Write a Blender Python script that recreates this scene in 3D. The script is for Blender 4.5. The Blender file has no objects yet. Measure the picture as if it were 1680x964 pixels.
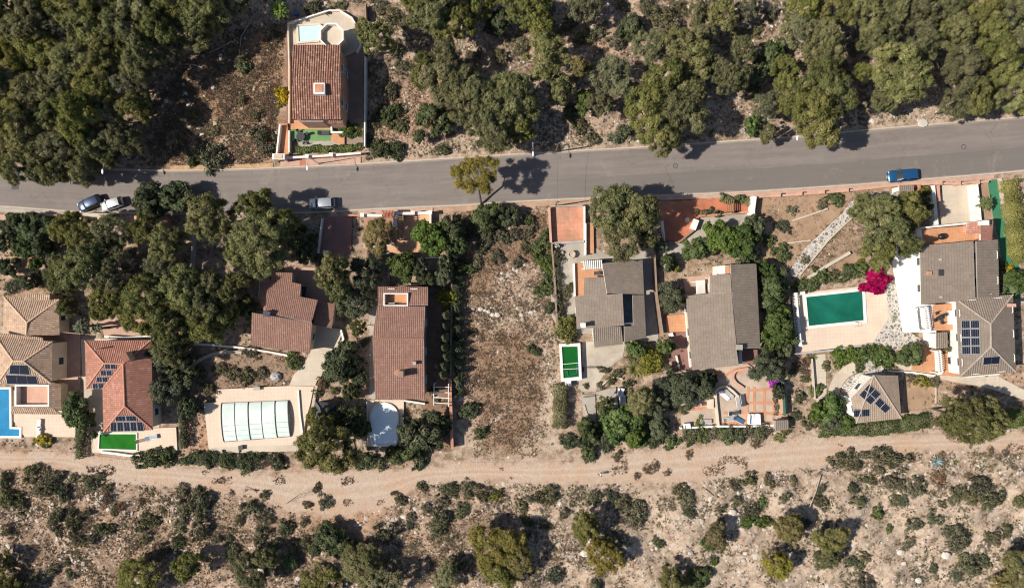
import bpy, math, random
import numpy as np
from mathutils import Vector, Matrix, Quaternion

# ------------------------------------------------------------------ camera, sky, sun
CAMH = 112.0            # flying height of the drone in metres
S = 0.1                 # metres per photo pixel (1680 wide) on the ground
scene = bpy.context.scene
cam_d = bpy.data.cameras.new('drone_camera'); cam = bpy.data.objects.new('drone_camera', cam_d)
scene.collection.objects.link(cam); scene.camera = cam
cam.location = (0, 0, CAMH); cam.rotation_euler = (0, 0, 0)
cam_d.sensor_width = 36.0; cam_d.lens = 36.0 * CAMH / 168.0; cam_d.clip_end = 9000; cam_d.clip_start = 0.5
SUN_EL = math.radians(45); SUN_AZ = math.radians(9)
world = bpy.data.worlds.new('World'); scene.world = world; world.use_nodes = True
nt = world.node_tree; bg = nt.nodes['Background']; sky = nt.nodes.new('ShaderNodeTexSky')
sky.sky_type = 'NISHITA'; sky.sun_disc = False; sky.sun_elevation = SUN_EL
sky.sun_rotation = math.atan2(-math.cos(SUN_AZ), -math.sin(SUN_AZ)) % (2 * math.pi)
sky.air_density = 1.0; sky.dust_density = 1.2; sky.altitude = 100
nt.links.new(sky.outputs[0], bg.inputs[0]); bg.inputs[1].default_value = 0.075
sd = bpy.data.lights.new('sun', 'SUN'); sd.energy = 4.9; sd.angle = math.radians(0.55); sd.color = (1.0, 0.93, 0.82)
sun = bpy.data.objects.new('sun', sd); scene.collection.objects.link(sun)
dvec = Vector((math.cos(SUN_AZ) * math.cos(SUN_EL), math.sin(SUN_AZ) * math.cos(SUN_EL), -math.sin(SUN_EL)))
sun.rotation_euler = (-dvec).to_track_quat('Z', 'Y').to_euler(); sun.location = (-60, -10, 90)
vs = scene.view_settings; vs.view_transform = 'Standard'; vs.look = 'None'; vs.exposure = 0.5; vs.gamma = 1.0
vs.use_curve_mapping = False
scene.cycles.filter_width = 1.15

COL = scene.collection
R = math.radians
rnd = random.Random(7)
def G(px, py, h=0.0):
    k = (CAMH - h) / CAMH * S
    return Vector(((px - 840) * k, (482 - py) * k, h))
def P2(v):   # world point -> photo pixel
    k = CAMH / (CAMH - v[2]) / S
    return (840 + v[0] * k, 482 - v[1] * k)

# ------------------------------------------------------------------ tagging
def tag(o, label=None, cat=None, group=None, kind=None):
    if label: o['label'] = label
    if cat: o['category'] = cat
    if group: o['group'] = group
    if kind: o['kind'] = kind
    return o
def empty(name, loc, label=None, cat=None, group=None, rz=0):
    o = bpy.data.objects.new(name, None); COL.objects.link(o); o.location = loc; o.rotation_euler = (0, 0, rz)
    o.empty_display_size = 0.3
    return tag(o, label, cat, group)

# ------------------------------------------------------------------ mesh builder (world coordinates)
class MB:
    def __init__(s): s.v = []; s.f = []; s.m = []; s.uv = {}
    def face(s, pts, m=0, uv=None):
        i = len(s.v); s.v += [tuple(p) for p in pts]; s.f.append(tuple(range(i, i + len(pts)))); s.m.append(m)
        if uv: s.uv[len(s.f) - 1] = uv
    def box(s, c, size, rz=0, m=0, rot=None):
        a = Matrix.Rotation(rz, 3, 'Z') if rot is None else rot
        c = Vector(c); hx, hy, hz = size[0] / 2, size[1] / 2, size[2] / 2
        i = len(s.v)
        for x, y, z in ((-1,-1,-1),(1,-1,-1),(1,1,-1),(-1,1,-1),(-1,-1,1),(1,-1,1),(1,1,1),(-1,1,1)):
            s.v.append(tuple(c + a @ Vector((x * hx, y * hy, z * hz))))
        for q in ((0,3,2,1),(4,5,6,7),(0,1,5,4),(1,2,6,5),(2,3,7,6),(3,0,4,7)):
            s.f.append(tuple(i + k for k in q)); s.m.append(m)
    def prism(s, poly, z0, z1, m=0, mside=None):
        poly = [(p[0], p[1]) for p in poly]
        ar = sum(poly[k][0] * poly[(k+1) % len(poly)][1] - poly[(k+1) % len(poly)][0] * poly[k][1] for k in range(len(poly)))
        if ar < 0: poly = poly[::-1]
        i = len(s.v); n = len(poly)
        s.v += [(x, y, z0) for x, y in poly] + [(x, y, z1) for x, y in poly]
        s.f.append(tuple(i + n + k for k in range(n))); s.m.append(m)
        s.f.append(tuple(i + n - 1 - k for k in range(n))); s.m.append(m)
        for k in range(n):
            j = (k + 1) % n; s.f.append((i + k, i + j, i + n + j, i + n + k)); s.m.append(m if mside is None else mside)
    def tube(s, pts, rad, n=8, m=0):
        pts = [Vector(p) for p in pts]
        if not isinstance(rad, (list, tuple)): rad = [rad] * len(pts)
        i0 = len(s.v)
        for k, p in enumerate(pts):
            d = (pts[min(k+1, len(pts)-1)] - pts[max(k-1, 0)]).normalized()
            q = d.to_track_quat('Z', 'Y')
            for a in range(n):
                t = 2 * math.pi * a / n
                s.v.append(tuple(p + q @ Vector((math.cos(t) * rad[k], math.sin(t) * rad[k], 0))))
        for k in range(len(pts) - 1):
            for a in range(n):
                b = (a + 1) % n
                s.f.append((i0 + k*n + a, i0 + k*n + b, i0 + (k+1)*n + b, i0 + (k+1)*n + a)); s.m.append(m)
        s.f.append(tuple(i0 + n - 1 - a for a in range(n))); s.m.append(m)
        s.f.append(tuple(i0 + (len(pts)-1)*n + a for a in range(n))); s.m.append(m)
    def lathe(s, c, prof, n=16, m=0, sx=1, sy=1):
        c = Vector(c); i0 = len(s.v)
        for r, z in prof:
            for a in range(n):
                t = 2 * math.pi * a / n; s.v.append((c.x + math.cos(t)*r*sx, c.y + math.sin(t)*r*sy, c.z + z))
        for k in range(len(prof) - 1):
            for a in range(n):
                b = (a + 1) % n
                s.f.append((i0 + k*n + a, i0 + k*n + b, i0 + (k+1)*n + b, i0 + (k+1)*n + a)); s.m.append(m)
        s.f.append(tuple(i0 + n - 1 - a for a in range(n))); s.m.append(m)
        s.f.append(tuple(i0 + (len(prof)-1)*n + a for a in range(n))); s.m.append(m)
    def strip(s, pts, w, z0, z1, m=0, closed=False):
        """wall of thickness w along a polyline of xy points"""
        P = [Vector((p[0], p[1])) for p in pts]; n = len(P); L = []; Rr = []
        for k in range(n):
            a = P[k-1] if (k > 0 or closed) else None; b = P[(k+1) % n] if (k < n-1 or closed) else None
            d1 = (P[k]-a).normalized() if a is not None else None; d2 = (b-P[k]).normalized() if b is not None else None
            if d1 is None: d1 = d2
            if d2 is None: d2 = d1
            nn = Vector((-(d1.y+d2.y), d1.x+d2.x)); nn = nn.normalized() if nn.length > 1e-6 else Vector((-d1.y, d1.x))
            sc = 1 / max(0.35, nn.dot(Vector((-d1.y, d1.x))))
            L.append(P[k] + nn * w/2 * sc); Rr.append(P[k] - nn * w/2 * sc)
        i = len(s.v)
        for k in range(n):
            s.v += [(L[k].x, L[k].y, z0), (Rr[k].x, Rr[k].y, z0), (Rr[k].x, Rr[k].y, z1), (L[k].x, L[k].y, z1)]
        for k in range(n if closed else n-1):
            a = i + 4*k; b = i + 4*((k+1) % n)
            for q in ((a+3, a+2, b+2, b+3), (a, a+3, b+3, b), (a+2, a+1, b+1, b+2), (a+1, a, b, b+1)):
                s.f.append(q); s.m.append(m)
        if not closed:
            s.f.append((i, i+1, i+2, i+3)); s.m.append(m); j = i + 4*(n-1); s.f.append((j+3, j+2, j+1, j)); s.m.append(m)
    def ellipsoid(s, c, r, nu=12, nv=8, m=0, jit=0, rs=None):
        c = Vector(c); prof = []
        i0 = len(s.v); rs = rs or rnd
        for k in range(nv + 1):
            ph = math.pi * k / nv - math.pi / 2
            for a in range(nu):
                t = 2*math.pi*a/nu; j = 1 + (rs.random() - .5) * jit
                s.v.append((c.x + r[0]*math.cos(ph)*math.cos(t)*j, c.y + r[1]*math.cos(ph)*math.sin(t)*j, c.z + r[2]*math.sin(ph)*j))
        for k in range(nv):
            for a in range(nu):
                b = (a + 1) % nu
                s.f.append((i0 + k*nu + a, i0 + k*nu + b, i0 + (k+1)*nu + b, i0 + (k+1)*nu + a)); s.m.append(m)
    def build(s, name, mats, parent=None, origin=None, smooth=False):
        me = bpy.data.meshes.new(name)
        org = Vector(origin) if origin is not None else (parent_world(parent) if parent is not None else
              (Vector(np.mean(np.array(s.v), axis=0).tolist()) if s.v else Vector()))
        if parent is None and origin is None: org.z = 0
        inv = None
        if parent is not None and origin is None:
            M = Matrix.Rotation(-parent['_rz'] if '_rz' in parent else 0, 3, 'Z')
            vv = [tuple(M @ (Vector(p) - org)) for p in s.v]
        else: vv = [tuple(Vector(p) - org) for p in s.v]
        me.from_pydata(vv, [], s.f)
        if not isinstance(mats, (list, tuple)): mats = [mats]
        for mt in mats: me.materials.append(mt)
        if len(mats) > 1: me.polygons.foreach_set('material_index', s.m)
        if s.uv:
            ul = me.uv_layers.new(name='UVMap')
            for fi, uvs in s.uv.items():
                for li, c in zip(me.polygons[fi].loop_indices, uvs): ul.data[li].uv = c
        if smooth: me.polygons.foreach_set('use_smooth', [True] * len(s.f))
        me.update()
        o = bpy.data.objects.new(name, me); COL.objects.link(o)
        if parent is not None: o.parent = parent
        else: o.location = org
        return o
def parent_world(p):
    v = Vector((0, 0, 0))
    while p is not None: v += Vector(p.location); p = p.parent
    return v

# ------------------------------------------------------------------ materials
def newmat(name):
    m = bpy.data.materials.new(name); m.use_nodes = True; t = m.node_tree; return m, t, t.nodes['Principled BSDF']
def N(t, typ, **kw):
    n = t.nodes.new(typ)
    for k, v in kw.items(): setattr(n, k, v)
    return n
def noise(t, vec, scale, detail=4, rough=.6, dist=0):
    n = N(t, 'ShaderNodeTexNoise'); n.inputs['Scale'].default_value = scale; n.inputs['Detail'].default_value = detail
    n.inputs['Roughness'].default_value = rough; n.inputs['Distortion'].default_value = dist
    if vec is not None: t.links.new(vec, n.inputs['Vector'])
    return n.outputs['Fac']
def ramp(t, fac, stops):
    r = N(t, 'ShaderNodeValToRGB'); e = r.color_ramp.elements
    while len(e) < len(stops): e.new(0.5)
    for k, (p, c) in enumerate(stops): e[k].position = p; e[k].color = (*c, 1) if len(c) == 3 else c
    t.links.new(fac, r.inputs[0]); return r.outputs[0]
def mix(t, fac, a, b, mode='MIX'):
    n = N(t, 'ShaderNodeMix', data_type='RGBA', blend_type=mode)
    for sock, val in ((n.inputs[0], fac), (n.inputs[6], a), (n.inputs[7], b)):
        if isinstance(val, bpy.types.NodeSocket): t.links.new(val, sock)
        elif isinstance(val, (int, float)): sock.default_value = val
        else: sock.default_value = (*val, 1)
    return n.outputs[2]
def math_(t, op, a, b=None, c=None, clamp=False):
    n = N(t, 'ShaderNodeMath', operation=op); n.use_clamp = clamp
    for k, val in enumerate((a, b, c)):
        if val is None: continue
        if isinstance(val, bpy.types.NodeSocket): t.links.new(val, n.inputs[k])
        else: n.inputs[k].default_value = val
    return n.outputs[0]
def gray(v): return (v, v, v)
def bump(t, bsdf, h, strength=.5, dist=.05):
    b = N(t, 'ShaderNodeBump'); b.inputs['Strength'].default_value = strength; b.inputs['Distance'].default_value = dist
    t.links.new(h, b.inputs['Height']); t.links.new(b.outputs[0], bsdf.inputs['Normal'])
MATS = {}
def plain(name, col, rough=.8, var=.25, scale=1.2, metal=0, spec=.3, fine=9, stain=None, bmp=.25, joint=None):
    """surface colour broken up by two noises, with optional stain colour"""
    if name in MATS: return MATS[name]
    m, t, b = newmat(name); pos = N(t, 'ShaderNodeNewGeometry').outputs['Position']
    n1 = noise(t, pos, scale, 5, .65); n2 = noise(t, pos, fine, 3, .6)
    lo = tuple(c * (1 - var) for c in col); hi = tuple(min(.95, c * (1 + var)) for c in col)
    c1 = ramp(t, n1, [(.3, lo), (.7, hi)])
    c1 = mix(t, math_(t, 'MULTIPLY', n2, .35), c1, tuple(c * .6 for c in col))
    if stain: 
        n3 = noise(t, pos, scale * .35, 6, .7, .5)
        c1 = mix(t, ramp(t, n3, [(.5, gray(0)), (.68, gray(.75))]), c1, stain)
    if joint:
        sx = N(t, 'ShaderNodeSeparateXYZ'); t.links.new(pos, sx.inputs[0]); js = []
        for k in (0, 1):
            w = math_(t, 'FRACT', math_(t, 'MULTIPLY_ADD', sx.outputs[1-k], .045*(1-2*k)/joint, math_(t, 'DIVIDE', sx.outputs[k], joint))); js.append(math_(t, 'LESS_THAN', w, min(.5, .06/joint)))
        c1 = mix(t, math_(t, 'MULTIPLY', math_(t, 'MAXIMUM', *js), .20), c1, tuple(c*.4 for c in col))
    t.links.new(c1, b.inputs['Base Color']); b.inputs['Roughness'].default_value = rough
    b.inputs['Metallic'].default_value = metal; b.inputs['Specular IOR Level'].default_value = spec
    if bmp: bump(t, b, n2, bmp, .03)
    MATS[name] = m; return m
def tilemat(name, cols, w=.33, l=.42, dark=None):
    m, t, b = newmat(name); uv = N(t, 'ShaderNodeUVMap').outputs[0]
    sp = N(t, 'ShaderNodeSeparateXYZ'); t.links.new(uv, sp.inputs[0])
    u = math_(t, 'DIVIDE', sp.outputs[0], w); v = math_(t, 'DIVIDE', sp.outputs[1], l)
    cb = N(t, 'ShaderNodeCombineXYZ'); t.links.new(math_(t, 'FLOOR', u), cb.inputs[0]); t.links.new(math_(t, 'FLOOR', v), cb.inputs[1])
    wn = N(t, 'ShaderNodeTexWhiteNoise'); t.links.new(cb.outputs[0], wn.inputs[0])
    c = ramp(t, wn.outputs[0], [(k / (len(cols) - 1), q) for k, q in enumerate(cols)])
    pos = N(t, 'ShaderNodeNewGeometry').outputs['Position']
    n1 = noise(t, pos, .5, 6, .7)
    c = mix(t, ramp(t, n1, [(.35, gray(0)), (.75, gray(.5))]), c, dark or tuple(x * .5 for x in cols[0]))
    # shade under each course's overlap, painted as a darker line
    fv = math_(t, 'FRACT', v); j = math_(t, 'LESS_THAN', fv, .12)
    c = mix(t, math_(t, 'MULTIPLY', j, .45), c, tuple(x * .45 for x in cols[0]))
    fu = math_(t, 'ABSOLUTE', math_(t, 'SUBTRACT', math_(t, 'FRACT', u), .5))
    ch = math_(t, 'GREATER_THAN', fu, .36)
    c = mix(t, math_(t, 'MULTIPLY', ch, .4), c, tuple(x * .5 for x in cols[0]))  # stripe at tile column edges: channel shade put into the colour
    t.links.new(c, b.inputs['Base Color']); b.inputs['Roughness'].default_value = .85; b.inputs['Specular IOR Level'].default_value = .2
    bump(t, b, fv, .35, .05); MATS[name] = m; return m
def leafmat(name, a, b_, br=None, tr=.25, vary=True):
    """a..b tone range of the foliage, br an odd dry-twig colour"""
    m, t, b = newmat(name)
    at = N(t, 'ShaderNodeAttribute', attribute_name='tone').outputs['Fac']
    oi = N(t, 'ShaderNodeObjectInfo').outputs['Random']
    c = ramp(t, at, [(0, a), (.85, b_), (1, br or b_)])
    hs = N(t, 'ShaderNodeHueSaturation'); t.links.new(c, hs.inputs['Color'])
    if vary: t.links.new(math_(t, 'MULTIPLY_ADD', oi, .03, .487), hs.inputs['Hue'])
    if vary: t.links.new(math_(t, 'MULTIPLY_ADD', math_(t, 'FRACT', math_(t, 'MULTIPLY', oi, 7.3)), .45, .9), hs.inputs['Value'])
    if vary: t.links.new(math_(t, 'MULTIPLY_ADD', math_(t, 'FRACT', math_(t, 'MULTIPLY', oi, 3.7)), .35, .8), hs.inputs['Saturation'])
    t.links.new(hs.outputs[0], b.inputs['Base Color']); b.inputs['Roughness'].default_value = .75
    b.inputs['Specular IOR Level'].default_value = .06
    tl = N(t, 'ShaderNodeBsdfTranslucent'); t.links.new(hs.outputs[0], tl.inputs[0])
    mx = N(t, 'ShaderNodeMixShader'); mx.inputs[0].default_value = tr
    t.links.new(b.outputs[0], mx.inputs[1]); t.links.new(tl.outputs[0], mx.inputs[2])
    t.links.new(mx.outputs[0], t.nodes['Material Output'].inputs[0]); MATS[name] = m; return m
def watermat(name, a, b_, scale=.25, rough=.06, glare=None):
    m, t, b = newmat(name); pos = N(t, 'ShaderNodeNewGeometry').outputs['Position']
    n = noise(t, pos, scale, 4, .6, .6); c = ramp(t, n, [(.3, a), (.7, b_)])
    n2 = noise(t, pos, 4, 3, .6, 1.0)
    c = mix(t, math_(t, 'MULTIPLY', n2, .25), c, b_)
    t.links.new(c, b.inputs['Base Color']); b.inputs['Roughness'].default_value = rough; b.inputs['IOR'].default_value = 1.33
    bump(t, b, n2, .12, .05); MATS[name] = m; return m

M_ = dict(
 white=plain('white_render', (.74,.71,.66), .8, .08, .8, stain=(.5,.45,.4)),
 cream=plain('cream_render', (.62,.52,.40), .85, .1, .8, stain=(.45,.36,.28)),
 pink=plain('pink_render', (.52,.31,.23), .85, .12, .8, stain=(.36,.22,.16)),
 greyw=plain('grey_render', (.36,.34,.33), .85, .12, .8),
 brownwall=plain('brown_wall', (.28,.19,.14), .9, .2, 1.0),
 conc=plain('old_concrete', (.36,.32,.27), .9, .2, .5, stain=(.22,.2,.17), fine=5, joint=2.2),
 concp=plain('pale_concrete', (.50,.43,.34), .9, .12, .4, stain=(.38,.31,.25), fine=5, joint=1.6),
 deck=plain('pool_deck_stone', (.63,.50,.39), .85, .08, .5, stain=(.5,.4,.31), joint=0.6),
 kerb=plain('kerb_stone', (.44,.38,.32), .9, .15, 1.5),
 pave=plain('pavement_pink', (.47,.30,.23), .9, .18, .8, stain=(.34,.27,.22), joint=0.5),
 orange=plain('orange_floor', (.50,.25,.135), .8, .18, .8, stain=(.42,.22,.12), fine=6, joint=0.5),
 terra=plain('terracotta_floor', (.47,.22,.14), .85, .3, .5, stain=(.38,.27,.2), fine=5, joint=0.7),
 redfl=plain('red_floor', (.42,.145,.08), .85, .3, .4, stain=(.34,.19,.13), fine=5),
 maroon=plain('maroon_floor', (.23,.125,.105), .85, .2, .5, stain=(.15,.09,.08)),
 turf=plain('green_mat', (.04,.17,.09), .9, .12, .8, stain=(.05,.12,.07)),
 turfl=plain('green_lawn_mat', (.13,.25,.10), .9, .15, .8, joint=1.5),
 stone=plain('field_stone', (.45,.37,.30), .95, .25, 2.0, bmp=.5),
 black=plain('black_plastic', (.015,.015,.017), .4, .1, 2),
 rubber=plain('tyre_rubber', (.02,.02,.02), .8, .1, 2),
 steel=plain('galvanised_steel', (.55,.55,.56), .4, .1, 3, metal=.7),
 lampw=plain('lamp_white', (.75,.75,.74), .4, .05, 3),
 dgrey=plain('dark_grey_cloth', (.06,.06,.07), .8, .15, 2),
 cloth=plain('white_cloth', (.72,.71,.70), .9, .1, 2.5),
 wood=plain('weathered_wood', (.19,.12,.07), .8, .2, 3),
 deadwood=plain('dead_wood', (.36,.31,.27), .9, .25, 3),
 bark=plain('bark', (.12,.09,.07), .95, .3, 3, bmp=.6),
 soil=plain('garden_soil', (.33,.22,.145), .95, .25, .5, stain=(.25,.155,.10), fine=4, bmp=.6),
 blue=plain('blue_plastic', (.05,.12,.22), .4, .1, 2),
 iron=plain('dark_iron', (.04,.04,.045), .5, .1, 3),
 greenpl=plain('green_screen', (.04,.12,.07), .8, .15, 3),
)
T_ = dict(
 sand=tilemat('sand_tiles', [(.37,.25,.175),(.51,.36,.26),(.44,.30,.21),(.58,.43,.33)]),
 red=tilemat('red_tiles', [(.19,.092,.067),(.315,.165,.118),(.25,.125,.09),(.43,.275,.20)]),
 terra=tilemat('terracotta_tiles', [(.32,.145,.105),(.40,.195,.14),(.36,.165,.12),(.47,.26,.20)]),
 brown=tilemat('brown_tiles', [(.225,.125,.097),(.275,.155,.12),(.25,.137,.106),(.31,.182,.142)], .30, .4),
 grey=tilemat('greybrown_tiles', [(.205,.165,.135),(.235,.19,.155),(.22,.175,.14),(.25,.205,.165)], .34, .42),
 slate=tilemat('slate_sheet', [(.07,.07,.075),(.085,.085,.09)], .5, .6),
)
def glassmat():
    m, t, b = newmat('window_glass'); b.inputs['Base Color'].default_value = (.03,.04,.05,1); b.inputs['Roughness'].default_value = .08
    return m
GLASS = glassmat()
def solarmat(name, w=.16):
    m, t, b = newmat(name); pos = N(t, 'ShaderNodeNewGeometry').outputs['Position']
    n = noise(t, pos, 2, 2); c = ramp(t, n, [(.3, (.008,.010,.018)), (.7, (.012,.015,.028))])
    t.links.new(c, b.inputs['Base Color']); b.inputs['Roughness'].default_value = .38; b.inputs['Specular IOR Level'].default_value = .25; return m
SOLAR = solarmat('solar_cells'); 
# ------------------------------------------------------------------ foliage materials
L_ = dict(
 pine=leafmat('pine_needles', (.098,.102,.038), (.215,.208,.082), (.28,.22,.12)),
 pineg=leafmat('greyish_pine_needles', (.115,.115,.058), (.228,.218,.115), (.30,.26,.17)),
 piney=leafmat('yellowish_pine_needles', (.130,.115,.038), (.260,.220,.078), (.28,.20,.09)),
 dark=leafmat('dark_leaves', (.048,.060,.030), (.120,.138,.066), (.19,.165,.10)),
 green=leafmat('green_leaves', (.055,.080,.024), (.140,.175,.058)),
 olive=leafmat('olive_leaves', (.070,.080,.048), (.135,.145,.088)),
 yellow=leafmat('yellow_green_leaves', (.105,.105,.025), (.23,.215,.06)),
 mid=leafmat('muted_green_leaves', (.070,.075,.040), (.165,.162,.090), (.23,.19,.13)),
 scrub=leafmat('scrub_leaves', (.085,.080,.046), (.190,.172,.105), (.28,.22,.15)),
 magenta=leafmat('magenta_bracts', (.15,.0015,.035), (.36,.003,.075), (.09,.12,.03), .05, False),
 purple=leafmat('purple_bracts', (.22,.02,.30), (.40,.05,.45), None, .1, False),
 flower=leafmat('yellow_flowers', (.12,.13,.02), (.55,.36,.02)),
 dry=leafmat('dry_grass_blades', (.15,.10,.06), (.34,.235,.145)),
 drygr=leafmat('grey_green_tufts', (.075,.07,.038), (.16,.14,.08)),
 straw=leafmat('straw_tufts', (.16,.105,.065), (.30,.215,.14)),
 blue=leafmat('blue_agave', (.12,.16,.16), (.24,.29,.29)),
 rust=leafmat('reddish_shrub_leaves', (.12,.075,.05), (.25,.17,.12)),
)
# ------------------------------------------------------------------ 2-D helpers
def inpoly(px, py, poly):
    px = np.asarray(px, float); py = np.asarray(py, float); ins = np.zeros(px.shape, bool); n = len(poly)
    for i in range(n):
        x1, y1 = poly[i][:2]; x2, y2 = poly[(i+1) % n][:2]
        c = (y1 > py) != (y2 > py)
        if y1 == y2: continue
        ins ^= c & (px < (x2-x1) * (py-y1) / (y2-y1) + x1)
    return ins
def polydist(px, py, poly, closed=True):
    d = np.full(np.shape(px), 1e9); n = len(poly)
    for i in range(n if closed else n-1):
        x1, y1 = poly[i][:2]; x2, y2 = poly[(i+1) % n][:2]; dx, dy = x2-x1, y2-y1
        t = np.clip(((px-x1)*dx + (py-y1)*dy) / (dx*dx+dy*dy+1e-9), 0, 1)
        d = np.minimum(d, np.hypot(px-x1-t*dx, py-y1-t*dy))
    return d
def feather(px, py, poly, w):
    d = polydist(px, py, poly); s = np.where(inpoly(px, py, poly), d, -d); return np.clip(s / w * .5 + .5, 0, 1)
def interp(xs, pts): return np.interp(xs, [p[0] for p in pts], [p[1] for p in pts])
def sstep(x): x = np.clip(x, 0, 1); return x*x*(3-2*x)

ROAD_T = [(-400,268),(0,274),(280,281),(380,279),(460,276),(590,270),(690,264),(780,258),(915,250),(1060,242),(1190,233),(1300,226),(1400,216),(1530,205),(1680,193),(2000,168)]
ROAD_B = [(-400,332),(0,337),(130,347),(300,350),(510,348),(612,342),(754,336),(860,329),(970,324),(1100,319),(1224,314),(1420,301),(1640,283),(1680,279),(2000,252)]
TRACK_T = [(-300,735),(0,740),(110,740),(200,752),(300,765),(430,775),(560,770),(650,768),(760,758),(860,757),(960,755),(1040,742),(1200,728),(1320,716),(1420,712),(1540,712),(1680,706),(2000,690)]
TRACK_B = [(-300,765),(0,768),(90,765),(190,792),(300,798),(420,812),(480,840),(560,850),(640,830),(690,795),(800,788),(900,795),(1040,792),(1140,790),(1260,772),(1380,765),(1460,742),(1560,740),(1680,742),(2000,730)]

def terr(x, y):
    """relief of the wild ground, flat where people have built"""
    x = np.asarray(x, float); y = np.asarray(y, float); px = 840 + x/S; py = 482 - y/S
    north = sstep((interp(px, ROAD_T) - 14 - py) / 55) * (1 - sstep((95 - np.abs(px - 525)) / 22))
    south = sstep((py - interp(px, TRACK_B) - 4) / 30)
    f = (.45*np.sin(x*.31+1.3)*np.cos(y*.27+.4) + .3*np.sin(x*.63+y*.41) + .16*np.sin(x*1.3-y*1.1+2) + .09*np.cos(x*2.3+1)*np.sin(y*2.6))
    far = np.clip((np.hypot(x, y) - 160) / 500, 0, 1)
    return (north + south) * (f * .8 + .35) * (1 - far) - .02
def terz(x, y): return float(terr(np.array([x]), np.array([y]))[0])

# zones in photo pixels, feathered into vertex weights: grass, pale, red, rock
ZG = [([(748,350),(905,345),(905,560),(895,640),(880,735),(790,740),(755,640),(748,480)], 18, .78),
      ([(290,110),(400,60),(475,40),(475,200),(440,265),(270,278),(240,250)], 20, 1.0),
      ([(600,120),(690,120),(760,250),(600,262)], 25, .35),
      ([(1245,318),(1420,318),(1400,440),(1300,450),(1250,440)], 15, .3),
      ([(320,580),(480,575),(480,640),(310,690)], 10, .5), ([(0,775),(300,830),(640,880),(640,964),(0,964)], 60, .40),
      ([(640,800),(1000,850),(1000,964),(640,964)], 50, .3)]
ZR = [([(330,575),(500,590),(480,635),(330,620)], 12, .7), ([(305,690),(340,690),(340,745),(305,745)], 8, .8),
      ([(470,780),(640,780),(620,860),(520,860)], 30, .8), ([(0,735),(300,745),(300,775),(0,770)], 12, .4),
      ([(870,40),(1010,40),(990,100),(850,90)], 20, .6), ([(1180,760),(1350,745),(1250,790)], 30, .5),
      ([(1540,615),(1680,600),(1680,640),(1560,650)], 10, .5), ([(0,380),(110,380),(110,480),(0,480)], 20, .5),
      ([(600,150),(700,150),(700,262),(600,262)], 20, .4), ([(1090,40),(1150,40),(1140,80),(1090,80)], 12, .5)]
ZP = [([(888,560),(899,560),(905,640),(915,735),(898,735),(890,640)], 6, 1.0), ([(752,600),(768,600),(790,735),(760,738)], 10, .7), ([(855,500),(905,500),(905,560),(870,560)], 14, .6), ([(770,735),(800,690),(850,650),(880,600),(884,603),(855,656),(808,697),(782,738)], 5, .8), ([(800,520),(850,530),(890,560),(888,566),(848,537),(800,527)], 5, .7), ([(300,270),(345,232),(420,205),(470,165),(474,172),(425,215),(350,243),(320,272)], 8, .9),
      ([(600,235),(800,225),(800,262),(600,268)], 8, .7), ([(830,445),(910,430),(905,520),(770,560),(775,500)], 15, .55),
      ([(880,540),(915,540),(915,740),(850,740),(900,640)], 10, .8), ([(1380,170),(1680,180),(1680,205),(1400,220)], 12, .5),
      ([(820,790),(1720,745),(1720,1000),(860,1000)], 60, .8), ([(930,205),(1060,205),(1060,245),(920,250)], 12, .5)]
TRACKPOLY = TRACK_T + TRACK_B[::-1]
def weights(x, y):
    px = 840 + x/S; py = 482 - y/S; out = np.zeros((len(x), 4), np.float32)
    for z, idx in ((ZG, 0), (ZR, 2), (ZP, 1)):
        for poly, w, a in z: out[:, idx] = np.maximum(out[:, idx], feather(px, py, poly, w) * a)
    tr = feather(px, py, TRACKPOLY, 14)
    out[:, 3] = tr; out[:, 0] *= 1 - tr
    return out
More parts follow.
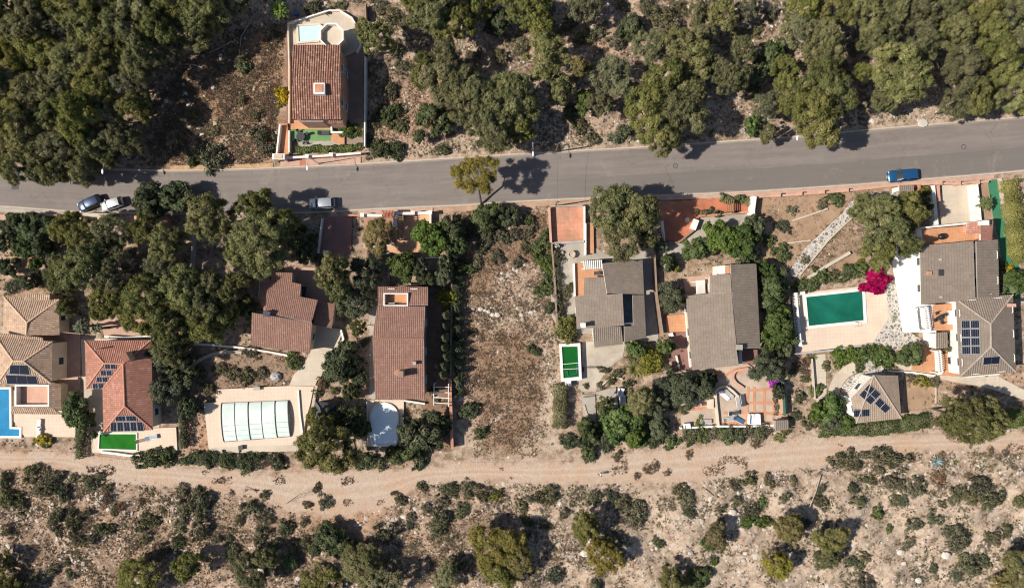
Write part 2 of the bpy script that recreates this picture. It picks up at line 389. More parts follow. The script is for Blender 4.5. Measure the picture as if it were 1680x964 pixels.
def groundmat(track=False):
    m, t, b = newmat('track_soil' if track else 'ground_soil'); pos = N(t, 'ShaderNodeNewGeometry').outputs['Position']
    at = N(t, 'ShaderNodeAttribute', attribute_name='zone'); sp = N(t, 'ShaderNodeSeparateColor'); t.links.new(at.outputs['Color'], sp.inputs[0])
    g, p, r, tr = sp.outputs[0], sp.outputs[1], sp.outputs[2], at.outputs['Alpha']
    n1 = noise(t, pos, .18, 8, .65, .3); n2 = noise(t, pos, .9, 6, .7, .2); n3 = noise(t, pos, 4, 4, .7); n4 = noise(t, pos, .45, 5, .6, .5)
    base = ramp(t, n2, [(.30, (.15,.095,.062)), (.42, (.265,.18,.128)), (.52, (.37,.27,.205)), (.64, (.46,.36,.285)), (.8, (.56,.475,.40))])
    base = mix(t, ramp(t, n1, [(.42, gray(0)), (.62, gray(.45))]), base, (.20,.135,.082))
    ng = noise(t, pos, .55, 9, .78, .8); base = mix(t, math_(t, 'MULTIPLY', math_(t, 'SUBTRACT', 1.0, tr, clamp=True), ramp(t, ng, [(.50, gray(0)), (.60, gray(.75))])), base, (.105,.088,.050))
    dryc = ramp(t, n3, [(.3, (.115,.068,.040)), (.48, (.205,.124,.074)), (.6, (.275,.172,.106)), (.75, (.36,.25,.165))])
    gf = math_(t, 'MULTIPLY', g, ramp(t, n4, [(.3, gray(.5)), (.6, gray(1.15))])); base = mix(t, gf, base, dryc)
    redc = ramp(t, n2, [(.3, (.30,.15,.085)), (.7, (.50,.28,.165))])
    base = mix(t, math_(t, 'MULTIPLY', r, ramp(t, n4, [(.35, gray(.2)), (.65, gray(1))])), base, redc)
    palec = ramp(t, n3, [(.3, (.38,.30,.225)), (.7, (.52,.425,.335))])
    base = mix(t, math_(t, 'MULTIPLY', p, ramp(t, n2, [(.35, gray(.1)), (.65, gray(1))])), base, palec)
    trc = ramp(t, noise(t, pos, 1.6, 6, .7), [(.3, (.35,.26,.195)), (.6, (.43,.335,.265)), (.85, (.52,.425,.345))])
    trc = mix(t, ramp(t, n1, [(.45, gray(0)), (.65, gray(.7))]), trc, (.40,.26,.17))
    sh = math_(t, 'ADD', tr, math_(t, 'MULTIPLY_ADD', n4, 1.5, -.75), clamp=True)
    base = mix(t, math_(t, 'MULTIPLY', ramp(t, sh, [(.35, gray(0)), (.7, gray(1))]), math_(t, 'GREATER_THAN', tr, .01)), base, trc)
    vo = N(t, 'ShaderNodeTexVoronoi'); vo.inputs['Scale'].default_value = 2.6; t.links.new(pos, vo.inputs['Vector'])
    peb = ramp(t, vo.outputs['Distance'], [(.10, gray(1)), (.22, gray(0))])
    base = mix(t, math_(t, 'MULTIPLY', peb, ramp(t, n4, [(.45, gray(.05)), (.65, gray(.8))])), base, (.52,.46,.40))
    if track:
        uv = N(t, 'ShaderNodeUVMap').outputs[0]; su = N(t, 'ShaderNodeSeparateXYZ'); t.links.new(uv, su.inputs[0])
        lw = noise(t, pos, .12, 4, .6); vv = math_(t, 'MULTIPLY_ADD', lw, .22, su.outputs[1])
        for cc_, hw, col, am in ((.50, .05, (.51,.42,.34), .32), (.76, .05, (.51,.42,.34), .28), (.63, .05, (.33,.235,.165), .22), (.32, .05, (.39,.27,.19), .25)):
            dd = math_(t, 'ABSOLUTE', math_(t, 'SUBTRACT', vv, cc_)); f = ramp(t, math_(t, 'MULTIPLY_ADD', n3, .05, dd), [(hw*.5+.02, gray(1)), (hw+.045, gray(0))])
            f = math_(t, 'MULTIPLY', f, ramp(t, n4, [(.35, gray(.15)), (.6, gray(am))])); base = mix(t, f, base, col)
    t.links.new(base, b.inputs['Base Color']); b.inputs['Roughness'].default_value = .95; b.inputs['Specular IOR Level'].default_value = .1
    bump(t, b, math_(t, 'ADD', n3, math_(t, 'MULTIPLY', n2, .8)), .7, .14)
    return m
GROUND = groundmat(); TRACKM = groundmat(True)
def setzone(me, w):
    a = me.color_attributes.new('zone', 'FLOAT_COLOR', 'POINT'); a.data.foreach_set('color', np.ascontiguousarray(w, np.float32).ravel())
def gridmesh(name, xs, ys, zf):
    X, Y = np.meshgrid(xs, ys); v = np.stack([X.ravel(), Y.ravel(), zf(X.ravel(), Y.ravel())], 1); nx, ny = len(xs), len(ys)
    i = (np.arange(ny-1)[:, None] * nx + np.arange(nx-1)[None, :]).ravel()
    return rawmesh(name, v, np.stack([i, i+1, i+1+nx, i+nx], 1))
def rawmesh(name, v, quads, tone=None, smooth=False):
    me = bpy.data.meshes.new(name); me.vertices.add(len(v)); me.vertices.foreach_set('co', np.ascontiguousarray(v, np.float32).ravel())
    k = quads.shape[1]; nf = len(quads)
    me.loops.add(nf*k); me.loops.foreach_set('vertex_index', np.ascontiguousarray(quads, np.int32).ravel())
    me.polygons.add(nf); me.polygons.foreach_set('loop_start', np.arange(0, nf*k, k, dtype=np.int32))
    me.polygons.foreach_set('loop_total', np.full(nf, k, np.int32))
    if smooth: me.polygons.foreach_set('use_smooth', np.ones(nf, bool))
    if tone is not None:
        a = me.attributes.new('tone', 'FLOAT', 'FACE'); a.data.foreach_set('value', np.ascontiguousarray(tone, np.float32))
    me.update(calc_edges=True); return me
outer = [100*1.35**k for k in range(1, 14)]
xs = np.array([-o for o in outer[::-1]] + list(np.arange(-92, 92.01, .4)) + outer); ys = np.array([-o for o in outer[::-1]] + list(np.arange(-54, 54.01, .4)) + outer)
ys = np.sort(np.unique(np.concatenate([ys, [-60,-70,-85,60,70,85]])))
gm = gridmesh('ground', xs, ys, terr)
gv = np.empty(len(gm.vertices)*3, np.float32); gm.vertices.foreach_get('co', gv); gv = gv.reshape(-1, 3)
setzone(gm, weights(gv[:, 0], gv[:, 1])); gm.materials.append(GROUND)
gm.polygons.foreach_set('use_smooth', np.ones(len(gm.polygons), bool))
go = bpy.data.objects.new('ground', gm); COL.objects.link(go); tag(go, kind='structure')

def band(name, top, bot, mat, x0, x1, n, z, m=12, side=.0, zone=False, uvs=True, smooth_curve=True):
    """sheet between two photo-space polylines, UV = metres along and share across"""
    pxs = np.linspace(x0, x1, n); t_ = interp(pxs, top); b_ = interp(pxs, bot)
    if smooth_curve:
        k = 9; ker = np.ones(k)/k
        t_ = np.convolve(np.pad(t_, k//2, mode='edge'), ker, 'valid'); b_ = np.convolve(np.pad(b_, k//2, mode='edge'), ker, 'valid')
    v = []; s = np.linspace(0, 1, m)
    for j in range(m):
        py = b_ + (t_ - b_) * s[j]
        v.append(np.stack([(pxs-840)*S, (482-py)*S, np.full(n, z)], 1))
    v = np.concatenate(v); i = (np.arange(m-1)[:, None]*n + np.arange(n-1)[None, :]).ravel()
    q = np.stack([i, i+1, i+1+n, i+n], 1); me = rawmesh(name, v, q)
    if uvs:
        U = np.tile((pxs-840)*S, m); V = np.repeat(s, n); ul = me.uv_layers.new(name='UVMap')
        uv = np.stack([U[q.ravel()], V[q.ravel()]], 1); ul.data.foreach_set('uv', uv.astype(np.float32).ravel())
    if zone: setzone(me, weights(v[:, 0], v[:, 1]))
    me.materials.append(mat); o = bpy.data.objects.new(name, me); COL.objects.link(o); return tag(o, kind='structure'), t_, b_, pxs
def asphalt():
    m, t, b = newmat('asphalt'); uv = N(t, 'ShaderNodeUVMap').outputs[0]; pos = N(t, 'ShaderNodeNewGeometry').outputs['Position']
    mp = N(t, 'ShaderNodeMapping'); mp.inputs['Scale'].default_value = (.045, 5, 1); t.links.new(uv, mp.inputs[0])
    st = noise(t, mp.outputs[0], 1.6, 6, .65, .15); n1 = noise(t, pos, .35, 6, .65); n2 = noise(t, pos, 14, 2, .6)
    c = ramp(t, st, [(.3, (.155,.132,.122)), (.5, (.190,.162,.148)), (.7, (.225,.195,.176))])
    c = mix(t, math_(t, 'MULTIPLY', n2, .3), c, (.10,.09,.085))
    c = mix(t, ramp(t, n1, [(.5, gray(0)), (.75, gray(.5))]), c, (.215,.185,.165))
    sp = N(t, 'ShaderNodeSeparateXYZ'); t.links.new(uv, sp.inputs[0])
    wob = math_(t, 'MULTIPLY_ADD', noise(t, mp.outputs[0], 3, 3), .06, sp.outputs[1])
    lane = math_(t, 'MULTIPLY', math_(t, 'LESS_THAN', wob, .47), ramp(t, math_(t, 'MULTIPLY_ADD', sp.outputs[0], .006, .5), [(.5, gray(0)), (.62, gray(1))]))
    c = mix(t, math_(t, 'MULTIPLY', lane, .75), c, (.135,.122,.112))
    vc = N(t, 'ShaderNodeTexVoronoi', feature='DISTANCE_TO_EDGE'); vc.inputs['Scale'].default_value = .13
    dn = N(t, 'ShaderNodeTexNoise'); dn.inputs['Scale'].default_value = .8; dn.inputs['Detail'].default_value = 5; t.links.new(pos, dn.inputs['Vector'])
    vm = N(t, 'ShaderNodeVectorMath', operation='MULTIPLY_ADD'); vm.inputs[1].default_value = (2.2, 2.2, 0); t.links.new(dn.outputs['Color'], vm.inputs[0]); t.links.new(pos, vm.inputs[2]); t.links.new(vm.outputs[0], vc.inputs['Vector'])
    crk = math_(t, 'MULTIPLY', math_(t, 'LESS_THAN', vc.outputs['Distance'], .008), ramp(t, noise(t, pos, .09, 3), [(.50, gray(0)), (.60, gray(.22))]))
    c = mix(t, crk, c, (.06,.055,.05))
    oil = ramp(t, noise(t, pos, .5, 5, .75, 1.2), [(.60, gray(0)), (.72, gray(.45))]); c = mix(t, oil, c, (.095,.085,.08))
    grit = ramp(t, noise(t, pos, .22, 7, .8, .6), [(.56, gray(0)), (.72, gray(.5))]); c = mix(t, grit, c, (.30,.25,.21))
    edge = math_(t, 'GREATER_THAN', math_(t, 'ABSOLUTE', math_(t, 'SUBTRACT', math_(t, 'MULTIPLY_ADD', n1, .05, sp.outputs[1]), .52)), .475)
    c = mix(t, math_(t, 'MULTIPLY', edge, .5), c, (.33,.26,.2))
    t.links.new(c, b.inputs['Base Color']); b.inputs['Roughness'].default_value = .9; b.inputs['Specular IOR Level'].default_value = .2
    bump(t, b, n2, .3, .02); return m
band('road', ROAD_T, ROAD_B, asphalt(), -400, 2000, 240, .012, 6)
tro = band('dirt_track', TRACK_T, TRACK_B, TRACKM, -300, 2000, 400, .03, 10, zone=True)[0]
def smoothline(line, x0, x1, off=0, step=12):
    xs_ = np.arange(x0, x1 + .1, step); ys_ = interp(xs_, line)
    k = 5; ys_ = np.convolve(np.pad(ys_, k//2, mode='edge'), np.ones(k)/k, 'valid')
    return [((x-840)*S, (482 - y - off)*S) for x, y in zip(xs_, ys_)]
def kerb(name, line, x0, x1, off, w=.22, h=.12, mat=None):
    mb = MB(); mb.strip(smoothline(line, x0, x1, off), w, -.1, h); o = mb.build(name, mat or M_['kerb']); return tag(o, kind='structure')
kerb('kerb', ROAD_T, -380, 1990, -1.0)
kerb('kerb', ROAD_B, -380, 1990, 1.0)

BLOCK = [([(p[0], p[1]-8) for p in ROAD_T] + [(p[0], p[1]+6) for p in ROAD_B[::-1]])]   # photo-pixel polygons where nothing wild grows
_zk = [0]
def slab(name, poly, mat, z=None, block=True, label=None, cat=None):
    _zk[0] += 1; z = (.045 + .0045 * _zk[0]) if z is None else z
    mb = MB(); w = [G(x, y, 0) for x, y in poly]; mb.prism(w, -.12, z); o = mb.build(name, mat)
    if block: BLOCK.append(poly)
    return tag(o, kind='structure')
def gwall(label, pts, mat, h=1.2, w=.28, cap=None, name='garden_wall', cat='wall', group=None, base=-.1, capw=.1, pillars=None, closed=False):
    P = [G(x, y, h) for x, y in pts]
    if cap is None and not pillars:
        mb = MB(); mb.strip(P, w, base, h, closed=closed); return tag(mb.build(name, mat), label, cat, group)
    e = empty(name, G(pts[0][0], pts[0][1], h) * 1, label, cat, group); e.location.z = 0
    mb = MB(); mb.strip(P, w, base, h, closed=closed); mb.build('wall', mat, e)
    if cap: c = MB(); c.strip(P, w+capw, h, h+.07, closed=closed); c.build('coping', cap, e)
    for (x, y) in (pillars or []):
        q = G(x, y, h); pb = MB(); pb.box((q.x, q.y, h/2+.15), (.5, .5, h+.5)); pb.box((q.x, q.y, h+.46), (.62, .62, .1)); pb.build('pillar', cap or mat, e)
    return e

# pavements (pink slabs along the villas)
def pavement(name, x0, x1, line, o0, o1, mat, h=.11):
    a = smoothline(line, x0, x1, o0); b = smoothline(line, x0, x1, o1); mb = MB(); mb.prism(a + b[::-1], -.1, h)
    BLOCK.append([(840 + p[0]/S, 482 - p[1]/S) for p in a + b[::-1]]); return tag(mb.build(name, mat), kind='structure')
pavement('pavement', 590, 712, ROAD_B, 2.5, 10, M_['pave']); pavement('pavement', 1078, 1640, ROAD_B, 2.5, 9, M_['pave'])
pavement('pavement', 460, 592, ROAD_T, -13, -2.5, M_['pave'], .112); pavement('pavement', 0, 200, ROAD_B, 2.5, 9, M_['conc'], .10)
pavement('verge', 712, 1076, ROAD_B, 2.5, 11, plain('verge_soil', (.38,.25,.17), .95, .25, .6, bmp=.5), .05)
pavement('verge', 280, 458, ROAD_T, -9, -2.5, plain('verge_stone', (.42,.27,.15), .95, .3, 1.6, bmp=.6), .06)
slab('asphalt_patch', [(20,277),(32,277),(31,311),(19,311)], plain('patch_asphalt', (.085,.08,.078), .9, .1, 1), .018)
slab('floor_patch', [(492,262),(502,262),(502,271),(492,271)], M_['redfl'], .118)
def manhole(x, y, label):
    e = empty('manhole_cover', G(x, y, 0), label, 'manhole cover', 'manhole covers in the road')
    c = G(x, y, 0); mb = MB(); mb.lathe((c.x, c.y, .0), [(.42, 0), (.42, .022), (.34, .022)], 20); mb.build('frame', plain('manhole_rim', (.06,.055,.05)), e)
    mb = MB(); mb.lathe((c.x, c.y, .0), [(.33, 0), (.33, .03)], 20); mb.build('lid', plain('manhole_lid', (.17,.15,.14)), e)
manhole(1108, 272, 'round manhole cover in the road below the big roadside pines')
manhole(1581, 241, 'round manhole cover in the road above the blue car')

# ------------------------------------------------------------------ roofs and houses
def roofface(mb, pts, wave=.33, amp=.05, flat=False):
    P = [Vector(p) for p in pts]; n = Vector((0, 0, 0))
    for k in range(len(P)):
        a, b = P[k], P[(k+1) % len(P)]; n += Vector(((a.y-b.y)*(a.z+b.z), (a.z-b.z)*(a.x+b.x), (a.x-b.x)*(a.y+b.y)))
    n.normalize()
    if n.z < 0: n = -n; P = P[::-1]
    cen = sum(P, Vector())/len(P); P = [Vector((p.x, p.y, cen.z - (n.x*(p.x-cen.x) + n.y*(p.y-cen.y))/n.z)) for p in P]   # flatten onto one plane
    d = Vector((n.x, n.y, 0))
    if d.length < .02: d = Vector((0, -1, 0))
    d.normalize(); U = Vector((-d.y, d.x, 0)); V = n.cross(U).normalized()
    if V.dot(d) > 0: V = -V       # V points up the slope
    O = P[0]; uv = [((p-O).dot(U), (p-O).dot(V)) for p in P]
    us = [q[0] for q in uv]; u0, u1 = min(us), max(us); k0 = u0 + O.dot(U)
    step = wave / 6; ss = sorted(set([u0+1e-4, u1-1e-4] + [u0 + step*i for i in range(1, int((u1-u0)/step)+1)]))
    prev = None; off = O.dot(U); voff = O.z
    for u in ss:
        if u > u1: continue
        hits = []
        for k in range(len(uv)):
            (a, va), (b, vb) = uv[k], uv[(k+1) % len(uv)]
            if (a <= u <= b) or (b <= u <= a):
                if abs(b-a) < 1e-9: hits += [va, vb]
                else: hits.append(va + (vb-va)*(u-a)/(b-a))
        if len(hits) < 2: continue
        v0, v1 = min(hits), max(hits); h = amp * (.5 + .5*math.cos(2*math.pi*(u+off)/wave))**.8 if amp else 0
        A = O + U*u + V*v0 + n*(h+.01); B = O + U*u + V*v1 + n*(h+.01); cur = (A, B, u+off, v0, v1)
        if prev: mb.face([prev[0], A, B, prev[1]], 0, [(prev[2], prev[3]), (cur[2], v0), (cur[2], v1), (prev[2], prev[4])])
        prev = cur
    # slab under the tiles
    i = len(mb.v); m = len(P)
    mb.v += [tuple(p) for p in P] + [tuple(p - n*.14) for p in P]
    mb.f.append(tuple(i+k for k in range(m))); mb.m.append(1); mb.f.append(tuple(i+2*m-1-k for k in range(m))); mb.m.append(1)
    for k in range(m):
        j = (k+1) % m; mb.f.append((i+k, i+m+k, i+m+j, i+j)); mb.m.append(1)
    return n
def pz(face, x, y):
    P = face['P']; n = face['n']; return P[0].z - (n.x*(x-P[0].x) + n.y*(y-P[0].y)) / n.z
def onroof(face, px, py, lift=.0):
    """point of the roof plane seen at that photo pixel"""
    n = face['n']; p0 = face['P'][0]; o = Vector((0, 0, CAMH)); d = G(px, py, 0) - o
    t = (p0-o).dot(n) / d.dot(n); return o + d*t + n*lift
def window(e, a, b, t, z, w, h, out, frame=None, name='window'):
    c = a.lerp(b, t); d = (b-a).normalized(); ang = math.atan2(d.y, d.x); nrm = out
    mb = MB()
    for s in (-1, 1): mb.box((c.x+d.x*s*(w/2)+nrm.x*.03, c.y+d.y*s*(w/2)+nrm.y*.03, z+h/2), (.08, .1, h+.08), ang)
    mb.box((c.x+nrm.x*.03, c.y+nrm.y*.03, z+h), (w+.08, .1, .08), ang); mb.box((c.x+nrm.x*.06, c.y+nrm.y*.06, z-.03), (w+.2, .2, .07), ang)
    f = mb.build(name, frame or M_['white'], e)
    g = MB(); g.box((c.x+nrm.x*.012, c.y+nrm.y*.012, z+h/2), (w-.06, .03, h-.06), ang)
    o = g.build('pane', GLASS, f, origin=parent_world(f)); return f
def block(e, faces, eave, wallm, tile, trim=None, wave=.33, amp=.05, ins=.35, base=-.1, outline=None, windows=True, walls=True, caps=True, door=False, flat=False, capm=None):
    """one roofed volume of a house: faces = [[(px,py,h)...]...]"""
    F = []; mb = MB()
    for f in faces:
        P = [G(*q) for q in f]; n = roofface(mb, P, wave, amp); c0 = sum(P, Vector())/len(P); F.append(dict(P=[Vector((p.x, p.y, c0.z - (n.x*(p.x-c0.x) + n.y*(p.y-c0.y))/n.z)) for p in P], n=n))
    roof = mb.build('roof', [tile, trim or tile], e)
    edges = {}
    for fi, f in enumerate(faces):
        for k in range(len(f)):
            a, b = tuple(np.round(f[k], 1)), tuple(np.round(f[(k+1) % len(f)], 1)); key = (a, b) if a < b else (b, a)
            edges.setdefault(key, []).append(fi)
    cb = MB(); nc = 0
    for key, v in edges.items():
        if len(v) == 2 and caps:
            a, b = G(*key[0]), G(*key[1]); cb.tube([a + Vector((0,0,.05)), b + Vector((0,0,.05))], .13, 8); nc += 1
    if nc: cb.build('ridge_tiles', capm or tile_plain(tile), roof, origin=parent_world(roof))
    edges_o = [(k, v) for k, v in edges.items() if len(v) == 1]
    if outline is None:   # outer boundary in order
        nxt = {}
        for fi, f in enumerate(faces):
            for k in range(len(f)):
                a, b = tuple(np.round(f[k], 1)), tuple(np.round(f[(k+1) % len(f)], 1)); key = (a, b) if a < b else (b, a)
                if len(edges[key]) == 1: nxt.setdefault(a, []).append(b)
        st = next(iter(nxt)); outline = [st]; cur = nxt[st][0]; g = 0
        while cur != st and g < 60:
            outline.append(cur); cur = nxt.get(cur, [st])[0]; g += 1
    W = [G(*(q if len(q) == 3 else (q[0], q[1], eave))) for q in outline]
    BLOCK.append([(840+p.x/S, 482-p.y/S) for p in W])
    xy = [Vector((p.x, p.y)) for p in W]; n = len(xy)
    if sum(xy[k].x*xy[(k+1)%n].y - xy[(k+1)%n].x*xy[k].y for k in range(n)) < 0: xy = xy[::-1]
    iv = []
    for k in range(n):
        d1 = (xy[k]-xy[k-1]).normalized(); d2 = (xy[(k+1)%n]-xy[k]).normalized()
        n1 = Vector((-d1.y, d1.x)); n2 = Vector((-d2.y, d2.x)); s_ = (n1+n2)
        s_ = s_.normalized() if s_.length > 1e-4 else n1; iv.append(xy[k] + s_ * ins / max(.4, s_.dot(n1)))
    def rz(p):
        best = None
        for f in F:
            if bool(inpoly(np.array([p.x]), np.array([p.y]), [(q.x, q.y) for q in f['P']])[0]):
                z = pz(f, p.x, p.y); best = z if best is None else min(best, z)
        return (best if best is not None else eave) - .1
    if walls:
        wb = MB()
        for k in range(n):
            a, b = iv[k], iv[(k+1) % n]; L = (b-a).length; m = max(2, int(L/.7)); pr = None
            for j in range(m+1):
                p = a.lerp(b, j/m); z = rz(p); cur = (p, z)
                if pr: wb.face([(pr[0].x, pr[0].y, base), (p.x, p.y, base), (p.x, p.y, z), (pr[0].x, pr[0].y, pr[1])])
                pr = cur
        wb.build('wall', wallm, e)
        if windows:
            did = False
            for k in range(n):
                a, b = Vector((*iv[k], 0)), Vector((*iv[(k+1) % n], 0)); L = (b-a).length
                if L < 2.2: continue
                d = (b-a).normalized(); out = Vector((d.y, -d.x, 0)); cnt = max(1, int(L/3.4))
                for st in range(1 if eave < 4.6 else 2):
                    for j in range(cnt):
                        t = (j+.5)/cnt
                        if door and not did and st == 0 and d.x > .7:
                            window(e, a, b, t, .1, 1.0, 2.05, out, M_['wood'], 'door'); did = True; continue
                        window(e, a, b, t, 1.0+st*2.7, 1.2, 1.2, out)
    return roof, F
def tile_plain(tile):
    nm = tile.name + '_ridge'
    if nm in MATS: return MATS[nm]
    col = {'sand_tiles': (.62,.42,.27), 'red_tiles': (.52,.24,.14), 'terracotta_tiles': (.50,.24,.16), 'brown_tiles': (.27,.14,.10), 'greybrown_tiles': (.26,.22,.18), 'slate_sheet': (.10,.10,.11), 'dull_tan_tiles': (.36,.29,.23)}.get(tile.name, (.4,.2,.1))
    return plain(nm, col, .85, .15, 2)
def chimney(roof, face, px, py, w, d, h, mat=None, top=None, pot=False, rz=0, cap=True):
    p = onroof(face, px, py); mb = MB(); org = parent_world(roof)
    mb.box((p.x, p.y, p.z + h/2 - .3), (w, d, h+.6), rz, 0)
    if cap:
        for sx in (-1, 1):
            for sy in (-1, 1): mb.box(Vector((p.x, p.y, p.z+h+.1)) + Matrix.Rotation(rz, 3, 'Z') @ Vector((sx*(w/2-.08), sy*(d/2-.08), 0)), (.12, .12, .2), rz, 0)
        mb.box((p.x, p.y, p.z + h + .24), (w+.16, d+.16, .08), rz, 1)
    return mb.build('chimney', [mat or M_['white'], top or M_['white']], roof, origin=org)
def pipe(roof, face, px, py, r, h):
    p = onroof(face, px, py); mb = MB(); mb.tube([p - Vector((0,0,.2)), p + Vector((0,0,h))], r, 10); mb.lathe((p.x, p.y, p.z+h), [(r*1.6, 0), (r*1.6, .05), (.02, .18)], 10)
    return mb.build('vent_pipe', M_['steel'], roof, origin=parent_world(roof))
FRM = plain('panel_frame', (.55,.56,.57), .4, .05, 2, metal=.5)
def solar(roof, face, quad, nx, ny, framew=.05, lift=.14, name='solar_panel', mat=None, grid=(6, 4)):
    """grid of panels inside a photo-space quad; every panel is a sub-part"""
    C = [onroof(face, x, y, lift) for x, y in quad]; n = face['n']; org = parent_world(roof)
    def q(u, v): return (C[0].lerp(C[1], u)).lerp(C[3].lerp(C[2], u), v)
    for i in range(nx):
        for j in range(ny):
            g = .015; u0, u1, v0, v1 = i/nx+g/2, (i+1)/nx-g/2, j/ny+g/2, (j+1)/ny-g/2
            a, b, c, d = q(u0, v0), q(u1, v0), q(u1, v1), q(u0, v1); mb = MB()
            dn = n*.05
            mb.face([a-dn, b-dn, c-dn, d-dn], 0); mb.face([a, b, c, d], 0)
            for s, t in ((a, b), (b, c), (c, d), (d, a)):
                mb.face([s-dn, t-dn, t, s], 1)
                dr = (t-s).normalized(); inn = n.cross(dr); 
                if inn.dot((a+c)/2-s) < 0: inn = -inn
                mb.face([s+n*.006, t+n*.006, t+inn*framew+n*.006, s+inn*framew+n*.006], 1)
            for k in range(1, grid[0]):
                s, t = a.lerp(b, k/grid[0]), d.lerp(c, k/grid[0]); w = (b-a).normalized()*.006
                mb.face([s-w+n*.004, s+w+n*.004, t+w+n*.004, t-w+n*.004], 1)
            mb.build(name, [mat or SOLAR, FRM], roof, origin=org)
# ================================================================== HOUSES
def home(name, label, cat, px, py, h=0): 
    g = G(px, py, h); g.z = 0; return empty(name, g, label, cat)
def pool(label, outline, mat, cop=M_['white'], z=.35, wd=.35, cat='swimming pool', inner=None):
    """outline = water edge in photo pixels; a raised coping ring with water a hand below it"""
    P = [G(x, y, z) for x, y in outline]; c = sum(P, Vector())/len(P); e = empty('swimming_pool', (c.x, c.y, 0), label, cat)
    mb = MB(); mb.strip([(p.x + (p.x-c.x)/max(.1, (p-c).length)*wd*.5, p.y + (p.y-c.y)/max(.1, (p-c).length)*wd*.5) for p in P], wd, -.1, z, closed=True); mb.build('coping', cop, e)
    mb = MB(); mb.prism([(p.x, p.y) for p in P], -.05, z-.14); mb.build('water', mat, e); BLOCK.append(outline); return e
# --- H1, red tiled villa north of the road
E = home('house', 'tall villa with striped red tile roof and white boxed chimney, alone north of the road', 'house', 520, 135, 6)
h0 = 6.0
r, F = block(E, [[(479.6,130,6.9),(558.7,130,6.9),(559,196,h0),(479,196,h0)], [(479.6,74,h0),(558.7,74,h0),(558.7,130,6.9),(479.6,130,6.9)]], h0, M_['pink'], T_['red'], M_['cream'], amp=.12, wave=.36, caps=False)
chimney(r, F[0], 526, 148, 1.7, 1.7, .9, M_['white'], M_['terra'], cap=False)
mb = MB(); p = onroof(F[0], 526, 147.5); mb.box((p.x, p.y, p.z+.93), (1.2, 1.2, .16)); mb.build('chimney_lid', M_['terra'], r)
r2, F2 = block(E, [[(484,188,5.2),(533,188,5.2),(530,201,4.6),(492,201,4.6)]], 4.6, M_['pink'], plain('dormer_lead', (.24,.17,.15), .8), M_['white'], amp=0, windows=False, ins=.15)
mb = MB(); 
for x in (503, 519): q = onroof(F2[0], x, 194, .05); mb.box(q, (1.1, .45, .1))
mb.build('skylight', GLASS, r2)
r3, F3 = block(E, [[(538,196,4.4),(562,196,4.4),(562,203,4.0),(538,203,4.0)]], 4.0, M_['pink'], T_['red'], M_['white'], windows=False, ins=.1, caps=False)
# octagonal roof terrace joined to the villa
e8 = E; c8 = G(546, 61, 3.2); rad = 1.95; oct_ = [(c8.x + rad*math.cos(R(22.5+45*k)), c8.y + rad*math.sin(R(22.5+45*k))) for k in range(8)]
mb = MB(); mb.prism(oct_, -.1, 3.2); mb.build('tower_terrace', M_['concp'], E)
mb = MB(); mb.strip([(x, y) for x, y in oct_], .24, 3.15, 4.05, closed=True); mb.build('parapet', M_['white'], E)
mb = MB()
for k in range(9): mb.box((c8.x - 2.15, c8.y - .9 + k*.22, 3.75), (.32, .07, .07))
mb.build('railing', M_['lampw'], E)
BLOCK.append([(473,10),(600,10),(600,262),(450,262)])
slab('pool_terrace', [(473,37),(505,28),(540,17),(557,18),(577,30),(589,52),(590,74),(584,86),(562,96),(480,96),(473,74)], M_['concp'], .35)
slab('path', [(471,38),(479,38),(479,205),(471,205)], M_['maroon'], .3)
slab('path', [(560,84),(596,80),(596,240),(560,240)], plain('side_yard', (.26,.19,.15), .9, .2, .8), .06)
pool('pale rectangular pool on the terrace above the tall red villa', [(489,42),(522,41),(529,46),(527,50),(521,66),(490,69)], watermat('pool_pale_cyan', (.36,.60,.62), (.52,.72,.72), .3), M_['cream'], z=.75, wd=.3)
gwall('low curved white parapet round the terrace behind the tall red villa', [(473,38),(505,28),(540,17),(557,17),(577,29),(590,51),(591,74),(585,86)], M_['white'], .9, .2)
gwall('pale parapet strip left of the tall red villa', [(472,38),(474,110),(474,202)], M_['cream'], .9, .22)
gwall('thin white wall right of the tall red villa', [(599,93),(598,240)], M_['white'], 1.6, .2)
gwall('dark fence wall running up from the terrace behind the tall red villa', [(599,5),(600,32)], M_['brownwall'], 1.6, .2)
slab('patio', [(478,198),(545,198),(545,216),(478,213)], M_['orange'], .36)
slab('patio', [(478,213),(545,213),(545,232),(478,232)], M_['turfl'], .365)
slab('patio', [(544,217),(566,217),(566,240),(544,232)], M_['orange'], .37)
slab('patio', [(488,231),(562,231),(566,241),(494,242)], M_['conc'], .34)
slab('garden_stairs', [(460,204),(473,204),(476,260),(455,262)], M_['orange'], .5)
mb = MB(); gs = None
gwall('slanting white wall beside the orange steps of the tall red villa', [(459,204),(453,258)], M_['white'], 1.3, .25)
gwall('short white wall right of the orange steps of the tall red villa', [(474,214),(474,250)], M_['white'], 1.0, .2)
gwall('white corner wall on the terrace below the tall red villa', [(543,204),(544,217),(562,217)], M_['white'], 1.0, .3)
gwall('white front wall with pillars below the tall red villa', [(466,259),(505,257),(544,255),(592,251)], M_['pink'], 1.2, .25, cap=M_['white'], pillars=[(505,257),(544,254.5)])
E = home('gatehouse', 'tiny white gate roof at the foot of the orange steps', 'gate', 457, 257); mb = MB()
g = G(457, 257, 2.2)
for sx in (-.8, .8):
    for sy in (-.35, .35): pb = MB(); pb.box((g.x+sx, g.y+sy, 1.05), (.22, .22, 2.2)); pb.build('post', M_['white'], E)
mb.box((g.x, g.y, 2.22), (2.0, .95, .14)); rr = mb.build('roof', M_['white'], E); mb = MB()
for k in range(7): mb.tube([(g.x-.7, g.y-.3+k*.1, 2.32), (g.x+.7, g.y-.3+k*.1, 2.32)], .05, 6)
mb.build('tiles', M_['cream'], rr)

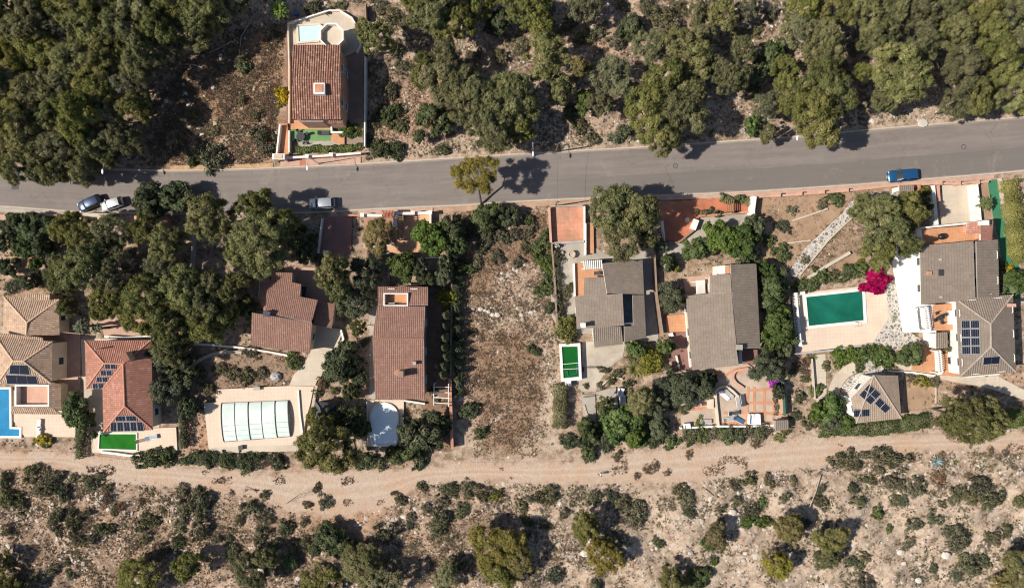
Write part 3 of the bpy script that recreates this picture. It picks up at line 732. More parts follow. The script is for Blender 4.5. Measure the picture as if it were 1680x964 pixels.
# --- H_A / H_B sand tiled pair at the left edge
E = home('house', 'sand-tiled hip-roofed block, the upper of two at the left edge', 'house', 50, 520, 3)
e_, a_ = 3.0, 4.5
nw, ne, se, sw, s_, ap = (7,487,e_), (97.5,491,e_), (97,549,e_), (5,549,e_), (43,551,4.3), (44.6,529,a_)
r, F = block(E, [[nw, ne, ap], [nw, ap, s_, sw], [ne, se, s_, ap]], e_, M_['cream'], T_['sand'], M_['cream'], wave=.34, amp=.08)
r, F = block(E, [[(42,482,3.3),(82,482,3.3),(82,492,3.4),(42,492,3.4)]], 3.2, M_['cream'], T_['sand'], M_['cream'], windows=False, amp=.08, ins=.1)
E = home('house', 'sand-tiled house with two dark roof panels above a blue pool', 'house', 45, 590, 4)
e_ = 4.2
A, B, C, D = (-7,551,e_), (86,560,e_), (85,629,e_), (-4,629,e_); R1, R2 = (22,592,5.9), (39,592,5.9)
r, F = block(E, [[A, B, R2, R1], [B, C, R2], [C, D, R1, R2], [D, A, R1]], e_, M_['cream'], T_['sand'], M_['cream'], wave=.34, amp=.08, outline=[A, B, C, D])
solar(r, F[2], [(17,597),(48,598),(50.5,614),(15.5,612.5)], 1, 1, .04, name='solar_collector', grid=(2,))
solar(r, F[2], [(9.5,613.5),(61,615.5),(64,629),(12,629)], 1, 1, .04, name='solar_collector', grid=(3,))
block(E, [[(-7,545,4.6),(70,553.5,4.6),(70,558,4.7),(-7,551,4.7)]], 4.4, M_['cream'], T_['sand'], M_['cream'], windows=False, amp=.08, walls=False)
# sunk roof terrace in front of it
mb = MB(); T0 = [G(24.6,631,3.0), G(80,631,3.0), G(80,666,3.0), G(24.6,666,3.0)]
mb.prism(T0, -.1, 2.0); mb.build('balcony_floor', M_['pink'], E)
mb = MB(); mb.strip([G(25.5,632,3.0), G(79.5,632,3.0), G(79.5,665,3.0), G(25.5,665,3.0)], .25, 1.9, 3.0, closed=True); mb.build('parapet', M_['white'], E)
block(E, [[(80.5,626,3.0),(100,630,2.3),(101,673,2.3),(80.5,668,3.0)]], 2.3, M_['cream'], T_['sand'], M_['cream'], windows=False, amp=.08)
block(E, [[(20,667,2.6),(84,667,2.6),(100,679,1.9),(18,678,1.9)]], 1.9, M_['cream'], T_['sand'], M_['cream'], windows=False, amp=.08, walls=False)
slab('patio', [(24,640),(125,640),(125,716),(42,716),(24,690)], M_['deck'], .2)
slab('patio', [(60,545),(132,545),(132,640),(60,640)], M_['pave'], .05)
BLOCK.append([(-20,480),(130,480),(130,720),(-20,720)])

pool('blue stepped swimming pool cut by the left edge below the sand-tiled house', [(-24,638),(16,638),(16.5,700),(32,701),(32,715),(-24,715)], watermat('pool_blue', (.008,.14,.30), (.02,.22,.42), .35), z=.3)

# --- H_C terracotta house with stepped solar panels
E = home('house', 'terracotta-tiled hip-roofed house with stepped solar panels above a bright green pool', 'house', 205, 630, 3.4)
e_, t_ = 3.4, 5.0
a, b, c, d, w1, w2 = (139.5,558.7,e_), (248.4,557.6,e_), (251,704.6,e_), (170,708,e_), (168.5,637,e_), (141.5,637,e_)
m1, m2, m3 = (171,595.7,t_), (202.2,596.5,t_), (204.8,665.7,t_)
r, F = block(E, [[a, b, m2, m1], [a, m1, w2], [m1, m2, w1, w2], [m2, m3, d, w1], [b, c, m3, m2], [m3, c, d]], e_, M_['cream'], T_['terra'], M_['white'], amp=.075, outline=[a, b, c, d, w1, w2])
for k in range(4):
    x, y = 172.5 - 6.7*k, 596 + 10.6*k
    solar(r, F[2], [(x,y),(x+18,y),(x+19,y+8.6),(x+.5,y+8.6)], 2, 1, .03, grid=(2,))
solar(r, F[5], [(189,681),(224,680.5),(225.5,689.5),(190,690)], 2, 1, .04, grid=(3,))
solar(r, F[5], [(181.5,691.5),(235,690.5),(237.5,706),(182,707)], 5, 1, .04, grid=(2,))
chimney(r, F[4], 214, 584, .9, 1.3, 1.3, M_['cream'], T_['terra'], rz=.5)
pipe(r, F[0], 167, 571, .1, 1.6)
slab('patio', [(133,556),(262,553),(262,710),(140,712)], M_['concp'], .08)
slab('pool_deck', [(150,706),(290,700),(292,738),(225,742),(152,742)], M_['deck'], .25)
gwall('white retaining wall just above the terracotta house with stepped panels', [(171,552),(203,554),(252,551)], M_['white'], 1.0, .35)
gwall('upper pink terrace ledge above the terracotta house with stepped panels', [(172,530),(212,531),(238,528)], M_['pink'], .6, .4)
gm_ = watermat('pool_bright_green', (.006,.085,.005), (.022,.17,.012), .35, .05)
pool('bright green pool below the terracotta house with stepped solar panels', [(163.5,711),(223,711),(223.5,738),(162,736)], gm_, z=.4, wd=.2)
gwall('stepped white wall along the lower edge of the bright green pool', [(165,741),(190,744),(218,748),(232,746)], M_['white'], .8, .35)

# --- H_D angular brown house
E = home('house', 'angular brown-tiled house with wings at a slant', 'house', 470, 515, 3.4)
e_ = 3.3; rt = 5.0
RL, RRt = (413.5,512.8,rt), (511.5,529,rt)
r, F = block(E, [[RL, RRt, (508,579,e_), (411,565.5,e_)]], e_, M_['cream'], T_['brown'], M_['white'], wave=.3, amp=.05, outline=[RL, RRt, (508,579,e_), (411,565.5,e_)])
K = 4.2
r, F = block(E, [[(435,512.5,4.85),(511,528.5,4.85),(521,492,4.1),(492.6,486.5,3.95),(438,476,3.75)], [(438,476,3.75),(492.6,486.5,3.95),(494,466,3.5),(479,463,3.4),(444.6,456,3.3)], [(444.6,456,3.3),(479,463,3.4),(479.6,447.4,3.1),(438.7,446,3.1)]], 3.3, M_['greyw'], T_['brown'], M_['white'], wave=.3, amp=.05, caps=False, outline=[(435,512.5,4.8),(511,528.5,4.8),(521,492,4.1),(492.6,486.5,3.9),(494,466,3.5),(479,463,3.4),(479.6,447.4,3.1),(438.7,446,3.1)])
chimney(r, F[0], 440, 514, .9, .7, .6, M_['greyw'], M_['dgrey'], rz=-.2)
r, F = block(E, [[(521,494,3.0),(550,498,2.6),(544,538,2.6),(514,533,3.0)]], 2.6, M_['cream'], T_['brown'], M_['white'], wave=.3, amp=.05, windows=False)
r, F = block(E, [[(429,447,2.7),(438,447,3.0),(443,461,3.0),(434,512,3.0),(424,490,2.7)]], 2.6, M_['pink'], plain('leanto_pink', (.30,.16,.12), .85), M_['white'], amp=0, windows=False, walls=False)
mb = MB(); q = G(497, 478, 2.0); mb.box((q.x, q.y, 1.9), (.9, 1.7, .14), -.15); mb.build('skylight', GLASS, E)
slab('patio', [(514,533),(563,540),(553,572),(512,576)], M_['concp'], .3)
slab('patio', [(465,436),(535,440),(540,500),(495,490)], M_['pave'], .1)
slab('path', [(512,574),(547,571),(541,590),(536,606),(520,625),(516,640),(472,640),(482,615),(500,595)], M_['concp'], .2)
gwall('white wall corner beside the patio of the angular brown house', [(559,541),(563,556),(553,572)], M_['white'], .6, .3)
gwall('thin white wall slanting below the trees left of the angular brown house', [(429,447),(424,490)], M_['white'], 1.4, .2)
gwall('thin white retaining wall curving below the angular brown house', [(318,564),(350,566),(395,570),(440,577),(472,583)], M_['white'], .5, .3)
gwall('curved dry stone border in the garden above the glass-covered pool', [(312,603),(320,595),(333,587),(350,580),(372,577),(396,578)], M_['stone'], .4, .5)
slab('flower_bed', [(318,590),(350,580),(398,578),(440,582),(482,600),(474,630),(356,636),(352,655),(335,660),(310,650)], plain('gravel_bed', (.27,.185,.13), .95, .35, 1.5, stain=(.16,.12,.08), bmp=.7), .02, block=False)
# --- covered pool
slab('pool_deck', [(355,638),(475,632),(516,633),(510,662),(502,690),(498,722),(490,738),(345,743),(336,660),(356,659)], M_['deck'], .4)
slab('pool_deck', [(345,733),(490,728),(492,737),(346,743)], M_['concp'], .41)
def enclosure():
    e = empty('pool_enclosure', G(418, 692, 0), 'low glazed pool enclosure with five pale arched bays on a cream deck', 'pool enclosure')
    m, t, b = newmat('enclosure_polycarbonate'); b.inputs['Base Color'].default_value = (.50,.57,.53,1); b.inputs['Roughness'].default_value = .12
    b.inputs['Specular IOR Level'].default_value = .8
    pos = N(t, 'ShaderNodeNewGeometry').outputs['Position']; nn = noise(t, pos, .5, 4)
    t.links.new(ramp(t, nn, [(.3, (.50,.58,.54)), (.7, (.66,.71,.66))]), b.inputs['Base Color'])
    tl, tr_, br_, bl = (362,661.5), (472,657), (476,716), (366,725); n = 5
    def pt(u, v, extra=0):
        x = (tl[0]*(1-u)+tr_[0]*u)*(1-v) + (bl[0]*(1-u)+br_[0]*u)*v; y = (tl[1]*(1-u)+tr_[1]*u)*(1-v) + (bl[1]*(1-u)+br_[1]*u)*v
        g = G(x, y, .8); g.z = .42 + .55*math.sin(math.pi*min(1, max(0, v)))**.6 + extra; return g
    for i in range(n):
        u0, u1 = i/n+.006, (i+1)/n-.006; mb = MB(); V = 16; dz = .06 if i % 2 else 0
        for k in range(V):
            a, b1, c, d = pt(u0, k/V, dz), pt(u1, k/V, dz), pt(u1, (k+1)/V, dz), pt(u0, (k+1)/V, dz)
            mb.face([d, c, b1, a])
        gl = mb.build('glass_bay', m, e, smooth=True)
    for i in range(n+1):
        u = i/n; mb = MB(); mb.tube([pt(u, k/16, .05) for k in range(17)], .07 if i < n else .12, 6); mb.build('rib', M_['iron'], e)
    for v in (0, 1): mb = MB(); mb.tube([pt(0, v), pt(1, v)], .06, 6); mb.build('rail', M_['iron'], e)
    for v in (.58, .72, .86):
        mb = MB(); mb.tube([pt(0, v, .07), pt(1, v, .07)], .018, 5); mb.build('purlin', FRM, e)
    mb = MB()
    for u in (0, 1):
        for k in range(16): a, b1 = pt(u, k/16), pt(u, (k+1)/16); mb.face([(a.x, a.y, .4), (b1.x, b1.y, .4), b1, a])
    mb.build('end_panel', m, e)
    BLOCK.append([tl, tr_, br_, bl])
enclosure()
gwall('low white wall right of the glass-covered pool', [(489,640),(492,680),(497,718)], M_['white'], .7, .2)
gwall('rough stone border between the cream path and the slate garden pavilion', [(519,632),(514,660),(509,692),(502,720)], M_['stone'], .5, .45)
# slate pavilion
E = home('pavilion', 'small dark grey tent-roofed garden pavilion under trees', 'pavilion', 531, 677)
q = [(517,657,2.4),(552,663,2.4),(547,702,2.4),(514,704,2.4)]; ap = (531,678,3.4)
block(E, [[q[0], q[1], ap], [q[1], q[2], ap], [q[2], q[3], ap], [q[3], q[0], ap]], 2.4, M_['wood'], T_['slate'], None, amp=0, windows=False, outline=q, ins=.3)

# --- H_E long brown house
E = home('house', 'long brown-tiled two-storey house with an orange roof terrace, beside the pale oval pool', 'house', 655, 560, 5.5)
e_, t_ = 5.3, 6.3
A1, B1 = (611,554.5,t_), (695.6,555.6,t_)
r, F = block(E, [[A1, B1, (697,654.6,e_), (615.5,653,e_)], [(619,501.6,5.5), (697.4,502.4,5.5), B1, A1]], e_, M_['greyw'], T_['brown'], M_['cream'], wave=.3, amp=.05, outline=[A1, B1, (697,654.6,e_), (615.5,653,e_)] [:0] + [(619,501.6,5.4),(697.4,502.4,5.4),B1,(697,654.6,e_),(615.5,653,e_),A1])
chimney(r, F[0], 681, 594.5, .5, .5, .9, M_['greyw'], M_['dgrey'], cap=False)
chimney(r, F[0], 661, 611, .75, .95, 2.0, M_['brownwall'], M_['dgrey'], cap=False)
mb = MB(); p = onroof(F[0], 658, 611); mb.lathe((p.x-.3, p.y, p.z+.02), [(.85, 0), (.8, .12), (.4, .2)], 16, sx=1, sy=.7); mb.build('chimney_flashing', plain('flashing', (.32,.17,.12)), r)
r, F = block(E, [[(620,470,4.6),(702,470.5,4.6),(702,480,4.9),(620,480,4.9)], [(669,480,4.9),(702,480,4.9),(702,500.6,5.3),(669,500.6,5.3)], [(620,480,4.9),(629.5,480,4.9),(629.5,500.6,5.3),(620,500.6,5.3)]], 4.6, M_['greyw'], T_['brown'], M_['white'], wave=.3, amp=.05, caps=False, outline=[(620,470,4.6),(702,470.5,4.6),(702,500.6,4.6),(620,500.6,4.6)])
mb = MB(); Q = [G(629.5,481,4.9), G(669,481,4.9), G(669,501,4.9), G(629.5,501,4.9)]; mb.prism(Q, 3.6, 4.1); mb.build('terrace_floor', M_['orange'], E)
mb = MB(); mb.strip([G(630,481.5,5.4), G(668.5,481.5,5.4), G(668.5,501,5.4), G(630,501,5.4)], .2, 4.0, 5.45, closed=True); mb.build('parapet', M_['white'], E)
slab('path', [(606,500),(619,500),(616,655),(606,655)], M_['conc'], .06)
slab('patio', [(695,470),(738,470),(738,740),(695,740)], plain('brown_yard', (.21,.13,.09), .95, .3, .8), .04, block=False)
slab('pool_deck', [(603,655),(663,655),(663,731),(603,731)], M_['deck'], .3)
pm = watermat('pool_pale', (.66,.76,.78), (.76,.83,.84), .3, .06)
cx, cy = 629.5, 695
pts = [(630+21*math.cos(t)*1.0, 683-20*math.sin(t)) for t in [math.pi*k/14 for k in range(15)]] + [(609,718),(613,729),(648,729),(651,718)]
pool('pale oval-ended pool below the long brown house', pts, pm, M_['white'], z=.62, wd=.3)
gwall('tile-capped brown boundary wall right of the long brown house, lower stretch', [(738,620),(742,736)], M_['brownwall'], 1.6, .35, cap=M_['terra'])
gwall('narrow boundary wall between the long brown house and the dry empty plot', [(741,352),(741,470),(739,618)], M_['brownwall'], 1.4, .25)
gwall('low white wall across the yard below the long brown house', [(663,657),(697,662)], M_['white'], .7, .25)
def pergola(label, quad, h, ns, mat, group=None, sw=.12, along=0, posts=True, cat='pergola'):
    C = [G(x, y, h) for x, y in quad]; c = sum(C, Vector())/4; e = empty('pergola', (c.x, c.y, 0), label, cat, group)
    if posts:
        for p in C: mb = MB(); mb.box((p.x, p.y, h/2-.05), (.16, .16, h)); mb.build('post', mat, e)
    for a, b in ((C[0], C[1]), (C[3], C[2])): mb = MB(); mb.tube([a, b], .08, 4); mb.build('beam', mat, e)
    for k in range(ns):
        t = (k+.5)/ns; a = C[0].lerp(C[1], t); b = C[3].lerp(C[2], t); mb = MB(); d = (b-a); m_ = (a+b)/2
        mb.box((m_.x, m_.y, h+.1), (d.length+.3, sw, .14), math.atan2(d.y, d.x)); mb.build('slat', mat, e)
    return e
pergola('open white beam pergola right of the long brown house', [(736,630),(736,666),(712,664),(712,630)], 2.3, 4, M_['white'])

M_['concp2'] = plain('worn_concrete', (.43,.37,.30), .9, .2, .45, stain=(.28,.24,.19), fine=4)
# --- H_F grey roof with the dark slot
E = home('house', 'grey-roofed house with stepped roof planes and a long dark slot', 'house', 1000, 500, 4)
w_ = 4.6; tr = M_['greyw']
r, F = block(E, [[(995.6,481,4.9),(1056.5,482.4,3.9),(1054,425.4,3.9),(987.8,432,4.9)]], 3.9, M_['greyw'], T_['grey'], M_['white'], wave=.32, amp=.06, outline=[(995.6,481,4.9),(1056.5,482.4,3.9),(1054,425.4,3.9),(987.8,432,4.9)])
r, F = block(E, [[(943.5,485.5,3.6),(1021.3,481.8,4.7),(1024,533.5,4.7),(946,539.5,3.6)], [(958.7,455,3.8),(993.5,454,4.3),(996,482.8,4.35),(958,485,3.8)]], 3.6, M_['greyw'], T_['grey'], M_['greyw'], wave=.34, amp=.035, caps=False, outline=[(943.5,485.5,3.6),(958,485,3.6),(958.7,455,3.8),(993.5,454,4.3),(996,482.8,4.35),(1021.3,481.8,4.7),(1024,533.5,4.7),(946,539.5,3.6)])
chimney(r, F[0], 955, 532.5, .55, .6, 1.7, M_['white'], M_['white'])
r, F = block(E, [[(972,536.5,3.9),(1019,535.3,3.9),(1022,564,3.1),(975,570,3.1)]], 3.1, M_['white'], T_['grey'], M_['white'], wave=.32, amp=.06, windows=True)
r, F = block(E, [[(1024,534.5,4.0),(1038,534,3.7),(1038,484,3.7),(1056.5,483.4,3.2),(1060,554,3.2),(1024,561,3.9)][:0] + [(1038,484,3.7),(1056.5,483.4,3.2),(1060,554,3.2),(1039.5,557.5,3.6)], [(1024,535,4.0),(1038.9,534.6,3.68),(1039.5,557.5,3.6),(1024.5,561,3.9)]], 3.2, M_['greyw'], T_['grey'], M_['greyw'], wave=.34, amp=.06, caps=False, windows=False, outline=[(1038,484,3.7),(1056.5,483.4,3.2),(1060,554,3.2),(1024.5,561,3.9),(1024,535,4.0),(1038,534.6,3.7)])
mb = MB(); Q = [G(1018,482,1), G(1042,482,1), G(1042,540,1), G(1018,540,1)]; mb.prism(Q, -.1, 1.9); mb.build('roof_well', plain('well_floor', (.10,.12,.15), .7), E)
slab('patio', [(941,432),(960,430),(962,490),(943,492)], M_['orange'], 1.2, block=True)
slab('patio', [(958,438),(990,436),(992,460),(958,460)], M_['orange'], 1.25)
gwall('white parapet left of the orange terrace on the grey house with the slot', [(942,432),(943.5,486)], M_['white'], 1.7, .2)
slab('patio', [(956,428),(990,426),(990,442),(957,443)], M_['dgrey'], 1.256)  # dark sheet under the slats: shade between them put in as colour
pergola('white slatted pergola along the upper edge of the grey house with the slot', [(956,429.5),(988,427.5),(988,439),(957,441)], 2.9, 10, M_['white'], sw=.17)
slab('path', [(902,396),(960,396),(1000,420),(1075,405),(1078,480),(1080,560),(1060,560),(942,545),(920,540),(905,520)], M_['conc'], .05)
slab('patio', [(955,560),(1026,560),(1022,585),(998,604),(982,628),(978,642),(955,642),(948,636),(955,600)], M_['concp2'], .06)
slab('patio', [(978,642),(1010,634),(1014,668),(984,672)], M_['conc'], .3)
slab('patio', [(955,646),(976,646),(978,690),(957,690)], M_['conc'], .2)
gwall('rough curved stone edging left of the white covered sofas', [(985,634),(996,624),(1010,618),(1022,622)], M_['stone'], .35, .3)
gwall('curved pale stone edging under the railing below the raised green pool', [(958,664),(962,678),(972,686),(980,692)], M_['stone'], .35, .3)
slab('forecourt', [(901,340),(958,338),(958,396),(904,397)], M_['terra'], .3)
gwall('white-capped wall on the right of the square terracotta forecourt', [(959,338),(959.5,398)], M_['white'], .9, .25)
gwall('brown-topped wall on the left of the square terracotta forecourt', [(901,340),(904,398)], M_['pink'], 1.3, .35)
gwall('stone-grey wall along the lower edge of the square terracotta forecourt', [(905,399),(960,396)], M_['greyw'], .9, .35)
gwall('low gate wall along the street edge of the square terracotta forecourt', [(905,338),(930,337.5),(957,337)], M_['greyw'], 1.0, .2)
gwall('thin wall running down left of the grey house with the slot', [(905,400),(911,470),(915,556)], M_['brownwall'], 1.2, .25)
gwall('long brown boundary wall right of the grey house with the slot', [(1072,392),(1077,482),(1087,548)], M_['brownwall'], 1.6, .4)
slab('garden_stairs', [(961,366),(973,366),(974,416),(961,416)], M_['orange'], .5)
gwall('white side wall of the narrow orange steps', [(961,366),(961,418)], M_['white'], 1.2, .2)
# small green pool, raised
def raisedpool():
    e = empty('swimming_pool', G(936, 595, 0), 'small raised dark green pool with pipes across it, beside the dry empty plot', 'swimming pool'); z = 1.1
    O = [G(918,564,z), G(952,562.5,z), G(954.5,622.5,z), G(921,626,z)]; I = [G(921.7,568.5,z), G(947.8,568,z), G(950,617.5,z), G(924.5,620,z)]
    mb = MB()
    for k in range(4):
        j = (k+1) % 4; mb.face([(O[k].x,O[k].y,-.1),(O[j].x,O[j].y,-.1),O[j],O[k]][::-1]); mb.face([O[k],O[j],I[j],I[k]][::-1]); mb.face([(I[k].x,I[k].y,.2),I[k],I[j],(I[j].x,I[j].y,.2)][::-1])
    mb.build('basin', M_['white'], e)
    mb = MB(); mb.prism(I, .3, z-.2); mb.build('water', watermat('pool_dark_green', (.004,.055,.008), (.012,.115,.02), .3, .06), e)
    for y0, y1 in ((597.5, 594.5), (605.5, 604)):
        mb = MB(); mb.tube([G(920,y0,z+.05), G(951,y1,z+.05)], .05, 6); mb.build('pipe', M_['lampw'], e)
    mb = MB(); mb.tube([G(947,592,z+.04), G(946,612,z+.04), G(932,617,z+.04), G(930,608,z+.04)], .05, 6); mb.build('hose', M_['blue'], e)
    BLOCK.append([(918,562),(955,562),(955,626),(918,626)])
raisedpool()

# --- H_G wide plain grey roof
E = home('house', 'wide plain grey-brown roof above the orange-banded patio', 'house', 1185, 520, 4)
rg = 5.1
r, F = block(E, [[(1198.2,434,rg),(1240.5,432.4,4.1),(1247,571,4.1),(1208,563.5,rg)][:0] + [(1198.2,434,rg),(1240.5,432.4,4.1),(1247,571,4.1),(1208,572,rg)]], 4.1, M_['greyw'], T_['grey'], M_['greyw'], wave=.42, amp=.09, outline=[(1198.2,434,rg),(1240.5,432.4,4.1),(1247,571,4.1),(1208,572,rg)])
r, F = block(E, [[(1164.5,451,4.2),(1198.5,450,rg+.12),(1200.5,480,rg+.12),(1164.5,481.3,4.2)], [(1125,485,3.3),(1164.5,481.3,4.2),(1200.5,480,rg+.12),(1208.5,573,rg+.12),(1132.5,574.5,3.4)], [(1132.5,574.5,3.3),(1208.5,573,rg),(1212,599,rg),(1135.5,606.5,3.3)]], 3.3, M_['cream'], T_['grey'], M_['greyw'], wave=.34, amp=.03, caps=False, door=True,
  outline=[(1125,485,3.3),(1164.5,481.3,4.2),(1164.5,451,4.2),(1198.5,450,rg),(1212,599,rg),(1135.5,606.5,3.3)])
chimney(r, F[1], 1212.5, 569, .8, .8, .5, M_['conc'], M_['conc'], cap=False)
mb = MB(); mb.prism([G(1218,573,1), G(1242,573,1), G(1242,595,1), G(1218,597,1)], -.1, 1.2); mb.build('porch_floor', M_['maroon'], E)
mb = MB(); mb.prism([G(1213,573,4), G(1218,573,4), G(1218,598,4), G(1212.5,599,4)], -.1, 3.9); mb.build('porch_pier', M_['greyw'], E)
mb = MB(); mb.prism([G(1180,436,3.6), G(1197.5,435,3.6), G(1197.5,449.5,3.6), G(1180,450.5,3.6)], -.1, 3.6); mb.build('annex', M_['white'], E)
mb = MB(); mb.prism([G(1190,436,3.75), G(1197,435.5,3.75), G(1197,449,3.75), G(1190,450,3.75)], 3.55, 3.72); mb.build('annex_roof', M_['orange'], E)
pergola('slatted pergola over the patio at the upper left corner of the wide grey roof', [(1141,462),(1156,460),(1157,482),(1142,483)], 2.5, 9, M_['white'], sw=.12)
slab('patio', [(1120,455),(1165,450),(1165,484),(1124,486)], M_['pave'], .3)
slab('patio', [(1092,517),(1126,515),(1128,543),(1093,545)], M_['orange'], .35)
slab('garden_stairs', [(1100,545),(1131,543),(1135,606),(1102,608)], M_['maroon'], .3)
gwall('white wall line left of the wide grey roof', [(1125,500),(1128,545),(1133,602)], M_['white'], .9, .2)
gwall('slanting white stair wall beside the maroon steps', [(1110,583),(1115,605)], M_['white'], .9, .2)
# main orange/grey patio
slab('patio', [(1120,606),(1155,604),(1222,594),(1240,606),(1280,630),(1290,640),(1291,700),(1118,702),(1116,668),(1118,650)], plain('patio_concrete', (.44,.35,.28), .9, .18, .5, stain=(.35,.22,.15), fine=5), .3)
zz = .33
def strip_floor(pts, w, label='floor_band'):
    global zz; zz += .004; mb = MB(); mb.strip([G(x, y, 0) for x, y in pts], w, .25, zz); tag(mb.build(label, M_['terra2']), kind='structure')
M_['terra2'] = plain('terracotta_band', (.50,.235,.13), .85, .18, .7, stain=(.42,.26,.18))
for p_, w in (([(1170,606),(1184,618),(1205,606),(1226,602)], .5), ([(1225,602),(1204,616)], .4), ([(1118,672),(1160,668),(1175,667)], .45), ([(1226,640),(1288,636)], .45), ([(1226,660),(1286,660)], .45),
              ([(1236,634),(1236,694)], .4), ([(1252,636),(1252,694)], .4), ([(1268,634),(1268,690)], .4), ([(1186,676),(1284,678)], .45), ([(1226,634),(1224,692)], .4), ([(1281,640),(1286,692)], .9), ([(1180,692),(1272,694)], .7), ([(1203,646),(1216,654)], .5)): strip_floor(p_, w)
arc = lambda cx, cy, rx, ry, a0, a1, n=12: [(cx + rx*math.cos(R(a0 + (a1-a0)*k/n)), cy - ry*math.sin(R(a0 + (a1-a0)*k/n))) for k in range(n+1)]
gwall('white wall curving round the furnished corner of the orange-banded patio', [(1179,698),(1175,660)] + arc(1188,646,14,12,190,60) + [(1203,642),(1212,651)], M_['cream'], .9, .35)
gwall('pink-capped curved planter wall under the wide grey roof', [(1228,604),(1214,606)] + arc(1212,618,9,11,110,200,6) + [(1208,628),(1220,636)], M_['pink'], .8, .35)
gwall('low white front wall of the orange-banded patio', [(1116,702),(1180,699),(1230,699),(1270,697)], M_['white'], .8, .3)
gwall('dark green screen fence right of the orange-banded patio', [(1286,626),(1289,682)], M_['greenpl'], 1.7, .12, name='screen_fence', cat='fence')
gwall('short terracotta wall inside the green screen fence', [(1281,640),(1284,678)], M_['pink'], .9, .3)
E = home('shelter', 'small tile-roofed barbecue hut at the lower right patio corner', 'shelter', 1283, 697)
block(E, [[(1272,689.5,2.2),(1293,688.5,2.2),(1294,704,1.8),(1272,706,1.8)]], 1.8, M_['conc'], T_['grey'], M_['greyw'], windows=False, ins=.15)

# upper forecourts right
slab('forecourt', [(1078,332),(1150,328),(1226,324),(1226,348),(1146,354),(1142,372),(1113,397),(1092,394)], M_['redfl'], .45)
slab('forecourt', [(1146,357),(1231,350),(1232,372),(1190,385),(1150,400),(1120,420),(1085,440),(1080,400),(1112,398),(1140,376)], M_['conc'], .06)
gwall('terracotta-coped wall along the lower edge of the red forecourt', [(1146,354.5),(1180,352),(1231,347)], M_['terra'], .9, .3, group=None)
gwall('white wall block at the lower bend of the red forecourt', [(1137,376),(1143,360)], M_['white'], 1.2, .9)
gwall('low dark wall running down left from the white block of the red forecourt', [(1139,377),(1113,398),(1091,396)], M_['brownwall'], .8, .25)
gwall('white pillar wall at the right end of the red forecourt', [(1238,322),(1235,345),(1236,372)], M_['white'], 1.7, .7)
gwall('slim white wall on the left edge of the red forecourt', [(1087,362),(1091,396)], M_['white'], 1.1, .25)
pergola('dark slatted gate pergola in the red forecourt', [(1192,330),(1205,329),(1205,348),(1192,348)], 2.0, 4, M_['wood'])
gwall('long pink street wall with pillars right of the red forecourt', [(1242,323),(1276,321),(1311,319),(1348,316),(1387,313),(1470,304)], M_['pink'], 1.0, .25, cap=M_['pink'], pillars=[(1276,320.5),(1311,318.5),(1348,315.5),(1387,312.5)])
gwall('pink street wall with pillars above the big white villa', [(1470,304),(1540,301),(1570,301),(1622,298)], M_['pink'], 1.0, .25, cap=M_['pink'], pillars=[(1540,301),(1570,301),(1601,299.5)])
gwall('low earth ledge upper in the dry garden beside the stone path', [(1300,362),(1330,352),(1358,342)], M_['concp'], .3, .25)
gwall('low earth ledge lower in the dry garden beside the stone path', [(1290,399),(1330,394)], M_['concp'], .3, .2)
def crazy():
    m, t, b = newmat('crazy_paving'); pos = N(t, 'ShaderNodeNewGeometry').outputs['Position']
    vo = N(t, 'ShaderNodeTexVoronoi', feature='DISTANCE_TO_EDGE'); vo.inputs['Scale'].default_value = 1.9; t.links.new(pos, vo.inputs['Vector'])
    v2 = N(t, 'ShaderNodeTexVoronoi'); v2.inputs['Scale'].default_value = 1.9; t.links.new(pos, v2.inputs['Vector'])
    sp = N(t, 'ShaderNodeSeparateColor'); t.links.new(v2.outputs['Color'], sp.inputs[0])
    c = ramp(t, sp.outputs[0], [(0, (.10,.10,.10)), (.45, (.20,.19,.18)), (1, (.40,.37,.34))])
    c = mix(t, ramp(t, vo.outputs['Distance'], [(.06, gray(1)), (.12, gray(0))]), c, (.50,.44,.37))
    t.links.new(c, b.inputs['Base Color']); b.inputs['Roughness'].default_value = .9; return m
CR = crazy()
slab('path', [(1400,326),(1401,351),(1358,393),(1307,455),(1292,449),(1319,408),(1382,349)], CR, .12)
gwall('pale coping along the lower side of the diagonal stone path', [(1402,353),(1359,394),(1312,452)], M_['concp'], .3, .2)
gwall('long pale wall slanting down from the big pine to the teal pool', [(1327,455),(1362,433),(1395,414)], M_['concp'], .7, .5)
slab('flower_bed', [(1240,322),(1395,314),(1398,322),(1380,349),(1318,408),(1295,445),(1255,440),(1245,380)], M_['soil'], .025, block=False)
slab('flower_bed', [(1340,458),(1396,418),(1420,420),(1430,440),(1400,460)], M_['soil'], .03, block=False)

# --- big white villa
E = home('house', 'big white villa with grey roofs, white terrace and eight-panel solar array', 'house', 1570, 480, 4)
hm = 6.0
r, F = block(E, [[(1509,403,5.2),(1596.8,395,hm),(1599.5,485,hm),(1567,488.5,5.7),(1511,499,5.15)][:0] + [(1509,403,5.2),(1596.8,395,hm),(1600,489,hm),(1566,494.5,5.7),(1511,499,5.2)]], 5.1, M_['white'], T_['grey'], M_['white'], wave=.34, amp=.03, caps=False, outline=[(1509,403,5.1),(1596.8,395,hm),(1600,489,hm),(1511,499,5.1)])
for x, y in ((1542,426), (1543,487)): chimney(r, F[0], x, y, .35, .35, .25, M_['greyw'], M_['dgrey'], cap=False)
chimney(r, F[0], 1523, 448, .7, .6, .4, M_['terra'], M_['terra'], cap=False)
mb = MB(); q = onroof(F[0], 1544, 447, .05); mb.box(q, (.8, 1.0, .16)); mb.build('roof_hatch', M_['iron'], r)
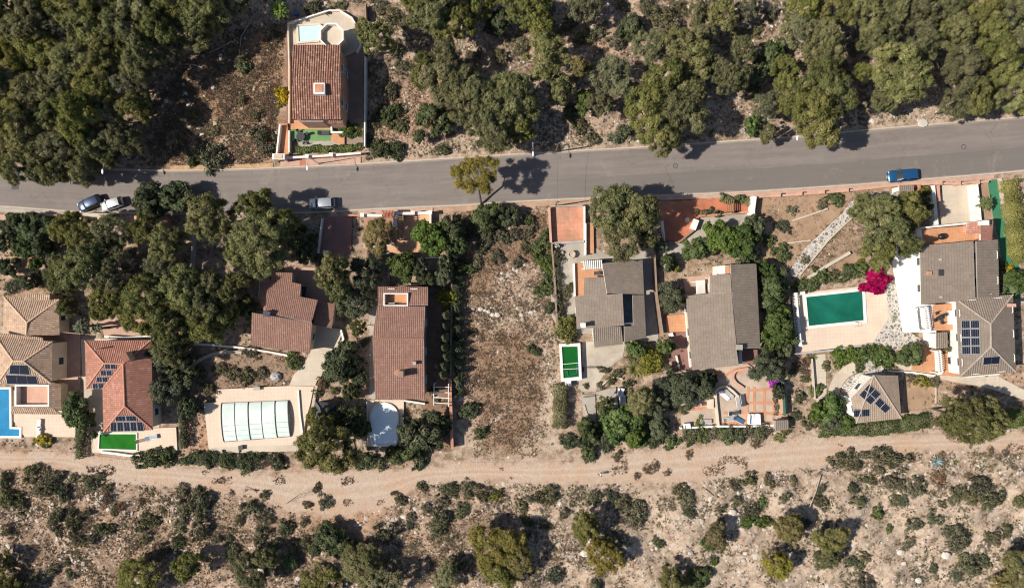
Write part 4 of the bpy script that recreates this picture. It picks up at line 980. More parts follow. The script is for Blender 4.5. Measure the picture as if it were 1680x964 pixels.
r, F = block(E, [[(1601.5,395.5,5.3),(1636.7,393,4.6),(1639,484,4.6),(1603.5,488,5.3)]], 4.6, M_['white'], T_['grey'], M_['greyw'], wave=.42, amp=.09, caps=False)
e_ = 4.6; rr = 6.0
a, b, c, d = (1568,490,e_), (1661.5,483,e_), (1666.5,610,e_), (1574.5,618,e_); u, v = (1625,531,rr), (1625.5,568.5,rr)
r, F = block(E, [[a, b, u], [b, c, v, u], [c, d, v], [d, a, u, v]], e_, M_['white'], T_['grey'], M_['greyw'], wave=.36, amp=.06, outline=[a, b, c, d], capm=plain('pale_ridge', (.33,.28,.235), .85))
solar(r, F[3], [(1576,525),(1606.5,524.5),(1608,581),(1577.5,581.5)], 2, 4, .05, grid=(4,))
solar(r, F[2], [(1612.5,585),(1640.5,583),(1639,596),(1611,598)], 1, 1, .06, name='solar_collector', grid=(2,))
chimney(r, F[1], 1656, 500.5, 1.1, .5, .7, M_['pink'], M_['cream'], cap=False)
for x in (1612.5, 1634): p0 = onroof(F[2], x, 600, .1); p1 = onroof(F[2], x, 605, .1); mb = MB(); mb.tube([p0, p1], .09, 6); mb.build('bracket', M_['redfl'], r)
# north annex with orange terrace
def boxpart(e, name, poly, z0, z1, mat): mb = MB(); mb.prism([G(x, y, z1) for x, y in poly], z0, z1); return mb.build(name, mat, e)
boxpart(E, 'roof_terrace', [(1513,376),(1590,370),(1609,371),(1609,396),(1513,402)], -.1, 3.4, M_['orange'])
mb = MB(); mb.strip([G(1510,374,4.2), G(1608,364,4.2)], .25, 3.3, 4.2); mb.build('parapet', M_['white'], E)
mb = MB(); mb.strip([G(1510,374,4.2), G(1513,403,4.2)], .3, 3.3, 4.2); mb.build('parapet', M_['white'], E)
r, F = block(E, [[(1586,366,4.6),(1608.5,363,5.2),(1608.5,384,5.2),(1584,384.5,4.6)]], 4.5, M_['pink'], T_['terra'], M_['white'], windows=False, caps=False)
r, F = block(E, [[(1608.5,363,5.2),(1629.5,361,4.6),(1627,394,4.6),(1608.5,394,5.2)]], 4.5, M_['pink'], T_['terra'], M_['white'], windows=False, caps=False)
chimney(r, F[0], 1609.5, 366.5, .9, .6, .8, M_['white'], M_['white'], cap=True)
# west white terrace
boxpart(E, 'terrace', [(1478,424),(1491,376),(1508,374),(1510,499),(1536,499),(1536,545),(1494,545)], -.1, 2.6, plain('white_terrace_floor', (.80,.79,.77), .8, .04, 1))
boxpart(E, 'terrace', [(1533,500),(1567,497),(1570,541),(1533,542)], -.1, 3.0, M_['orange'])
boxpart(E, 'mat', [(1555,510),(1567,509),(1568,531),(1555,532)], 3.0, 3.06, M_['cloth'])
slab('patio', [(1535,540),(1576,540),(1578,616),(1536,614)], M_['orange'], 1.4)
slab('patio', [(1503,563),(1537,563),(1537,613),(1494,606)], M_['orange'], .7)
def balustrade(e, pts, h0, h1, n, mat=M_['white'], w=.3):
    A, B = G(*pts[0], h1), G(*pts[1], h1); d = B-A; ang = math.atan2(d.y, d.x)
    for z, hh, nm in ((h1, .12, 'top_rail'), (h0+.06, .12, 'bottom_rail')):
        mb = MB(); c = (A+B)/2; mb.box((c.x, c.y, z-hh/2), (d.length, w, hh), ang); mb.build(nm, mat, e)
    for k in range(n):
        p = A.lerp(B, (k+.5)/n); mb = MB(); mb.lathe((p.x, p.y, h0+.1), [(.08, 0), (.14, (h1-h0)*.3), (.08, (h1-h0)*.65), (.12, (h1-h0)-.2)], 8); mb.build('baluster', mat, e)
    for p in (A, B): mb = MB(); mb.box((p.x, p.y, (h0+h1)/2+.05), (.4, .4, h1-h0+.1)); mb.build('end_post', mat, e)
for pp, hz in ((((1521,504),(1525,542)), 2.6), (((1503,507),(1507,541)), 2.6), (((1541,576),(1543,612)), 1.4), (((1563,563),(1566,607)), 1.4)):
    g = G(*pp[0], hz+1); balustrade(E, pp, hz, hz+1.0, 13)
pergola('white slatted pergola over the terrace steps left of the big hip roof', [(1514,505),(1519,541),(1526,540),(1521,504)], 4.2, 13, M_['white'], sw=.14)
pergola('white slatted pergola over the lower orange landing of the big white villa', [(1538,576),(1541,612),(1546,611),(1543,575)], 3.0, 10, M_['white'], sw=.14)
E2 = home('porch', 'small grey porch roof between the villa terrace and orange landing', 'porch', 1545, 556)
block(E2, [[(1535,546,3.6),(1554,544.5,3.6),(1555,570,3.2),(1535,572,3.2)]], 3.2, M_['white'], T_['grey'], M_['white'], windows=False, ins=.1)
slab('driveway', [(1545,304),(1596,303),(1597,366),(1540,370)], M_['concp'], .15)
gwall('broad white wall right of the villa driveway', [(1600,302),(1603,330),(1606,362)], M_['white'], 1.5, .95)
gwall('white wall left of the villa driveway', [(1531,304),(1534,335),(1537,369)], M_['white'], 1.4, .6)
gwall('brown gate side wall left of the villa driveway', [(1540,304),(1543,345)], M_['pink'], 1.2, .3)
slab('green_path', [(1620,297),(1640,293),(1650,340),(1664,400),(1672,440),(1675,490),(1655,490),(1640,400),(1628,350)], M_['turf'], .04)
slab('flower_bed', [(1608,300),(1620,297),(1628,350),(1632,362),(1610,362)], M_['soil'], .035, block=False)
gwall('irregular grey stone wall along the green strip', [(1642,292),(1648,335),(1660,380),(1674,420)], M_['stone'], .6, .45)
E = home('gatehouse', 'small grey gate roof on the pink street wall beside the big pine', 'gate', 1487, 309)
block(E, [[(1475,303.5,2.5),(1499,303,2.5),(1499,314,2.3),(1475,315,2.3)]], 2.3, M_['white'], T_['grey'], M_['cream'], windows=False, ins=.2)
gwall('terracotta terrace wall below the small grey gate roof', [(1500,306),(1509,304),(1507,330)], M_['terra'], 1.2, .35)
slab('path', [(1420,318),(1475,315),(1475,326),(1425,345)], CR, .1)
# teal pool deck
slab('pool_deck', [(1302,481),(1322,479),(1425,468),(1452,475),(1457,520),(1430,562),(1304,579)], M_['deck'], .35)
slab('path', [(1452,466),(1462,462),(1480,480),(1492,545),(1520,562),(1500,572),(1428,572),(1425,562),(1456,520)], CR, .3)
slab('path', [(1478,424),(1490,425),(1494,545),(1480,545),(1472,470)], CR, .305)
pool('large teal swimming pool with white coping and a white balustrade on its left', [(1322.5,486),(1415.5,476),(1418,526),(1327,535.5)], watermat('pool_teal', (.003,.046,.026), (.014,.145,.10), .16, .05), z=.5, wd=.45)
E = home('balustrade', 'white balustrade casting a toothed shadow left of the teal pool', 'balustrade', 1310, 525)
balustrade(E, ((1306,482),(1314,566)), .3, 1.7, 19, w=.34)
mb = MB(); mb.prism([G(1303,481,.6), G(1308.5,480.5,.6), G(1316.5,566,.6), G(1311,567,.6)], -.1, .5); mb.build('plinth', M_['white'], E)
gwall('low stone wall under the cream deck of the teal pool', [(1304,580),(1360,575),(1428,564)], M_['greyw'], .5, .3)
gwall('white stub wall at the upper left corner of the teal pool', [(1303,483),(1321,480)], M_['white'], 1.1, .5)
def ladder(label, p, cat='pool ladder'):
    e = empty('pool_ladder', G(*p, 0), label, cat); c = G(*p, .5)
    for s in (-.25, .25): mb = MB(); mb.tube([(c.x+s, c.y-.5, .35), (c.x+s, c.y-.4, 1.1), (c.x+s, c.y+.2, 1.1), (c.x+s, c.y+.35, .3)], .03, 6); mb.build('rail', M_['steel'], e)
    for k in range(2): mb = MB(); mb.box((c.x, c.y+.3, .5+k*.22), (.5, .1, .04)); mb.build('step', M_['steel'], e)
ladder('metal ladder on the lower edge of the teal pool', (1405, 531))
# --- garden house
E = home('house', 'small white garden house with diagonal solar panels above the ivy hedge', 'house', 1435, 655, 2.8)
e_ = 2.8
tp, rt_, rb, lb, ll = (1433,615,4.2), (1473,615.7,2.9), (1478.5,686,e_), (1404.6,694,e_), (1396,653,e_)
mid = (1474,684,3.0)
r, F = block(E, [[tp, rt_, rb], [tp, rb, lb], [tp, lb, ll]], e_, M_['white'], tilemat('dull_tan_tiles', [(.30,.23,.175),(.36,.28,.215),(.33,.25,.19)], .34, .42), M_['white'], wave=.34, amp=.04, outline=[tp, rt_, rb, lb, ll])
solar(r, F[1], [(1425.5,628.5),(1445,645.5),(1427.5,663.5),(1408.5,647)], 2, 2, .05, grid=(4,))
solar(r, F[1], [(1442.5,651),(1461,668.5),(1451.5,677.5),(1433.5,661)], 2, 1, .05, grid=(4,))
solar(r, F[1], [(1399.5,671.5),(1426,670),(1426,682),(1400,683.5)], 2, 1, .05, grid=(4,))
boxpart(E, 'terrace', [(1385.5,649),(1395,653),(1403,692),(1397,694)], -.1, 1.6, M_['white'])
def ring(cx, cy, r0, r1, a0, a1, sy=1, n=14): return arc(cx, cy, r1, r1*sy, a0, a1, n) + arc(cx, cy, r0, r0*sy, a1, a0, n)
slab('path', ring(1420,652,44,62,70,205), M_['concp'], .1)
slab('path', ring(1420,652,30,42,80,165), CR, .12)
slab('path', [(1336,582),(1354,580),(1356,648),(1340,660),(1334,620)], M_['concp'], .07)
slab('path', [(1422,588),(1450,586),(1452,614),(1424,616)], CR, .14)
slab('path', [(1466,596),(1600,612),(1640,618),(1700,650),(1700,662),(1620,636),(1490,612)], M_['concp'], .09)
slab('path', [(1620,616),(1638,616),(1640,640),(1622,636)], M_['concp'], .13)
slab('flower_bed', [(1484,612),(1535,620),(1538,660),(1500,675),(1480,660)], M_['soil'], .028, block=False)
gwall('white border wall above the three clipped balls', [(1458,608),(1500,611),(1535,616)], M_['white'], .5, .25)
gwall('thin fence line left of the garden path below the teal pool', [(1333,588),(1338,655)], M_['concp'], .8, .12)
gwall('thin stone border right of the bare soil bed by the garden house', [(1536,622),(1536,662)], M_['concp'], .3, .15)
gwall('white wall strip under the big hip roof', [(1588,617),(1640,613)], M_['white'], .8, .3)
for ln, lab in (([(1133,704),(1170,704)], None),): pass

# --- left plots south of the road
slab('driveway', [(136,350),(182,344),(184,357),(140,362)], M_['concp'], .12)
gwall('pink street wall with pillars below the parked pair of cars', [(70,353),(105,354),(138,358)], M_['pink'], 1.0, .25, cap=M_['pink'], pillars=[(107,354.5),(137,360)])
gwall('pink pillar wall at the foot of the drive under the pines', [(222,354),(224,372)], M_['pink'], 1.2, .5)
slab('patio', [(222,358),(280,358),(285,392),(226,392)], plain('pink_stone_terrace', (.36,.19,.155), .9, .3, 1.2), .08, block=False)
gwall('thin grey wall under the pines left of the angular brown house', [(317,385),(313,432),(310,470)], M_['greyw'], 1.2, .25)
slab('driveway', [(536,356),(578,354),(577,412),(526,418)], M_['maroon'], .3)
gwall('white slanting wall left of the maroon driveway', [(528,358),(521,415)], M_['white'], 1.1, .2)
gwall('white wall foot at the lower end of the maroon driveway', [(530,412),(541,417)], M_['white'], 1.0, .5)
gwall('low orange kerb wall between the maroon driveway and the street', [(570,353),(594,353)], M_['terra'], .8, .3)
slab('patio', [(597,354),(652,354),(654,396),(600,408)], plain('dull_terrace', (.34,.19,.13), .9, .2, .8), .2, block=False)  # floor in a darker, duller tone than the peach paving
slab('patio', [(652,352),(706,352),(704,380),(690,414),(604,416),(600,406),(650,402)], plain('peach_paving', (.56,.33,.20), .9, .12, .6, stain=(.42,.25,.16)), .21)
gwall('white street wall left of the red tiled gate roof', [(594,353),(628,353.5)], M_['white'], 1.2, .35, cap=M_['white'], pillars=[(595,353)])
gwall('white street wall right of the red tiled gate roof', [(648,350),(676,350),(706,349)], M_['white'], 1.2, .35, cap=M_['white'], pillars=[(678,349.5),(706,349)])
gwall('thick white pillar wall beside the dark-slatted pergola', [(649,350),(649,372)], M_['white'], 1.4, .8)
gwall('white end wall at the corner of the peach paved terrace', [(706,350),(706,366)], M_['white'], 1.2, .3)
gwall('low curved white step wall below the yellow-leaved tree', [(608,405),(625,403),(648,401)], M_['white'], .5, .25)
gwall('thin white upright wall in the yellow-leaved tree bed', [(608,386),(608,405)], M_['white'], .8, .15)
gwall('short white retaining wall below the large-leaved green tree', [(697,423),(738,422)], M_['white'], .6, .2)
gwall('short white wall above the roof terrace of the long brown house', [(676,467),(722,467)], M_['white'], .7, .25)
gwall('grey wall left of the bright tree above the long brown house', [(638,424),(638,462)], M_['greyw'], .9, .2)
gwall('pale hooped wall above the grey-leaved tree', [(618,425),(624,417),(638,415)], M_['white'], .8, .2)
E = home('gatehouse', 'little gate roof of red tile rolls over the white street wall', 'gate', 636, 348); g = G(636.5, 349.5, 2.3); mb = MB()
for k in range(9): mb.tube([(g.x-.92+k*.23, g.y-.75, 2.2), (g.x-.92+k*.23, g.y, 2.5), (g.x-.92+k*.23, g.y+.45, 2.3)], .08, 6)
mb.build('roof', M_['redfl'], E)
for s in (-.85, .85): mb = MB(); mb.box((g.x+s, g.y, 1.1), (.3, .5, 2.3)); mb.build('pillar', M_['white'], E)
pergola('dark-slatted pergola beside the white gate pillars', [(653,392),(653,354),(661,354),(661,392)], 2.3, 13, M_['wood'])
slab('patio', [(0,352),(66,352),(66,362),(0,362)], M_['pave'], .05)
slab('patio', [(160,516),(250,512),(252,551),(172,552)], M_['pave'], .05)
# ================================================================== VEGETATION
def leafquads(rs, cen, nrm, size, aspect=.55):
    """one rhombus leaf clump per row, facing nrm roughly"""
    n = len(cen); nrm = nrm / (np.linalg.norm(nrm, axis=1, keepdims=True) + 1e-9)
    r = rs.normal(size=(n, 3)); u = np.cross(nrm, r); u /= np.linalg.norm(u, axis=1, keepdims=True) + 1e-9; w = np.cross(nrm, u)
    s = (size * rs.uniform(.6, 1.4, n))[:, None]
    v = np.stack([cen - u*s, cen - w*s*aspect, cen + u*s, cen + w*s*aspect], 1).reshape(-1, 3)
    return v
def sph(rs, n, up=0.0):
    d = rs.normal(size=(n, 3)); d /= np.linalg.norm(d, axis=1, keepdims=True); d[:, 2] = d[:, 2]*(1-up*.5) + up*.5; return d / np.linalg.norm(d, axis=1, keepdims=True)
def crownmesh(name, seed, R0, H0, M, K, cr, leaf, mat, style='pine', jit=.75, sparse=0.0, flat=.75, base=0.0):
    rs = np.random.RandomState(seed); ph = rs.uniform(0, 6.28, 4); cs = []; tries = 0; lobes = rs.uniform(-.5, .5, (5, 2)) * R0
    def outl(th): return 1 + (.16*np.sin(2*th+ph[0]) + .12*np.sin(3*th+ph[1]) + .09*np.sin(5*th+ph[2])) * (1.5 if style == 'shrub' else 1)
    mind = cr * (.85 if style != 'shrub' else .7)
    while len(cs) < M and tries < M*40:
        tries += 1; th = rs.uniform(0, 6.283); u = math.sqrt(rs.uniform(0, 1)); r = R0*u*outl(th)
        top = math.sqrt(max(0, 1-u*u*.92)); lay = rs.choice([1.0, .72, .45], p=[.62, .25, .13])
        z = base + H0 * top * lay + rs.normal() * .08 * H0
        z += .10*H0*math.sin(r*1.7/R0*3 + th*2 + ph[3])
        p = (r*math.cos(th), r*math.sin(th), max(z, base))
        if any((p[0]-q[0])**2 + (p[1]-q[1])**2 + (p[2]-q[2])**2 < mind*mind for q in cs): continue
        if sparse and math.sin(p[0]*2.1/R0*2+ph[0])*math.sin(p[1]*2.3/R0*2+ph[1]) > 1 - sparse: continue
        cs.append(p)
    cs = np.array(cs); V = []; T = []
    for c in cs:
        k = int(K * rs.uniform(.7, 1.2)); rr = cr * rs.uniform(.65, 1.25)
        d = sph(rs, k, .35); rad = rr * rs.uniform(.35, 1.08, k)[:, None]**jit
        pos = c + d * rad * np.array([1, 1, flat])
        nr = d + rs.normal(size=(k, 3)) * .42 + np.array([0, 0, .15])
        V.append(leafquads(rs, pos, nr, leaf, .5 if style == 'pine' else .75))
        T.append(np.clip(rs.uniform(.0, .8) + rs.normal(size=k)*.12 + (rs.uniform(0, 1, k) > .97)*.5, 0, 1))
    if style != 'shrub':      # oversized dark inner leaves, added so the crown casts a solid shadow
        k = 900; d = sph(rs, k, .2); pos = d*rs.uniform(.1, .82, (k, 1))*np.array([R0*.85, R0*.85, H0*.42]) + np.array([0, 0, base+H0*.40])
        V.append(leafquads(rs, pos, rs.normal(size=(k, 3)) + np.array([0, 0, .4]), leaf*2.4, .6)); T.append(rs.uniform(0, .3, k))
    V = np.concatenate(V); T = np.concatenate(T); q = np.arange(len(V)).reshape(-1, 4)
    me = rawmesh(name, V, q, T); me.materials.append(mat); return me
def lobedcrown(name, seed, R0, H0, nl, lr, cl, K, cr, leaf, mat, base, aspect=.5, thin=0.0):
    """crown of rounded boughs with dark gaps between them"""
    rs = np.random.RandomState(seed); ph = rs.uniform(0, 6.28, 3); Lb = []; tries = 0
    while len(Lb) < nl and tries < 4000:
        tries += 1; th = rs.uniform(0, 6.283); u = math.sqrt(rs.uniform(0, 1)); r = (R0-lr*.75)*u*(1+.22*math.sin(2*th+ph[0])+.16*math.sin(3*th+ph[1])+.1*math.sin(5*th+ph[2]))
        z = base + H0*math.sqrt(max(.04, 1-u*u*.85))*rs.uniform(.74, 1.0) - lr*.3; p = np.array([r*math.cos(th), r*math.sin(th), z])
        if any(np.linalg.norm((p-q)*np.array([1, 1, .55])) < lr*.92 for q, _ in Lb): continue
        Lb.append((p, lr*rs.uniform(.62, 1.3)))
    for k in range(nl//2):      # lower skirt of boughs
        th = rs.uniform(0, 6.283); r = (R0-lr*.6)*rs.uniform(.55, 1.05); Lb.append((np.array([r*math.cos(th), r*math.sin(th), base+H0*rs.uniform(.1, .4)]), lr*rs.uniform(.6, 1)))
    V = []; T = []
    for c, R_ in Lb:
        tl = rs.uniform(.1, .75); m = int(cl*(R_/lr)**2)+2; dd = sph(rs, m, .45)
        for d0 in dd:
            cc = c + d0*R_*rs.uniform(.6, .95)*np.array([1, 1, .8]); k = int(K*rs.uniform(.6, 1.2)*(1-thin*rs.uniform(0, 1))); d = sph(rs, k, .25)
            pos = cc + d*cr*rs.uniform(.3, 1.05, k)[:, None]
            nr = d*.75 + d0*.75 + rs.normal(size=(k, 3))*.36 + np.array([0, 0, .1]); V.append(leafquads(rs, pos, nr, leaf, aspect))
            T.append(np.clip(tl + rs.normal()*.10 + rs.normal(size=k)*.10 + (rs.uniform(0, 1, k) > .975)*.6, 0, 1))
        k = int(90*(R_/lr)**2); d = sph(rs, k, .2); V.append(leafquads(rs, c + d*R_*rs.uniform(.1, .75, (k, 1)), rs.normal(size=(k, 3))+np.array([0, 0, .3]), leaf*2, .6)); T.append(rs.uniform(0, .25, k))  # coarse inner leaves added to fill out the bough's shadow
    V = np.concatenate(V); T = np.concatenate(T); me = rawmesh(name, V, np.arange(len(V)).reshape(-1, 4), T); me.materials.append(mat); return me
def trunkmesh(name, seed, H, r0, R0, lean=.0, limbs=6):
    rs = random.Random(seed); mb = MB(); a = rs.uniform(0, 6.28)
    pts = [Vector((lean*H*(k/5)**1.5*math.cos(a)+rs.uniform(-.06, .06), lean*H*(k/5)**1.5*math.sin(a)+rs.uniform(-.06, .06), H*k/5-.15*(k == 0))) for k in range(6)]
    mb.tube(pts, [r0*(1-.14*k) for k in range(6)], 8)
    for k in range(limbs):
        b = pts[2+k % 4]; an = a + 2.4*k; L = R0*rs.uniform(.5, .85)
        e = b + Vector((math.cos(an)*L, math.sin(an)*L, H*rs.uniform(.12, .4))); m = (b+e)/2 + Vector((0, 0, -.15))
        mb.tube([b, m, e], [r0*.45, r0*.3, r0*.12], 6)
    me = bpy.data.meshes.new(name); me.from_pydata(mb.v, [], mb.f); me.materials.append(M_['bark']); me.update(); return me
KIN = {}   # kind -> (crown meshes, trunk meshes, R0 ref radius, crown base height, crown height)
def reg(kind, mat, n, R0, H0, M, K, cr, leaf, base, style='pine', sparse=0, flat=.75, jit=.75):
    cr_ = [crownmesh('crown', hash_(kind)+i, R0, H0, M, K, cr, leaf, L_[mat], style, jit, sparse, flat) for i in range(n)]
    tr = [trunkmesh('trunk', hash_(kind)*3+i, base+H0*.7, .05*R0+.06, R0, .05) for i in range(3)]
    KIN[kind] = (cr_, tr, R0, base, H0)
def hash_(s): return sum(ord(c)*(i+3) for i, c in enumerate(s)) % 9973
reg('pine', 'pine', 1, 3.6, 4.3, 105, 170, .90, .12, 2.3, sparse=.10, flat=.85)
reg('pineg', 'pineg', 1, 3.4, 3.8, 105, 120, .84, .11, 2.3, sparse=.25, flat=.85)
reg('piney', 'piney', 1, 3.4, 3.9, 105, 165, .84, .115, 2.1, sparse=.12, flat=.85)
reg('dark', 'dark', 4, 2.6, 3.0, 70, 85, .66, .16, .6, 'broad')
reg('green', 'green', 4, 2.4, 2.8, 60, 80, .62, .18, .8, 'broad')
reg('olive', 'olive', 3, 2.6, 3.0, 80, 110, .62, .11, .9, 'broad')
reg('yellow', 'yellow', 2, 2.0, 1.6, 45, 70, .58, .16, .5, 'broad')
SHR = {}
def regs(kind, mat, n, R0, H0, M, K, cr, leaf, sparse=0): SHR[kind] = ([crownmesh('shrub', hash_(kind)*2+i, R0, H0, M, K, cr, leaf, L_[mat], 'shrub', .75, sparse, .8) for i in range(n)], R0, H0)
regs('dark', 'dark', 6, 1.4, 1.1, 40, 60, .38, .10, .22)
regs('mid', 'mid', 6, 1.4, 1.0, 42, 60, .35, .09, .3)
regs('green', 'green', 4, 1.4, 1.0, 36, 60, .38, .11, .2)
regs('olive', 'scrub', 6, 1.4, .9, 44, 62, .34, .085, .35)
regs('grey', 'olive', 2, 1.4, 1.0, 36, 66, .42, .09)
regs('yellow', 'yellow', 2, 1.4, 1.0, 30, 60, .42, .11)
regs('rust', 'rust', 2, 1.4, .7, 30, 46, .42, .09, .35)

for kd, mt, nv, nl, lr, K, lf, th_ in (('pine','pine',8,30,.82,44,.105,0), ('pineg','pineg',5,28,.76,36,.10,.3), ('piney','piney',5,28,.76,42,.10,0), ('dark','dark',5,13,.82,34,.15,0), ('green','green',5,12,.78,30,.17,0), ('olive','olive',4,15,.74,44,.10,0)):
    _c, _t, R0_, b0_, H0_ = KIN[kd]; KIN[kd] = ([lobedcrown('crown', 500+hash_(kd)+i, R0_, H0_, nl, lr, 15, K, .36, lf, L_[mt], b0_, .42 if kd[0] == 'p' else .6, th_) for i in range(nv)], _t, R0_, b0_, H0_)
# ------------------------------------------------------------------ labels that single each plant out
LM = [('the tall red-tiled villa',520,135), ('the fan palm at the top edge',455,12), ('the two cars parked together',165,333), ('the lone silver car',528,333), ('the blue car',1484,287),
 ('the stepped blue pool',10,675), ('the upper sand-tiled roof',50,520), ('the house with stepped panels',205,630), ('the angular brown house',465,510), ('the glass-covered pool',420,690), ('the roof-terrace brown house',655,545),
 ('the pale oval pool',632,690), ('the raised dark green pool',936,595), ('the grey roof with slot',1005,490), ('the wide plain grey roof',1185,520), ('the teal pool',1370,505),
 ('the big white villa',1570,480), ('the garden house with panels',1435,655), ('the bright green pool',193,724), ('the hiker',985,776), ('the orange-banded patio',1235,660), ('the spiky yucca',1042,605),
 ('the square terracotta forecourt',930,368), ('the diagonal stone path',1350,390), ('the leaning roadside pine',783,290), ('the row of cypresses',728,570), ('the fallen pale log',1335,805), ('the blue agave',1537,756), ('the maroon driveway',555,385), ('the red forecourt',1150,340), ('the slate tent pavilion',531,677), ('the white boulder row',800,512)]
ORD = ['nearest','second nearest','third nearest','fourth nearest','fifth nearest','sixth nearest','seventh nearest','eighth nearest','ninth nearest','tenth nearest','eleventh nearest','twelfth nearest','thirteenth nearest','fourteenth nearest','fifteenth nearest']
NUM = ['first','second','third','fourth','fifth','sixth','seventh','eighth','ninth','tenth','eleventh','twelfth','thirteenth','fourteenth','fifteenth','sixteenth','seventeenth','eighteenth','nineteenth','twentieth']
DIRS = ['right of','above right of','above','above left of','left of','below left of','below','below right of']
WOODS = [('the top left wood', [(-60,-60),(430,-60),(430,30),(300,110),(280,310),(-60,310)]), ('the wood above the road centre', [(600,-60),(1125,-60),(1125,262),(690,262),(600,120)]), ('the wood at top right', [(1125,-60),(1760,-60),(1760,262),(1125,262)]),
 ('the bottom left scrub', [(-60,770),(310,770),(310,1020),(-60,1020)]), ('the scrub below the covered pool', [(310,770),(620,770),(620,1020),(310,1020)]), ('the bottom centre scrub', [(620,770),(940,770),(940,1020),(620,1020)]), ('the scrub below the hiker', [(940,790),(1200,790),(1200,1020),(940,1020)]),
 ('the scrub under the log', [(1200,760),(1420,760),(1420,1020),(1200,1020)]), ('the bottom right scrub', [(1420,735),(1760,735),(1760,1020),(1420,1020)])]
PL = []     # (object, look, px, py)
def addlabel(o, look, px, py): PL.append((o, look, px, py))
def finish_labels():
    A = {}; B = {}
    for o, look, px, py in PL:
        w = next((nm for nm, pg in WOODS if bool(inpoly(np.array([px]), np.array([py]), pg)[0])), None)
        if w: A.setdefault((look, w), []).append((o, px, py)); continue
        nm, x, y = min(LM, key=lambda l: math.hypot(l[1]-px, l[2]-py)); a = math.degrees(math.atan2(y-py, px-x)) % 360
        B.setdefault((look, nm, DIRS[int((a+22.5)//45) % 8]), []).append((math.hypot(x-px, y-py), o.name, o))
    for (look, nm, d), l in B.items():
        l.sort(key=lambda e: e[:2])
        for k, (_, _, o) in enumerate(l):
            o['label'] = (f'{look} {d} {nm}' if len(l) == 1 else f'{look}, {ORD[min(k, 14)]} {d} {nm}')
    for (look, w), l in A.items():
        if len(l) == 1: l[0][0]['label'] = f'{look} in {w}, the only one'; continue
        l.sort(key=lambda e: e[2]); nr = max(1, min(6, int(round(math.sqrt(len(l)/1.6))))); per = math.ceil(len(l)/nr); rows = [l[i:i+per] for i in range(0, len(l), per)]
        for ri, row in enumerate(rows):
            row.sort(key=lambda e: e[1])
            for k, (o, _, _) in enumerate(row):
                o['label'] = (f'{look}, {NUM[k]} from left, {w}' if len(rows) == 1 else f'{look}, {NUM[k]} from left in {NUM[ri]} row down, {w}')
OCC = []
TN = dict(pine=('pine_tree','pine'), pineg=('pine_tree','pine'), piney=('pine_tree','pine'), dark=('broadleaf_tree','tree'), green=('broadleaf_tree','tree'), olive=('olive_tree','tree'), yellow=('broadleaf_tree','tree'))
LOOK = dict(pine='olive-green pine', pineg='greyish pine', piney='yellowish pine', dark='dark leafy tree', green='bright green tree', olive='grey-leaved tree', yellow='yellow-leaved tree')
GRP = dict(pine='pines of the wood and gardens', pineg='pines of the wood and gardens', piney='pines of the wood and gardens', dark='dark garden trees', green='green garden trees', olive='grey-leaved garden trees', yellow='yellow-leaved garden trees')
_ti = [0]
def tree(kind, px, py, r, hs=1.0, rs=None):
    cr_, tr, R0, base, H0 = KIN[kind]; _ti[0] += 1; k = _ti[0]; rs = random.Random(k*17+5)
    s = r * S * (.97 if (px < 420 and 340 < py < 570) else 1.03) / R0; low = py > 790; bh = base * (.55 + .45*s) * hs * (.3 if low else 1); zs = (.55 + .45*s) * hs * rs.uniform(.9, 1.1) * (.72 if low else 1)
    g = G(px, py, bh + H0*zs*.55); z0 = terz(g.x, g.y); nm, cat = TN[kind]
    e = empty(nm, (g.x, g.y, z0), None, cat, GRP[kind])
    c = bpy.data.objects.new('crown', cr_[k % len(cr_)]); COL.objects.link(c); c.parent = e
    c.location = (0, 0, bh); c.rotation_euler = (rs.uniform(-.07, .07), rs.uniform(-.07, .07), rs.uniform(0, 6.28)); c.scale = (s*rs.uniform(.9, 1.1), s*rs.uniform(.9, 1.1), zs)
    t = bpy.data.objects.new('trunk', tr[k % 3]); COL.objects.link(t); t.parent = e; tz = (bh + H0*zs*.7)/(base+H0*.7)
    t.scale = (s, s, tz); t.rotation_euler = (0, 0, rs.uniform(0, 6.28))
    size = 'large ' if r >= 38 else ('small ' if r <= 22 else ''); addlabel(e, size + LOOK[kind], px, py); OCC.append((px, py, r)); return e
SLOOK = dict(mid='muted green shrub', dark='dark green shrub', green='bright green shrub', olive='olive-brown shrub', grey='grey-green shrub', yellow='yellow-green shrub', rust='reddish dry shrub')
def shrub(kind, px, py, r, hs=1.0, sx=1.0, label=None, ground=True):
    ms, R0, H0 = SHR[kind]; _ti[0] += 1; k = _ti[0]; rs = random.Random(k*13+3); s = r*S/R0*1.02
    g = G(px, py, H0*s*.4); z = terz(g.x, g.y)
    o = bpy.data.objects.new('shrub', ms[k % len(ms)]); COL.objects.link(o); o.location = (g.x, g.y, z+.02); o.rotation_euler = (0, 0, rs.uniform(0, 6.28) if sx == 1 else 0); ax = rs.uniform(.78, 1.3) if sx == 1 and ground else 1
    o.scale = (s*sx*ax, s/ax, s*hs*rs.uniform(.85, 1.1)); tag(o, None, 'shrub', 'shrubs of the scrub and gardens')
    if label: o['label'] = label
    else: addlabel(o, ('large ' if r >= 20 else ('small ' if r <= 9 else '')) + SLOOK[kind], px, py)
    OCC.append((px, py, r)); return o
